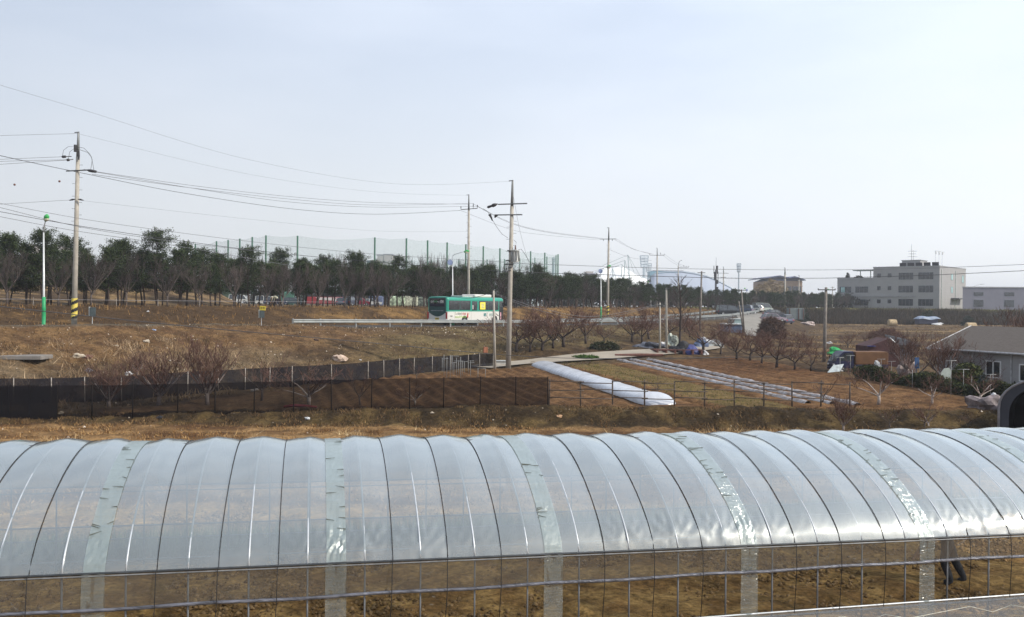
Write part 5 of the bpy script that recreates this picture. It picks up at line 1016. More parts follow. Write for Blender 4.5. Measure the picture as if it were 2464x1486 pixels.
# far roofs and blocks
def blocks(name, label, D, parts, cat='building'):
    """parts: (part name, u0, u1, v top, v bottom, depth, material)"""
    u0, v0 = parts[0][1], parts[0][4]; c = at(u0, v0, D); t = thing(name, label, cat, c)
    for i, (pn, a, b_, vt, vb, dp, m) in enumerate(parts):
        p = at(a, vt, D)-c; q = at(b_, vb, D)-c; off = -.03*i*3; MB().box(((p.x+q.x)/2, dp/2+off, (p.z+q.z)/2), (q.x-p.x, dp, p.z-q.z)).build(pn, m, t)
    return t, c
beige = mat('apartment_beige', (.44, .40, .37), .8, var=.06, nscale=.05); grey_s = mat('apartment_grey', (.26, .26, .30), .8); bluem = mat('blue_block', (.22, .38, .46), .6); dkb = mat('dark_brown_block', (.10, .075, .07), .8, var=.1); brickr = mat('brick_red', (.30, .12, .09), .8); sign_o = mat('orange_sign', (.75, .22, .10), .5)  # cool grey for far roofs, windows and blocks
ap, c = blocks('apartment_block', 'pale apartment towers behind the green net, left of the middle', 900, [('wall', 893, 946, 632, 690, 30, beige), ('wall', 908, 922, 616, 632, 24, beige), ('wall', 924, 944, 614, 632, 24, beige), ('roof', 906, 923, 613.5, 616, 26, grey_s), ('roof', 922, 946, 611.5, 614, 26, grey_s)])
mb = MB(); [mb.box(((902+i*6.5-893)*900/F, -.6, (690-640-j*7.5)*900/F-.5), (1.3, .8, 1.6)) for i in range(7) for j in range(6)]; mb.build('windows', grey_s, ap)
blocks('blue_tower', 'blue tower block just left of the pale apartment towers', 820, [('wall', 883, 897, 628, 690, 20, bluem), ('roof', 882.5, 897.5, 626.5, 628, 21, grey_s)])
bb, c = blocks('brown_building', 'dark brown block with orange letters behind the pines left of the round lamp panel', 330, [('wall', 976, 1064, 649.5, 690, 20, dkb), ('roof_block', 1014, 1028, 642, 649.5, 6, brickr), ('roof', 975, 1065, 648.3, 649.5, 21, blk)])
for i, (u, v, s) in enumerate([(992, 655, 1), (999, 655.5, 1), (1008, 654.5, 1), (1017, 656, 1.8), (1022, 659, 1.5), (1013, 660, 1.2)]): q = at(u, v, 329.6)-c; MB().rbox(q, (.28*s*1.1, .12, .35*s), .05).build('sign_letter', sign_o, bb)
blocks('far_block', 'small pale rooftop block showing above the pines near the left edge', 700, [('wall', 50, 70, 588, 640, 15, beige), ('roof', 52, 66, 585.5, 588, 12, grey_s)])
blocks('far_rooftop', 'tiny pale rooftop showing above the pines just left of the striped pole', 700, [('wall', 134, 148, 594, 640, 15, beige), ('roof', 135, 147, 592, 594, 12, grey_s)])
blocks('far_tower_block', 'faint pale tower block behind the net, right of the brown building', 900, [('wall', 1027, 1046, 632, 690, 18, beige), ('roof', 1026, 1039, 629.5, 632, 14, grey_s)])
blocks('round_topped_block', 'small grey block with a rounded top left of the white tent roof', 620, [('wall', 1409, 1432, 658, 690, 14, grey_s), ('roof', 1411, 1428, 653.5, 658, 12, beige)])
blocks('terraced_houses', 'pale far houses right behind the net, left of the white tent roof', 700, [('wall', 1395, 1412, 672, 700, 14, beige), ('roof', 1394, 1413, 669, 672, 14, brickr)])
# blue roofed building
gb, c = blocks('blue_roofed_building', 'brick building with a blue gable roof above the far wood', 430, [('wall', 1853, 1930, 676, 745, 30, mat('tan_brick', (.36, .25, .17), .8, var=.15, nscale=.3))])
br_ = mat('blue_metal_roof', (.06, .08, .16), .5, .1, var=.15, nscale=.2); L2 = lambda u, v, d=0: at(u, v, 430)-c+Vector((0, d, 0))
mb = MB(); pr = [(1845, 669), (1872, 664), (1905, 676), (1905, 679), (1848, 679)]
for (d0, d1), pr in ((((-2, 34)), [(1845, 669), (1874, 663.5), (1906, 671), (1906, 673), (1874, 666), (1845, 671)]), ((-3, 30), [(1893, 670.5), (1908, 665.5), (1934, 674), (1934, 676), (1908, 668), (1893, 672.5)])):
    n_ = len(pr); mb.add([L2(u, v, d0) for u, v in pr]+[L2(u, v, d1) for u, v in pr], [tuple(range(n_)), tuple(range(2*n_-1, n_-1, -1))]+[(i, i+n_, (i+1) % n_+n_, (i+1) % n_) for i in range(n_)])
mb.build('roof', br_, gb)
mb = MB(); mb.add([L2(u, v, d) for d in (.2, 29) for u, v in ((1853, 676), (1874, 667), (1905, 674.5), (1905, 676))], [(0, 1, 2, 3), (7, 6, 5, 4)]); mb.build('gable_wall', mat('blue_gable', (.07, .09, .17), .7), gb)
for u in (1866, 1880, 1898, 1912, 1922): q = L2(u, 697, -.25); MB().box(q, (2.2, .3, 3.0)).build('window', glassd, gb)
# stadium: tent roof with masts and the long curved roof
tw = mat('tent_membrane', (.93, .93, .91), .55, var=.01); tl_ = mat('tent_cable', (.45, .52, .52), .6, .2)
D = 640; c = at(1395, 700, D); st = thing('stadium_tent_roof', 'large white tensile stadium roof with masts and cables beyond the wood', 'stadium', c)
prof = [(1385, 690), (1397, 672), (1415, 660), (1432, 653), (1446, 645), (1455, 640), (1470, 646), (1484, 643), (1496, 640), (1508, 648), (1520, 655), (1530, 661), (1545, 667), (1556, 673), (1566, 684), (1575, 700)]
def tent(a, b_):
    u = 1385+190*a; vt = float(np.interp(u, [p[0] for p in prof], [p[1] for p in prof])); sc = .5+.5*math.cos(a*math.pi*10); v = vt+(708-vt)*(b_**1.5); q = at(u, v, D-60*b_+6*sc*(1-b_))-c; return tuple(q)
mb = MB(); mb.grid(120, 14, tent); mb.build('membrane', tw, st, True)
mb = MB(); mb.grid(120, 6, lambda a, b_: (lambda q: (q[0], q[1]+70*b_, q[2]-10*b_))(tent(a, 0))); mb.build('membrane', tw, st, True)
for (u, v, ub, vb) in ((1511, 614, 1516, 690), (1504, 627, 1500, 690), (1497, 637, 1493, 700), (1474, 646, 1478, 700)):
    MB().tube(at(ub, vb, D-30)-c, at(u, v, D-30)-c, .55, .35, 5).build('mast', tl_, st)
mb = MB()
for (a, b_) in (((1511, 614), (1450, 640)), ((1504, 627), (1440, 650)), ((1497, 637), (1430, 657)), ((1511, 614), (1530, 668)), ((1511, 614), (1545, 672)), ((1504, 627), (1520, 690)), ((1474, 646), (1490, 690)), ((1497, 637), (1512, 660)), ((1474, 646), (1458, 690)), ((1516, 676), (1548, 668)), ((1516, 676), (1560, 700)), ((1516, 676), (1480, 690))): mb.tube(at(*a, D-62)-c, at(*b_, D-62)-c, .16, None, 3)
mb.build('cable', tl_, st)
D = 560; c = at(1570, 705, D); sr = thing('stadium_curved_roof', 'long pale curved roof with a blue glazed block beyond the wood', 'stadium', c)
pr = [(1566, 668), (1575, 660), (1600, 657), (1640, 656), (1668, 660), (1700, 667), (1730, 680), (1757, 694), (1775, 706), (1790, 722)]
def curv(a, b_): u = 1566+224*a; v = float(np.interp(u, [p[0] for p in pr], [p[1] for p in pr])); return tuple(at(u, v+(730-v)*b_**1.3, D-50*b_)-c)
mb = MB(); mb.grid(70, 10, curv); mb.build('roof', mat('pale_blue_roof', (.34, .38, .45), .6, var=.04, nscale=.02), sr, True)
mb = MB(); mb.grid(70, 5, lambda a, b_: (lambda q: (q[0], q[1]+60*b_, q[2]-12*b_))(curv(a, 0))); mb.build('roof', mat('pale_blue_roof', (.5, .54, .6), .5), sr, True)
mb = MB(); mb.path([Vector(curv(i/40, 0))+Vector((0, -.5, .4)) for i in range(41)], .75, 5); mb.build('roof_rim', mat('steel_blue', (.36, .41, .46), .5), sr)
for (a, b_, vt, vb, m) in ((1568, 1640, 652, 668, bluem), (1576, 1650, 650, 652, grey_s)):
    p = at(a, vt, D-8)-c; q = at(b_, vb, D-8)-c; MB().box(((p.x+q.x)/2, 4, (p.z+q.z)/2), (q.x-p.x, 10, p.z-q.z)).build('glazed_block', m, sr)
# dark storage tunnel at the right edge
D = 35; p = at(2404, 985, D); sg = thing('storage_tunnel', 'round-topped storage tunnel with a black open mouth at the right edge behind the polytunnel', 'shed', (p.x, p.y, T(p.x, p.y)), math.radians(-38)); k = D/F
def arc(t, R=0): a = math.pi*(1-t); zz = p.z-T(p.x, p.y); return (2.35+(2.35+R)*math.cos(a), zz+(1.40+R)*math.sin(a)**.85 if 0 < t < 1 else zz)
tarp_g = mat('grey_tarpaulin', (.028, .030, .038), .75, var=.25, nscale=1.5, bump=.5, bscale=5)
mb = MB(); outl = [(0, 0)]+[arc(i/20) for i in range(21)]+[(4.7, 0)]
mb.add([(x, y, z) for y in (0, 12) for x, z in outl], [(i, i+1, i+24, i+23) for i in range(22)]); mb.build('cover', tarp_g, sg, True)
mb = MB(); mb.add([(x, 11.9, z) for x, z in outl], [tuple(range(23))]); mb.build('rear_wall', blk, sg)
inl = [(.36, 0)]+[(2.35+(arc(i/20)[0]-2.35)*.85, arc(i/20)[1]-.22) for i in range(21)]+[(4.34, 0)]
mb = MB(); mb.add([(x, -.03, z) for x, z in outl]+[(x, -.03, z) for x, z in inl], [(i, i+1, i+24, i+23) for i in range(22)]); mb.build('front_border', mat('grey_door_border', (.028, .033, .047), .7, var=.1, nscale=3), sg)
mb = MB(); mb.path([(x-.0, -.05, z+.02) for x, z in outl], .05, 6); mb.build('front_hoop', mat('hoop_pipe_dark', (.20, .20, .22), .5), sg, True)
mb = MB(); mb.add([(x, 1.2, z) for x, z in inl], [tuple(range(23))]); mb.build('interior_dark_sheet', net_mat('interior_shade_black', (.008, .008, .009), 1.0), sg)  # black sheet added across the mouth for the shaded interior
# ------------------------------------------------------------------ vehicles
tyre = mat('tyre', (.02, .02, .021), .85); rim = mat('rim', (.35, .36, .37), .4, .6); gl_v = mat('vehicle_glass', (.03, .035, .038), .06, spec=.9, var=.5, nscale=1.2); red_l = mat('tail_light', (.35, .02, .02), .3); wht_l = mat('head_light', (.75, .75, .72), .2)
bus_g = mat('bus_green', (.015, .27, .19), .32, var=.05, spec=.6); bus_w = mat('bus_white', (.62, .61, .57), .32, var=.03, spec=.6); bus_d = mat('bus_dark_rear', (.01, .055, .055), .3, spec=.6); blk_p = mat('black_plastic', (.02, .02, .02), .6)
def wheel(parent, x, y, r, w_=.25):
    o = MB().lathe([(r*.55, -w_/2), (r*.93, -w_/2), (r, -w_*.3), (r, w_*.3), (r*.93, w_/2), (r*.55, w_/2)], (0, 0, 0), 20).build('wheel', tyre, parent, True); o.location = (x, y, r); o.rotation_euler = (math.pi/2, 0, 0)
    h_ = MB().lathe([(r*.58, -w_/2-.01), (r*.5, -w_/2-.03), (r*.2, -w_/2+.03), (r*.2, w_/2-.03), (r*.5, w_/2+.03), (r*.58, w_/2+.01)], (0, 0, 0), 14).build('rim', rim, o, True); return o
q = gnd(1078, 787); pB = at(1079, 780, 97.5); p_, d_ = road_pt(pB.y, 0); hd = math.atan2(.82, .57); RZ = math.atan2(9.7, 6.7)
bus = thing('city_bus', 'green and white city bus numbered 88 driving away on the road behind the guard rail', 'bus', (pB.x, pB.y, T(pB.x, pB.y)+.02), RZ+math.radians(3)); bus.scale = (1.07, 1.12, 1.06); bus.location.x -= .1
# local frame: x forward, right side is y = -W, origin at the rear right corner
LB_, WB, HB = 10.9, 2.48, 3.05
def sect(x, z0, z1, ins, round_top, top=False):
    y0, y1 = -ins, 0
    return None
def body(z0, z1, x0, x1, m, name, taper=0, crown=0):
    mb = MB(); n = 9; rows = []
    xs = [x0, x0+.08, x0+.25, x1-.35, x1-.10, x1]; ins = [.16, .05, 0, 0, .08, .26]
    for x, i_ in zip(xs, ins):
        r = []
        if crown: prof = [(0, z0), (0, z1-.28), (.05, z1-.12), (.16, z1-.03), (.4, z1), (WB/2, z1+.03)]
        else: prof = [(0, z0), (0, z0+(z1-z0)*.3), (0, z0+(z1-z0)*.6), (0, z1)]
        prof = [(a, b_) for a, b_ in prof]; full = [(a, b_) for a, b_ in prof]+[(WB-a, b_) for a, b_ in prof[::-1]]
        rows.append([(x, i_+(a)*(1-2*i_/WB), b_-(i_*.35 if crown and b_ > z1-.15 else 0)) for a, b_ in full])
    k = len(rows[0]); V = [p for r in rows for p in r]; Fs = [(i*k+j, i*k+j+1, (i+1)*k+j+1, (i+1)*k+j) for i in range(len(rows)-1) for j in range(k-1)]
    Fs += [tuple(range(k)), tuple(range((len(rows)-1)*k, len(rows)*k))[::-1]]; Fs += [(i*k, (i+1)*k, (i+1)*k+k-1, i*k+k-1) for i in range(len(rows)-1)]
    mb.add(V, Fs); return mb.build(name, m, bus, False)
low = body(.36, 1.5, 0, LB_, bus_w, 'lower_body'); up = body(1.503, HB, 0, LB_, bus_g, 'upper_body', crown=1)
def side(name, m, x0, x1, z0, z1, o_=.012, t=.02, par=None, r=.0):
    mb = MB(); mb.rbox(((x0+x1)/2, -o_+t/2-.0, (z0+z1)/2), (x1-x0, t, z1-z0), r or .004, seg=1); return mb.build(name, m, par or bus)
for x0, x1 in ((.22, 2.2), (2.23, 4.15), (5.75, 7.6), (7.63, 9.72)): side('side_window', gl_v, x0, x1, 1.66, 2.66)
side('middle_door', bus_w, 4.32, 5.6, .42, 1.50, .02); md = side('middle_door_window', gl_v, 4.45, 5.45, 1.62, 2.62, .018); side('door_panel', bus_g, 4.32, 5.6, 1.505, 1.615, .016); side('door_handle', bus_w, 4.52, 4.66, 1.75, 2.2, .03, par=md)
fd2 = side('front_door', gl_v, 9.85, 10.72, .45, 2.66, .016); side('door_poster', mat('pink_poster', (.65, .35, .40), .6), 10.1, 10.25, .6, 1.4, .022, par=fd2)
side('yellow_poster', mat('poster_yellow', (.80, .70, .06), .6, var=.05), 5.98, 7.02, 1.72, 2.52, .022); side('poster_print', mat('poster_grey', (.55, .53, .20), .7), 6.2, 6.8, 1.86, 2.38, .026)
ad = side('advert_panel', mat('advert_white', (.60, .58, .52), .5), 1.25, 3.98, .72, 1.46, .018); side('advert_stripe', mat('advert_green', (.25, .42, .04), .5), 1.28, 3.35, .88, .97, .024, par=ad)
R_side = Matrix.Rotation(math.pi/2, 4, 'X')
def side_text(n_, s_, sz, m, x, z, o_=.032, par=None, sx=1): return text_part(n_, s_, sz, m, par or bus, Matrix.Translation((x, -o_, z)) @ R_side, .002, sx=sx)
side_text('advert_text', 'LH 행복주택', .20, mat('advert_grey_text', (.12, .12, .14), .6), 1.95, 1.22, par=ad, sx=.9); side_text('advert_text', '오픈예정', .26, mat('advert_red_text', (.55, .05, .05), .6), 2.9, 1.22, par=ad, sx=.9)
fg = MB(); fg.path([(3.62, -.03, 1.38), (3.60, -.03, 1.12), (3.52, -.03, .86)], [.05, .09, .12], 6).build('advert_figure', mat('advert_red_text', (.55, .05, .05), .6), ad)
teal = mat('number_teal', (.02, .22, .22), .5); side_text('route_number', '88', .52, teal, 6.95, 1.13); side_text('route_name', '신성교통', .34, teal, 8.3, 1.13, sx=.8)
side_text('side_number', '7889', .20, blk_p, .62, 1.02, sx=1.1)
for x in (.35, 1.5): side('vent_grille', mat('vent_grey', (.55, .55, .52), .6), x, x+.75, .42, .68, .014)
def arch_(x):
    mb = MB(); n = 14; V = [(x+.56*math.cos(math.pi*i/n), -.02, .5+.56*math.sin(math.pi*i/n)) for i in range(n+1)]+[(x-.56, -.02, .34), (x+.56, -.02, .34)]; mb.add(V, [tuple(range(n+3))]); return mb.build('wheel_arch', blk_p, bus)
for x in (3.05, 8.95):
    arch_(x); wheel(bus, x, .10, .47); wheel(bus, x, WB-.10, .47)
mb = MB(); mb.rbox((LB_/2, WB/2, .33), (LB_-.6, WB-.4, .12), .03); mb.box((.9, WB/2, .30), (1.3, 1.6, .22)); mb.box((5.4, WB/2, .26), (.9, 1.8, .22)); mb.build('underbody', blk_p, bus)
mb = MB(); mb.rbox((4.6, WB/2, 3.12), (2.4, 1.5, .22), .08); mb.build('roof_hatch', mat('roof_hatch_grey', (.35, .37, .36), .6), bus); mb = MB(); mb.rbox((7.1, WB/2-.1, 3.20), (3.3, 1.75, .36), .14, seg=3); mb.build('air_conditioner', bus_w, bus, True)
def rear(name, m, y0, y1, z0, z1, o_=.012, par=None, t=.03, r=.006): return MB().rbox((-o_, (y0+y1)/2, (z0+z1)/2), (t, y1-y0, z1-z0), r, seg=2).build(name, m, par or bus)
rear('rear_panel', bus_d, .22, WB-.22, 1.35, 2.93, .01, r=.05)
rw = rear('rear_window', gl_v, .34, WB-.34, 2.02, 2.84, .026, r=.05); rear('rear_band', mat('band_navy', (.012, .014, .03), .2), .34, WB-.34, 2.03, 2.30, .032, par=rw)
mb = MB(); n = 12; V = [(-.022, .30+(WB-.6)*i/n, .98-.0+.38*abs(2*i/n-1)**2) for i in range(n+1)]+[(-.022, WB-.30, 1.45), (-.022, .30, 1.45)]; mb.add(V, [tuple(range(n+3))]); mb.build('rear_green_apron', bus_d, bus)
rear('rear_slot', mat('slot_grey', (.22, .24, .26), .6), .50, WB-.45, 1.55, 1.62, .036)
for y0 in (.02, WB-.20): rear('tail_light', red_l, y0, y0+.18, .75, 1.45, .03, r=.03)
rear('number_plate', mat('plate_yellow', (.55, .40, .04), .5), 1.02, 1.50, .62, .85, .03); rear('rear_bumper', bus_w, .05, WB-.05, .36, .56, .03, r=.03)
R_rear = Matrix(((0, 0, -1, 0), (-1, 0, 0, 0), (0, 1, 0, 0), (0, 0, 0, 1)))
wt = mat('sign_white', (.75, .75, .72), .5); text_part('rear_number', '88', .42, wt, bus, Matrix.Translation((-.06, .66, 2.52)) @ R_rear, .002); text_part('rear_number', '버스', .20, wt, bus, Matrix.Translation((-.06, 1.08, 2.50)) @ R_rear, .002, sx=.8)
text_part('rear_destination', '파주', .26, mat('sign_green', (.15, .45, .20), .5), bus, Matrix.Translation((-.06, 1.45, 2.52)) @ R_rear, .002); text_part('rear_destination', '금촌', .26, wt, bus, Matrix.Translation((-.06, 1.85, 2.52)) @ R_rear, .002, sx=.8)
text_part('plate_text', '7889', .16, blk_p, bus, Matrix.Translation((-.06, 1.26, .73)) @ R_rear, .002)
for y in (.0, WB): MB().rbox((10.95, y+(-.22 if y == 0 else .22), 2.3), (.12, .22, .38), .04).build('mirror', blk_p, bus)
# cars
def car(label, loc, rz, paint, kind='hatch', group='cars parked at the end of the upper track'):
    t = thing('parked_car', label, 'car', loc, rz, group); L_, W_ = (4.3, 1.75)
    H_ = {'hatch': 1.5, 'sedan': 1.42, 'suv': 1.72, 'van': 1.92}[kind]; b_ = .88 if kind != 'suv' else 1.02
    low_ = [(-2.1, .30), (2.1, .30), (2.15, .55), (2.05, .76), (1.1, b_), (-1.7, b_), (-2.08, b_-.05), (-2.15, .6)]
    tp = {'hatch': [(-1.95, b_), (-1.55, H_-.06), (-.9, H_), (.2, H_-.03), (1.0, b_)], 'sedan': [(-1.55, b_), (-.95, H_-.04), (-.3, H_), (.3, H_-.04), (1.1, b_)], 'suv': [(-2.05, b_), (-1.85, H_-.08), (-.9, H_), (.35, H_-.05), (1.0, b_)], 'van': [(-2.1, b_), (-2.0, H_-.05), (-.5, H_), (1.1, H_-.15), (1.8, b_)]}[kind]
    mb = MB(); n = len(low_)
    for a, z in ((-1, 0),):
        V = [(x, -W_/2, z) for x, z in low_]+[(x, W_/2, z) for x, z in low_]; mb.add(V, [tuple(range(n)), tuple(range(2*n-1, n-1, -1))]+[(i, i+n, (i+1) % n+n, (i+1) % n) for i in range(n)])
    mb.build('body', paint, t); m2 = MB(); n = len(tp); wi = W_/2-.03; wt_ = W_/2-.2; yy = [wi if z <= b_+.01 else wt_ for x, z in tp]
    V = [(x, -y, z) for (x, z), y in zip(tp, yy)]+[(x, y, z) for (x, z), y in zip(tp, yy)]; m2.add(V, [tuple(range(n)), tuple(range(2*n-1, n-1, -1))]+[(i, i+n, i+1+n, i+1) for i in range(n-1)]); m2.build('windows', gl_v, t)
    r = [(x, y, z) for (x, z), y in zip(tp[1:4], yy[1:4])]; m3 = MB(); m3.add([(x, -y-.01, z+.015) for x, y, z in r]+[(x, y+.01, z+.015) for x, y, z in r]+[(x, -y-.01, z-.03) for x, y, z in r]+[(x, y+.01, z-.03) for x, y, z in r], [(0, 1, 4, 3), (1, 2, 5, 4), (0, 6, 7, 1), (1, 7, 8, 2), (3, 4, 10, 9), (4, 5, 11, 10)])
    for i in (0, -1):
        a = tp[0 if i == 0 else -1]; c_ = tp[1 if i == 0 else -2]
        for s in (-1, 1): m3.tube((a[0], s*wi, a[1]), (c_[0], s*wt_, c_[1]), .045, None, 4)
    for s in (-1, 1): m3.tube((-.4, s*wi, b_), (-.4, s*wt_, H_), .04, None, 4)
    m3.build('roof', paint, t)
    for x in (-1.32, 1.32):
        for y in (-W_/2+.08, W_/2-.08): wheel(t, x, y, .32, .2)
    for y in (-.65, .65): MB().rbox((2.12, y, .68), (.1, .34, .14), .03).build('headlight', wht_l, t); MB().rbox((-2.12, y, .72), (.08, .28, .2), .03).build('tail_light', red_l, t)
    return t
pt = lambda nme, c, r=.3: mat('car_paint_'+nme, c, r, .3, var=.03, spec=.7)
def cg(u, v, D): q = col_at(u, D); return q
for u, D, rz, nm, c, kd, lab in ((1752, 165, .15, 'black', (.012, .013, .018), 'van', 'dark van parked left of the upper track, nearest the leaning poles'), (1786, 176, 2.6, 'blue_grey', (.10, .13, .19), 'suv', 'blue-grey car parked right behind the dark van'), (1812, 192, 2.4, 'white', (.65, .66, .62), 'hatch', 'white car on the rise behind the blue-grey car'), (1835, 196, .3, 'pale_green', (.42, .48, .44), 'van', 'pale van beside the white car'), (1862, 170, .5, 'dark_grey', (.05, .055, .07), 'sedan', 'dark grey sedan parked right of the upper track'), (1884, 160, 1.9, 'steel', (.09, .10, .15), 'suv', 'grey-blue car seen from behind between the sedan and the grey container'), (1860, 158, .2, 'pinkish', (.34, .28, .33), 'hatch', 'mauve car half hidden by the round brown bush')):
    car(lab, cg(u, 0, D)+Vector((0, 0, .03)), rz, pt(nm, c), kd)
for u, D, rz, nm, c, kd, lab in ((662, 168, .2, 'navy', (.02, .03, .07), 'sedan', 'navy car parked among the pines left of the red and white coach'), (640, 190, .1, 'white', (.65, .66, .62), 'van', 'white vehicle behind the navy car in the pines'), (706, 172, .1, 'dark_teal', (.02, .05, .06), 'hatch', 'dark teal car just left of the coach'), (866, 176, .1, 'crimson', (.22, .012, .03), 'suv', 'crimson car parked right of the red and white coach'), (893, 180, .2, 'silver_white', (.6, .6, .58), 'sedan', 'silver car right of the crimson car'), (842, 166, 1.4, 'slate', (.06, .07, .11), 'suv', 'slate car parked in front of the coach'), (826, 166, 1.5, 'slate2', (.08, .10, .14), 'hatch', 'grey-blue small car left of the slate car'), (575, 200, .1, 'white', (.6, .6, .58), 'van', 'small white vehicle in the gap between the left pines')):
    q = col_at(u, D); car(lab, q+Vector((0, 0, .03)), rz, pt(nm, c), kd, 'vehicles beyond the pines')
# red and white coach
D = 186; q = col_at(737, D); co = thing('coach', 'red and white team coach parked beyond the pines', 'bus', q+Vector((0, 0, .05)), 0.03); Lc, Hc = (99*D/F), 33*D/F+.15
cr, cw = mat('coach_red', (.30, .018, .022), .35, var=.05, spec=.6), mat('coach_white', (.60, .59, .57), .35, var=.03, spec=.6)
MB().rbox((Lc/2, 1.2, .3+(Hc-.3)*.27), (Lc, 2.4, (Hc-.3)*.54), .12).build('lower_body', cr, co); MB().rbox((Lc/2, 1.2, .3+(Hc-.3)*.70), (Lc-.1, 2.36, (Hc-.3)*.36), .10).build('window_band', gl_v, co); MB().rbox((Lc/2, 1.2, Hc-.10), (Lc-.4, 2.2, .30), .10).build('roof', cw, co)
mb = MB(); zt = 1.62; mb.add([(1.9, -.015, zt), (2.6, -.015, 1.1), (5.6, -.015, .98), (7.0, -.015, .36), (7.6, -.015, .42), (8.4, -.015, zt)], [(0, 1, 2, 3, 4, 5)]); sp = mb.build('white_side_panel', cw, co)
text_part('side_lettering', 'LG', .55, blk_p, co, Matrix.Translation((3.6, -.03, 1.34)) @ R_side, .002); text_part('side_lettering', 'TWINS', .66, cr, co, Matrix.Translation((6.4, -.03, 1.30)) @ R_side, .002)
for x in (2.2, Lc-2.0): wheel(co, x, .15, .48); wheel(co, x, 2.25, .48)
MB().rbox((-.05, 1.2, 1.0), (.2, 1.9, .3), .05).build('bumper', blk_p, co)
# blue truck with a tarpaulin box
navy = mat('truck_navy', (.012, .014, .05), .4, var=.1, spec=.5); tarp_b = mat('brown_tarpaulin', (.13, .062, .026), .8, var=.15, nscale=1.5, bump=.4, bscale=3)
q = gnd(2052, 896); q = col_at(2052, q.y+.5); TR = thing('small_truck', 'dark blue small truck with a brown tarpaulin over its bed, parked behind the hedge', 'truck', q, math.pi+.10)
TR.location = q+Vector((.3, 0, -.1)); TR.scale = (.82, .82, .82)
mb = MB(); pr = [(2.35, .45), (2.45, .75), (2.38, 1.0), (1.9, 1.72), (1.6, 1.95), (.75, 1.97), (.68, .45)]; n = 7; V = [(x, -.8, z) for x, z in pr]+[(x, .8, z) for x, z in pr]; mb.add(V, [tuple(range(n)), tuple(range(2*n-1, n-1, -1))]+[(i, i+n, (i+1) % n+n, (i+1) % n) for i in range(n)]); mb.build('cab', navy, TR)
for s in (-1, 1): mb = MB(); mb.add([(x, s*.812, z) for x, z in ((.85, 1.12), (2.12, 1.12), (1.74, 1.70), (1.5, 1.82), (.85, 1.82))], [(0, 1, 2, 3, 4)]); mb.build('side_window', gl_v, TR)
mb = MB(); mb.add([(2.36, -.7, 1.06), (2.36, .7, 1.06), (1.93, .66, 1.70), (1.93, -.66, 1.70)], [(0, 1, 2, 3)]); mb.build('windscreen', gl_v, TR)
MB().rbox((-1.0, 0, .62), (3.1, 1.62, .30), .03).build('bed', navy, TR); MB().rbox((-1.0, 0, 1.36), (3.12, 1.66, 1.16), .08).build('tarpaulin_box', tarp_b, TR); MB().rbox((2.4, 0, .42), (.14, 1.6, .24), .04).build('bumper', navy, TR)
for x in (1.75, -1.5):
    for y in (-.7, .7): wheel(TR, x, y, .32, .2)
for s in (-1, 1): MB().rbox((2.1, s*.98, 1.35), (.08, .14, .3), .03).build('mirror', blk_p, TR)
MB().rbox((2.46, .55, .78), (.05, .3, .16), .03).build('headlight', wht_l, TR); MB().rbox((2.46, -.55, .78), (.05, .3, .16), .03).build('headlight', wht_l, TR)
# ------------------------------------------------------------------ smaller things
white_pl = mat('white_plastic', (.55, .56, .57), .5, var=.1, nscale=4, bump=.4, bscale=6); blue_t = mat('blue_tarpaulin', (.018, .028, .15), .55, var=.3, nscale=2, bump=.8, bscale=5); rust_w = mat('old_red_wood', (.11, .045, .035), .85, var=.3, nscale=5)
grn_n = mat('green_netting', (.02, .30, .08), .7, var=.35, nscale=8, bump=1, bscale=9); black_c = mat('black_cover', (.02, .02, .024), .7, var=.3, bump=.5, bscale=4); stone = mat('stone', (.42, .36, .28), .9, var=.25, nscale=5, bump=.5, bscale=9); slabm = mat('concrete_slab', (.20, .185, .17), .9, var=.15, nscale=2)
shed_b = mat('corrugated_blue_grey', (.20, .25, .36), .55, .2, var=.12, nscale=2); shed_g = mat('pale_green_sheet', (.30, .40, .40), .6, .1, var=.08)
# sign boxes on posts
for (u, vt, vb, D, ye, lab) in ((222, 740, 789, 63.5, False, 'small grey meter box on a thin post right of the striped pole'), (629, 747, 792, 74, True, 'small grey meter box on a thin post with a yellow notice on top')):
    p = col_at(u, D); k = D/F; h_ = EYE.z+(735+(u-1232)*.0087-vt)*k-p.z; t = thing('meter_box', lab, 'box on post', p, 0, 'meter boxes on posts')
    MB().tube((0, 0, -.2), (0, 0, h_-.3), .025, None, 6).build('post', pipe_w, t); MB().rbox((.02, 0, h_-.32), (.40, .30, .62), .03, .5).build('box', mat('box_dark_face', (.035, .05, .055), .6), t); MB().rbox((-.16, -.10, h_-.30), (.10, .10, .66), .02, .5).build('box_edge', mat('box_pale_edge', (.50, .52, .50), .6), t)
    if ye:
        f = MB().rbox((.12, -.1, h_+.16), (.50, .05, .36), .02).build('notice', mat('notice_yellow', (.62, .50, .05), .6), t); text_part('notice_text', '주의', .2, blk, t, Matrix.Translation((.12, -.135, h_+.16)) @ R_side, .002)
# bending person with a white hat by the pines
pg = col_at(667, belt_D(667, -14.5)); person('person in a pale shirt and white hat bending down at the edge of the pines', pg, math.radians(165), (skin_t, mat('cream_shirt', (.70, .66, .48), .8, var=.05), mat('dark_trousers', (.05, .04, .045), .9), mat('white_hat', (.8, .8, .8), .7)), True)
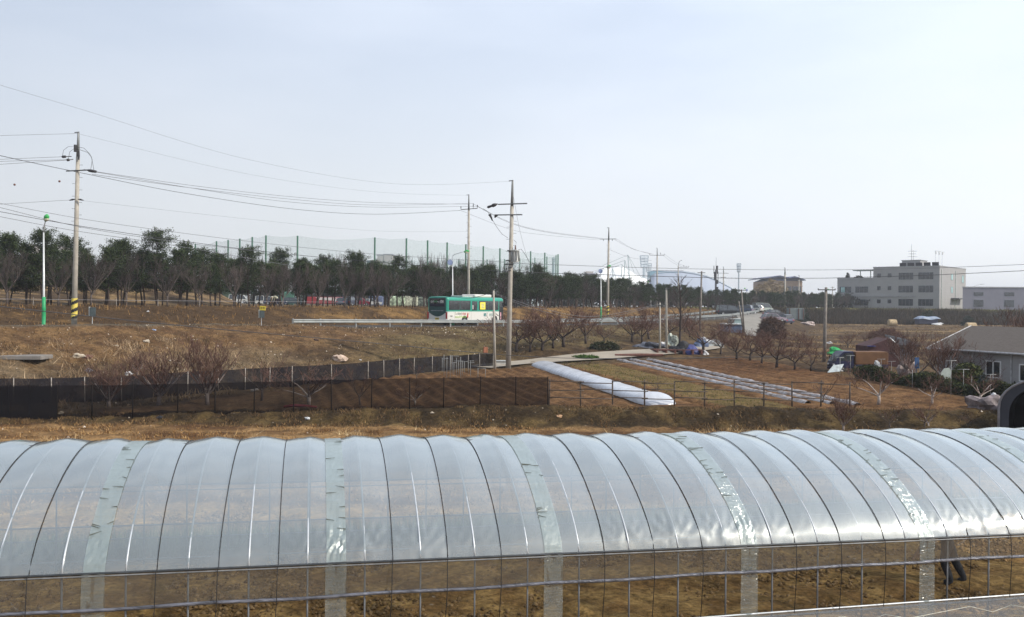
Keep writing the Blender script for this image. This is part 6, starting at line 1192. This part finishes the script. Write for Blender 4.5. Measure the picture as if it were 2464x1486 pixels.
# rack, tarpaulin, heaps by the track
q0 = gnd(1578, 853); q1 = gnd(1692, 856); c = q0; d = (q1-q0); Lr = d.length; d.normalize(); rz = math.atan2(d.y, d.x); rk = thing('wooden_rack', 'long low reddish brown wooden rack beside the concrete track', 'rack', c, rz)
for yy in (0, .7, 1.4): MB().box((Lr/2, yy, .36), (Lr, .16, .07)).build('plank', rust_w, rk)
for x in np.linspace(.15, Lr-.15, 6): MB().box((x, .7, .14), (.16, 1.5, .36)).build('bearer', rust_w, rk)
def heap(name, label, cat, u, v, r, m, seed, du=0, jit=.3, sub=3): q = gnd(u, v); o = MB().blob((0, 0, r[2]*.2), r, seed, sub, jit, .75).build(name, m, None, False); o.location = q+Vector((0, r[1]*.4, 0)); return tag(o, label, cat)
q = gnd(1664, 856); tp_ = thing('tarpaulin_heap', 'bright blue tarpaulin heap behind the end of the wooden rack', 'tarpaulin', q+Vector((0, .9, 0)))
mb = MB(); V = [(-.95, -.5, 0), (.2, -.75, 0), (1.05, -.35, 0), (1.1, .6, 0), (-.8, .7, 0), (-.75, -.3, .42), (-.25, -.25, .98), (.35, -.2, .90), (.85, -.1, .40), (.3, .4, .8), (-.35, .35, .85)]
mb.add(V, [(0, 1, 6, 5), (1, 7, 6), (1, 2, 8, 7), (2, 3, 8), (3, 9, 7, 8), (3, 4, 10, 9), (4, 5, 10), (0, 5, 4), (5, 6, 10), (6, 7, 9, 10)]); mb.build('cover', blue_t, tp_)
heap('black_cover_heap', 'small black covered heap between the poplar and the blue tarpaulin', 'heap', 1640, 852, (.85, .6, .75), black_c, 3)
for i, (u, v, r, m, nm) in enumerate([(1688, 838, (.5, .4, .7), mat('blue_drum_plastic', (.10, .14, .24), .4), 'blue and white drum heap right of the blue tarpaulin'), (1702, 832, (.55, .5, .6), white_pl, 'white plastic bag heap on the orchard edge'), (1716, 836, (.7, .5, .5), mat('grey_sheet', (.30, .32, .33), .6, bump=.6), 'crumpled grey sheet right of the white bags'), (1566, 838, (1.0, .5, .4), mat('dark_grey_sheet', (.11, .12, .15), .6, bump=.6, bscale=6), 'dark grey sheet heap under the orchard trees'), (1620, 832, (.5, .4, .75), mat('green_white_bag', (.38, .42, .36), .6, var=.6, nscale=5), 'mottled bag heap left of the poplar'), (1698, 856, (.22, .2, .3), white_pl, 'small white bag at the foot of an orchard tree'), (1594, 834, (.45, .3, .25), white_pl, 'white litter between the two track poles')]):
    heap('refuse_heap', nm, 'heap', u, v, r, m, 10+i, jit=.45)
q0 = gnd(1480, 860); o = MB().path([(0, 0, .13), (2.2, .3, .16), (4.2, .75, .14)], [.12, .14, .11], 8).build('log', rust_w); o.location = q0; tag(o, 'dark log lying along the near edge of the track', 'log')
leafy('green_weed_patch', 'bright green weed patch between the track and the tilled plots', 'weeds', gnd(1407, 864), (1.15, .8, .22), 3600, (.03, .07, .015), (.10, .18, .04), .14, .04, 44)
# bench by the poles
q = gnd(1208, 882); t = thing('pale_trough', 'low pale concrete trough between the white service pole and the transformer pole', 'trough', q); MB().rbox((0, .3, .18), (1.0, .5, .36), .03).build('body', mat('pale_concrete', (.50, .48, .44), .8), t); MB().rbox((0, .28, .40), (1.15, .6, .05), .01).build('lid', mat('pale_steel_lid', (.42, .44, .44), .5), t)
# bean poles: thin frames behind the netted plot
for i, (u, v, h_, w_) in enumerate([(1047, 893, 34, 20), (1056, 893, 30, 0), (1064, 896, 34, 14), (1075, 910, 50, 0), (1083, 912, 56, 18), (1092, 906, 34, 12), (1098, 908, 46, 0), (1103, 902, 34, 22), (1112, 904, 34, 0), (1117, 900, 30, 20), (1127, 898, 26, 14), (1132, 908, 40, 16), (1150, 912, 26, 18), (1068, 902, 48, 0), (1088, 900, 44, 16), (1108, 912, 52, 0)]):
    q = gnd(u, v); k = q.y/F; mb = MB(); mb.tube((0, 0, -.1), (0, 0, h_*k), .017, None, 5)
    if w_: mb.tube((-w_*k*(.5 if i % 2 else 0), 0, h_*k-.04), (w_*k*(.5 if i % 2 else 1), 0, h_*k-.04), .014, None, 5)
    if w_ and i % 3 == 0: mb.tube((w_*k*(.5 if i % 2 else 1), 0, -.1), (w_*k*(.5 if i % 2 else 1), 0, h_*k-.04), .014, None, 5)
    o = mb.build('plant_stake', mat('stake_grey', (.24, .25, .25), .6, .2), None, True); o.location = q; tag(o, 'thin grey plant frame at the far corner of the netted plot' if w_ else 'thin plain grey stake at the far corner of the netted plot', 'plant stake', 'thin grey plant frames' if w_ else 'thin plain grey stakes')
# T-shaped stakes in the hedge garden
for i, (u, v, h_, w_) in enumerate([(2021, 905, 44, 18), (2046, 900, 44, 20), (2120, 905, 40, 20), (2145, 906, 36, 20), (2212, 920, 38, 18), (2288, 955, 86, 26), (2318, 950, 60, 30), (2383, 962, 60, 26), (2400, 960, 40, 0), (2338, 945, 40, 0), (2195, 935, 44, 0)]):
    q = gnd(u, v); k = q.y/F; mb = MB(); mb.tube((0, 0, -.1), (0, 0, h_*k), .014, None, 6)
    if w_: mb.tube((-w_*k*.5, 0, h_*k), (w_*k*.5, 0, h_*k), .015, None, 5)
    o = mb.build('garden_stake', mat('garden_stake_steel', (.36, .37, .36), .6, .2), None, True); o.location = q; tag(o, 'pale garden stake %s in the garden before the cabin, %s from the left' % ('with a crossbar' if w_ else 'without a crossbar', ordn[sorted([2021, 2046, 2120, 2145, 2212, 2288, 2318, 2383, 2400, 2338, 2195]).index(u)]), 'garden stake', 'garden stakes before the cabin')
# yard left of the cabin
def yard(D, u): q = col_at(u, D); return q
q = yard(72, 2010); o = MB().blob((0, 0, 0), (.72, .6, .34), 7, 3, .3, .6).build('green_net_bundle', grn_n); o.location = q+Vector((.7, 0, 1.95)); o.location = at(2012, 851, 67.2); tag(o, 'bright green net bundle lying on top of the dark blue truck cab', 'netting')
q = yard(70, 2132); sh = thing('dark_gable_shed', 'dark reddish tarpaulin shed with a gable roof right of the truck', 'shed', q); k = 70/F
V = [(-1.4, 0, 0), (1.1, 0, 0), (1.1, 0, 1.5), (.3, 0, 2.25), (-1.4, 0, 1.6)]; m_ = mat('dark_red_tarpaulin', (.06, .022, .022), .8, var=.3, nscale=2, bump=.5, bscale=4); mb = MB(); n = 5; mb.add([(x, y, z) for y in (0, 2.6) for x, y0, z in V], [tuple(range(n)), tuple(range(2*n-1, n-1, -1))]+[(i, i+n, (i+1) % n+n, (i+1) % n) for i in range(n)]); mb.build('cover', m_, sh)
mb = MB(); mb.path([(.28, -.05, 2.28), (.75, -.05, 1.85)], .035, 5); mb.build('ridge_pipe', pipe_w, sh); mb = MB(); mb.box((-1.2, -.1, 1.62), (.6, .3, .06)); mb.build('blue_sheet', blue_t, sh)
q = yard(72, 2172); s2 = thing('grey_lean_to', 'small grey shed with a dark roof between the gable shed and the cabin', 'shed', q); MB().box((0, 1, .75), (1.9, 1.8, 1.5)).build('wall', mat('grey_board', (.16, .16, .18), .8, var=.3, nscale=2), s2); mb = MB(); mb.add([(-1.2, -.3, 1.5), (1.3, -.3, 1.5), (1.3, 2.1, 1.9), (-.6, 2.1, 2.3), (-1.2, -.3, 1.6), (1.3, -.3, 1.6), (1.3, 2.1, 2.0), (-.6, 2.1, 2.4)], [(0, 1, 2, 3), (7, 6, 5, 4), (0, 4, 5, 1), (1, 5, 6, 2), (2, 6, 7, 3), (3, 7, 4, 0)]); mb.build('roof', black_c, s2)
for i, (u, v, r, m, nm) in enumerate([(2118, 905, (.35, .3, .8), white_pl, 'upright white sack pile against the gable shed'), (2185, 902, (.7, .45, .8), mat('pinkish_sacks', (.40, .33, .31), .8, var=.4, nscale=3), 'pinkish sack pile behind the hedge'), (2205, 926, (.55, .3, .38), mat('cream_sacks', (.60, .54, .44), .8, var=.3, nscale=4), 'cream coloured bags on the hedge before the grey lean-to'), (2060, 893, (.9, .35, .16), mat('yellow_sheet', (.45, .40, .16), .7), 'yellowish board lying under the truck bed'), (2096, 900, (.6, .4, .35), mat('grey_mound', (.13, .11, .10), .9), 'grey soil mound behind the hedge'), (2002, 842, (.16, .12, .16), white_pl, 'small white object on the dark pole foot'), (2128, 838, (.3, .2, .14), white_pl, 'white litter in the near paddy'), (1996, 828, (.3, .2, .18), white_pl, 'white litter at the paddy edge left of the dark pole')]):
    heap('yard_heap', nm, 'heap', u, v, r, m, 30+i, jit=.35)
q = gnd(2012, 898); o = MB().add([(-.65, 0, .02), (.25, 0, .02), (.75, .5, .62), (.05, .5, .62), (-.65, .03, 0), (.25, .03, 0), (.75, .53, .6), (.05, .53, .6)], [(0, 1, 2, 3), (7, 6, 5, 4), (0, 4, 5, 1), (1, 5, 6, 2), (2, 6, 7, 3), (3, 7, 4, 0)]).build('white_panel', mat('white_board', (.42, .47, .48), .5)); o.location = q; o.name = 'propped_board'; tag(o, 'tilted white panel propped on the ground before the truck cab', 'board')
q = gnd(2300, 948)+Vector((0, 1.4, 0)); t = thing('white_board', 'tall pale green-white board leaning against the cabin wall', 'board', q); mb = MB(); pr = [(-.55, 0), (.25, 0), (.42, 1.2), (.30, 1.42), (0, 1.38), (-.38, .9)]; mb.add([(x, y, z) for y in (0, .06) for x, z in pr], [tuple(range(6)), tuple(range(11, 5, -1))]+[(i, i+6, (i+1) % 6+6, (i+1) % 6) for i in range(6)]); mb.build('board', mat('pale_green_board', (.42, .47, .42), .6, var=.1), t)
q = yard(60, 2206); o = MB().rbox((0, 0, 1.15), (.30, .06, .75), .02).build('blue_sign', mat('faded_blue', (.05, .13, .30), .6)); o.location = q; MB().tube((0, .05, 0), (0, .05, 1.5), .025).build('post', pipe_d, o); tag(o, 'small faded blue sign on a post left of the cabin wall', 'sign')
# covered heap left of the storage tunnel
q = gnd(2378, 985); o = MB().blob((0, 0, .1), (.85, .8, .62), 51, 3, .3, .7).build('covered_heap', mat('grey_brown_cover', (.17, .14, .14), .7, var=.6, nscale=1.6, bump=.9, bscale=4)); o.location = q; tag(o, 'heap under a crumpled grey-brown cover left of the storage tunnel', 'covered heap')
o = MB().blob((0, 0, 0), (.14, .12, .13), 52, 2, .1, 0).build('white_jug', white_pl); o.location = at(2391, 955, q.y-.3); o.location = (o.location.x, o.location.y, T(o.location.x, o.location.y)+.75); tag(o, 'small white jug on the crumpled cover beside the storage tunnel', 'jug')
# corrugated sheds by the upper track
D = 118; q = col_at(1744, D); cs_ = thing('corrugated_shed', 'blue-grey corrugated shed with a pale roof edge below the parked cars', 'shed', q); k = D/F; wS = 41*k; zT = EYE.z+(739-781)*k-q.z; mb = MB()
mb.grid(120, 2, lambda a, b_: (wS*a, .04*math.sin(a*120), -.8+(zT+.8)*b_)); mb.grid(60, 2, lambda a, b_: (.04*math.sin(a*60), 2.6*a, -.8+(zT+.8)*b_)); mb.grid(60, 2, lambda a, b_: (wS+.04*math.sin(a*60), 2.6*a, -.8+(zT+.8)*b_)); mb.build('wall', shed_b, cs_)
MB().box((wS/2, 1.25, zT+.07), (wS+.2, 2.9, .14)).build('roof', mat('pale_roof_sheet', (.55, .58, .58), .5), cs_)
D = 124; q = col_at(1760, D); k = D/F; t = thing('pale_green_shed', 'smaller pale green metal shed behind the corrugated shed', 'shed', q); zz = EYE.z+(739-768)*k-q.z; MB().box((12.5*k, 1.0, (zz-.8)/2), (25*k, 2, zz+.8)).build('wall', shed_g, t); MB().box((12.5*k, 1.0, zz+.05), (26*k, 2.2, .1)).build('roof', mat('pale_roof_sheet', (.55, .58, .58), .5), t)
D = 178; q = col_at(1898, D); k = D/F; t = thing('grey_container', 'grey storage container right of the parked cars', 'container', q, -.1); MB().rbox((18*k, 1.2, 1.1), (36*k, 2.4, 2.3), .05).build('box', mat('container_grey', (.17, .20, .20), .7, var=.12, nscale=.8), t)
for x in (2, 23, 34): MB().box((x*k, -.06, 1.1), (1.6*k, .1, 2.1)).build('door_frame', rust_w, t)
q = col_at(1944, 176); o = MB().blob((0, 0, .3), (1.2, .7, .5), 60, 3, .3, .5).build('pink_refuse', mat('pinkish_sacks', (.40, .33, .31), .8)); o.location = q; tag(o, 'pinkish refuse pile right of the grey container', 'heap')
# hay bales
hay = mat('hay', (.42, .32, .19), .95, var=.25, nscale=3, bump=.7, bscale=12); wrap = mat('bale_top_wrap', (.60, .55, .42), .7, var=.1)
for i, (u, v, nm) in enumerate([(1888, 778, 'left'), (2147, 785, 'middle'), (2336, 796, 'right')]):
    q = gnd(u, v); t = thing('hay_bale', '%s one of three pale straw bales in the paddies' % nm, 'bale', q, 0, 'straw bales in the paddies'); s = q.y/F; r = 8.2*s if i < 2 else 10*s
    o = MB().lathe([(r*.8, -r*1.15), (r*.97, -r*1.05), (r, 0), (r*.97, r*1.05), (r*.8, r*1.15)], (0, 0, 0), 22).build('straw', hay, t, False); o.location = (0, 0, r*.93); o.rotation_euler = (0, math.pi/2, 0)
# blue sheeted stack at the embankment foot
q = col_at(2230, 203.5); t = thing('sheeted_stack', 'long stack under blue and white sheeting at the embankment foot', 'stack', q); t.scale = (.8, .8, .72)
mb = MB(); mb.grid(40, 9, lambda a, b_: (-2.4+6.5*a, 1.6-1.8*math.cos(math.pi*b_), 1.9+.5*math.sin(a*9)*.4+1.0*math.sin(math.pi*b_)*math.sin(math.pi*min(1, max(0, a*1.02)))**.4)); mb.build('sheet', mat('blue_white_sheet', (.14, .20, .34), .5, var=.5, nscale=1.0, col2=(.36, .40, .44)), t, True); MB().rbox((.6, 1.5, 1.2), (5.6, 2.6, 1.7), .3).build('load', mat('stack_dark', (.05, .055, .09), .8), t)
MB().blob((2.4, -1, .3), (1.5, .7, .45), 70, 2, .3).build('white_bags', white_pl, t)
# bank: slab, rocks, bags and a red chair-like block above the rear fence
q = gnd(40, 858); t = thing('concrete_slab', 'pale flat concrete slab half buried in the left bank', 'slab', q+Vector((0, 0, -.10)), .05); MB().rbox((0, 0, .02), (3.6, 1.6, .24), .04).build('slab', slabm, t)
for i, (u, v, s, m, nm) in enumerate([(187, 864, .34, stone, 'tan boulder lying on the left bank'), (212, 866, .26, rust_w, 'dark stump beside the tan boulder'), (213, 896, .22, mat('blue_grey_stone', (.20, .22, .26), .9), 'blue-grey stone above the rear net fence'), (352, 826, .24, stone, 'pale rock on the upper left bank'), (309, 904, .26, white_pl, 'white bag behind the rear net fence'), (818, 868, .52, mat('pink_stone', (.50, .38, .30), .9, bump=.5), 'large pinkish flat rock above the middle of the rear fence'), (760, 822, .20, mat('dark_litter', (.08, .05, .04), .9), 'dark litter on the middle bank'), (867, 871, .14, white_pl, 'small white bag on the middle bank'), (1018, 898, .13, white_pl, 'white bag on the plot before the rear fence'), (371, 797, .16, mat('pale_blue_bag', (.30, .38, .55), .6), 'pale blue bag at the road shoulder'), (356, 752, .12, white_pl, 'small white bag on the bank below the pines'), (147, 996, .13, stone, 'pale stone below the near net fence at the left'), (289, 1001, .17, mat('orange_rubble', (.42, .24, .10), .9), 'orange rubble piece on the low bank'), (384, 1009, .15, black_c, 'dark lump under the orange rubble'), (740, 1010, .13, white_pl, 'white litter on the low bank'), (1040, 998, .10, stone, 'tan pebble on the low bank'), (1345, 1006, .13, mat('orange_stone', (.45, .28, .16), .9), 'orange stone on the low bank below the pipe fence'), (280, 835, .15, stone, 'small tan rock high on the left bank'), (612, 944, .22, slabm, 'pale flat stone on the ground inside the netted plot')]):
    q = gnd(u, v); o = MB().blob((0, 0, s*.25), (s, s*.7, s*.62), 80+i, 2, .3, .3).build('rock' if 'rock' in nm or 'stone' in nm or 'boulder' in nm or 'pebble' in nm else 'litter', m); o.location = q; tag(o, nm, 'rock' if o.name.startswith('rock') else 'litter')
q = gnd(1168, 852); o = MB().rbox((0, 0, .28), (.36, .2, .5), .04, .3).build('brick_block', mat('brick_red_block', (.28, .11, .06), .85)); o.location = q; tag(o, 'red-brown block standing above the right end of the rear net fence', 'block')
q = gnd(636, 976); q = gnd(720, 985); o = MB().path([(-.9, 0, .06), (-.4, .05, .12), (.2, .0, .10), (.8, .06, .05)], [.06, .09, .08, .05], 6).build('red_sheet', mat('dark_red_sheet', (.22, .03, .04), .7)); o.location = q+Vector((0, .4, 0)); tag(o, 'dark red sheet lying behind the near net fence', 'sheet')
q = gnd(1213, 876); MB()
# colourful stacks and banner beyond the belt
for i, (u, D, w_, h_, m, nm, cat) in enumerate([(905, 200, 3.2, 2.2, mat('slate_blue_tarp', (.10, .13, .22), .7, bump=.4), 'slate blue covered stack beyond the pines right of the cars', 'covered stack'), (955, 165, 3.0, 1.9, mat('green_white_stack', (.32, .40, .28), .8, var=.7, nscale=2), 'green and white mottled stack beyond the pines left of the bus', 'stack'), (985, 168, 3.2, 2.0, mat('green_white_stack2', (.42, .44, .34), .8, var=.6, nscale=2.6), 'paler mottled stack beside the green and white one', 'stack'), (1012, 172, 2.6, 1.9, mat('green_white_stack3', (.36, .40, .30), .8, var=.7, nscale=3), 'mottled stack nearest the green bus', 'stack'), (560, 205, 4.5, 2.8, mat('dull_green_cover', (.05, .08, .05), .8, var=.3), 'dull green covered bank of netting between the left pines', 'covered stack'), (690, 215, 3.4, 3.2, mat('teal_green_cover', (.05, .14, .10), .8), 'teal green cover behind the navy car', 'covered stack')]):
    q = col_at(u, D); o = MB().rbox((0, 0, h_/2), (w_, 1.6, h_), .35, .1, seg=3).build('covered_stack', m); o.location = q; tag(o, nm, cat)
q = col_at(495, 150); mb = MB(); mb.path([at(425, 707, 150)-q, at(460, 712, 150)-q, at(500, 725, 150)-q, at(545, 733, 150)-q], .13, 6); o = mb.build('white_railing', lamp_w); o.location = q; tag(o, 'low white sloping rail seen between the left pines', 'railing')
# two marker balls on the left wires
for u, v, nm in ((35, 445, 'left'), (143, 437, 'right')): o = MB().blob((0, 0, 0), (.09, .09, .09), 3, 2, .02).build('wire_marker', mat('marker_brown', (.14, .05, .03), .6)); o.location = at(u, v, 70); tag(o, '%s one of two small dark balls on the thin wire at the upper left' % nm, 'wire marker', 'wire markers')
# ------------------------------------------------------------------ wires
wm = mat('cable_dark', (.05, .05, .055), .6, var=.1); wl = mat('cable_grey', (.16, .165, .18), .6, var=.1)
def cable(label, P, r=.012, m=wm, name='power_cable', group=None):
    pts = [tuple(at(*p)) for p in P]; pp = dens(pts, 10) if len(pts) > 2 else pts; c = Vector(pp[0]); o = MB().path([Vector(p)-c for p in pp], r, 4, cap=False).build(name, m); o.location = c; return tag(o, label, 'cable', group or 'overhead cables')
cable('topmost thin cable sagging from the upper left corner to the transformer pole', [(-60, 182, 34), (0, 205, 35), (200, 265, 40), (600, 385, 50), (950, 443, 60), (1229, 437, 66)], .0055, wl)
cable('dark sagging cable from the left edge to the arm of the pole behind the bus', [(-60, 360, 48), (0, 375, 52), (178, 413, 66), (440, 465, 80), (700, 503, 94), (900, 516, 102), (1108, 507, 108)], .019)
for i, (a, b_, c_, e) in enumerate([((233, 414), (700, 474), (900, 488), (1128, 492)), ((222, 420), (700, 480), (900, 494), (1140, 490)), ((233, 415), (690, 486), (900, 499), (1150, 497))]):
    cable(['upper', 'middle', 'lower'][i]+' of three close cables joining the striped pole to the one behind the bus', [(*a, 64), (470, (a[1]+b_[1])/2+4, 76), (*b_, 88), (*c_, 98), (*e, 108)], .016, wl)
cable('faint cable joining the tips of the striped pole and the pole behind the bus', [(186, 322, 64), (600, 420, 84), (900, 462, 98), (1126, 471, 108)], .007, wl)
cable('faint nearly level cable from the left edge to the striped pole tip', [(-60, 331, 60), (0, 327, 61), (186, 322, 64)], .011, wl)
for i, (a, b_) in enumerate((((0, 384), (148, 378)), ((0, 396), (160, 386)), ((0, 389), (160, 385)))): cable(['upper', 'lowest', 'middle'][i]+' of the short cables between the left edge and the striped pole', [(-80, a[1]+5, 58), (*a, 60), (*b_, 64)], .014, wl)
cable('thin cable from the left edge to the middle clamp of the striped pole', [(-60, 498, 60), (0, 492, 61), (167, 482, 64)], .012, wl); cable('thin cable sagging right from the middle clamp of the striped pole', [(202, 484, 64), (600, 528, 80), (900, 556, 96), (1127, 558, 108)], .007, wl)
cable('service cable passing behind the striped pole and over the pines to the transformer', [(-60, 480, 50), (0, 490, 52), (240, 534, 56), (612, 583, 62), (902, 612, 66), (1223, 632, 66)], .012, wl)
cable('heavy service cable running over the pines to the transformer pole', [(-60, 498, 50), (0, 510, 52), (240, 552, 56), (612, 603, 62), (902, 631, 66), (1223, 655, 66)], .016)
cable('lower thin cable descending over the left pines', [(-60, 512, 52), (0, 522, 53), (175, 555, 56), (410, 590, 60), (700, 640, 66)], .014, wl)
cable('third thin cable above the left pines', [(-60, 486, 52), (0, 500, 53), (200, 548, 56), (420, 582, 60), (612, 604, 62)], .014, wl)
cable('heavy cable running right from the transformer pole to the dark pole', [(1226, 655, 66), (1500, 663, 70), (1766, 670, 74), (1985, 670, 79)], .022); cable('heavy cable running right from the dark pole past the office building', [(1985, 670, 79), (2227, 663, 76), (2464, 652, 72), (2540, 648, 70)], .022)
cable('level service cable running right from the transformer pole over the wood', [(1226, 634, 66), (1560, 645, 72), (1766, 649, 76), (2000, 650, 80), (2227, 646, 78), (2464, 637, 74), (2540, 633, 72)], .018, wl)
cable('low black cable sloping from the left edge to the white service pole', [(-60, 726, 46), (0, 738, 47), (475, 788, 54), (810, 818, 58), (1186, 853, 65)], .022, wm); cable('low black cable from the white service pole across the plots to the dark pole', [(1186, 853, 65), (1404, 863, 66), (1797, 860, 72), (1984, 852, 78)], .022, wm)
cable('cable from the dark pole to the gutter of the white cabin', [(1985, 850, 79), (2200, 850, 66), (2464, 830, 56)], .012, wm); cable('second cable across the cabin roof', [(2225, 842, 60), (2380, 840, 57), (2520, 834, 54)], .012, wm)
cable('upper cable from the pole behind the bus to the pole with the striped foot', [(1148, 497, 108), (1230, 538, 114), (1320, 560, 122), (1443, 575, 134)], .020); cable('middle cable from the pole behind the bus to the pole with the striped foot', [(1140, 492, 108), (1230, 536, 114), (1320, 558, 122), (1450, 574, 134)], .014, wl)
cable('lower cable from the pole behind the bus to the pole with the striped foot', [(1108, 507, 108), (1230, 553, 114), (1320, 567, 122), (1440, 578, 134)], .014, wl)
for i, (a, b_) in enumerate((((1484, 576), (1566, 612)), ((1480, 578), (1572, 612)), ((1464, 600), (1568, 628)))): cable(['upper', 'middle', 'lower'][i]+' cable from the pole with the striped foot to the next thin pole', [(*a, 134), ((a[0]+b_[0])/2, (a[1]+b_[1])/2+6, 160), (*b_, 188)], .020, wl)
for i, (a, b_) in enumerate((((1598, 611), (1650, 642)), ((1592, 612), (1642, 643)))): cable(['upper', 'lower'][i]+' one of the two far cables into the bent lamp pole', [(*a, 188), ((a[0]+b_[0])/2, (a[1]+b_[1])/2+4, 192), (*b_, 196)], .020, wl)
cable('guy wire falling from the transformer pole top to its right', [(1233, 460, 66), (1252, 560, 68), (1278, 655, 70)], .009, wl); cable('slack cable from the service pole over the bus towards the left', [(1186, 704, 65), (1130, 718, 70), (1070, 716, 78), (1000, 738, 86)], .018, wm)
cable('slack cable from the white service pole to the short track pole', [(1186, 705, 65), (1300, 742, 70), (1430, 762, 74), (1587, 732, 79)], .014, wl)
cable('second slack cable from the white service pole to the short track pole', [(1186, 707, 65), (1300, 748, 70), (1430, 768, 74), (1587, 735, 79)], .012, wl)
# ------------------------------------------------------------------ haze
hz = bpy.data.materials.new('haze'); hz.use_nodes = True; n = hz.node_tree; n.nodes.clear(); o_ = n.nodes.new('ShaderNodeOutputMaterial'); pv = n.nodes.new('ShaderNodeVolumePrincipled')
pv.inputs['Color'].default_value = (.86, .89, .96, 1); pv.inputs['Density'].default_value = .00042; pv.inputs['Anisotropy'].default_value = .2; n.links.new(pv.outputs[0], o_.inputs['Volume'])
HZ = MB().box((0, 800, 30), (3000, 2400, 62)).build('haze', hz); tag(HZ, 'thin pale spring haze in the air', 'haze', kind='stuff')
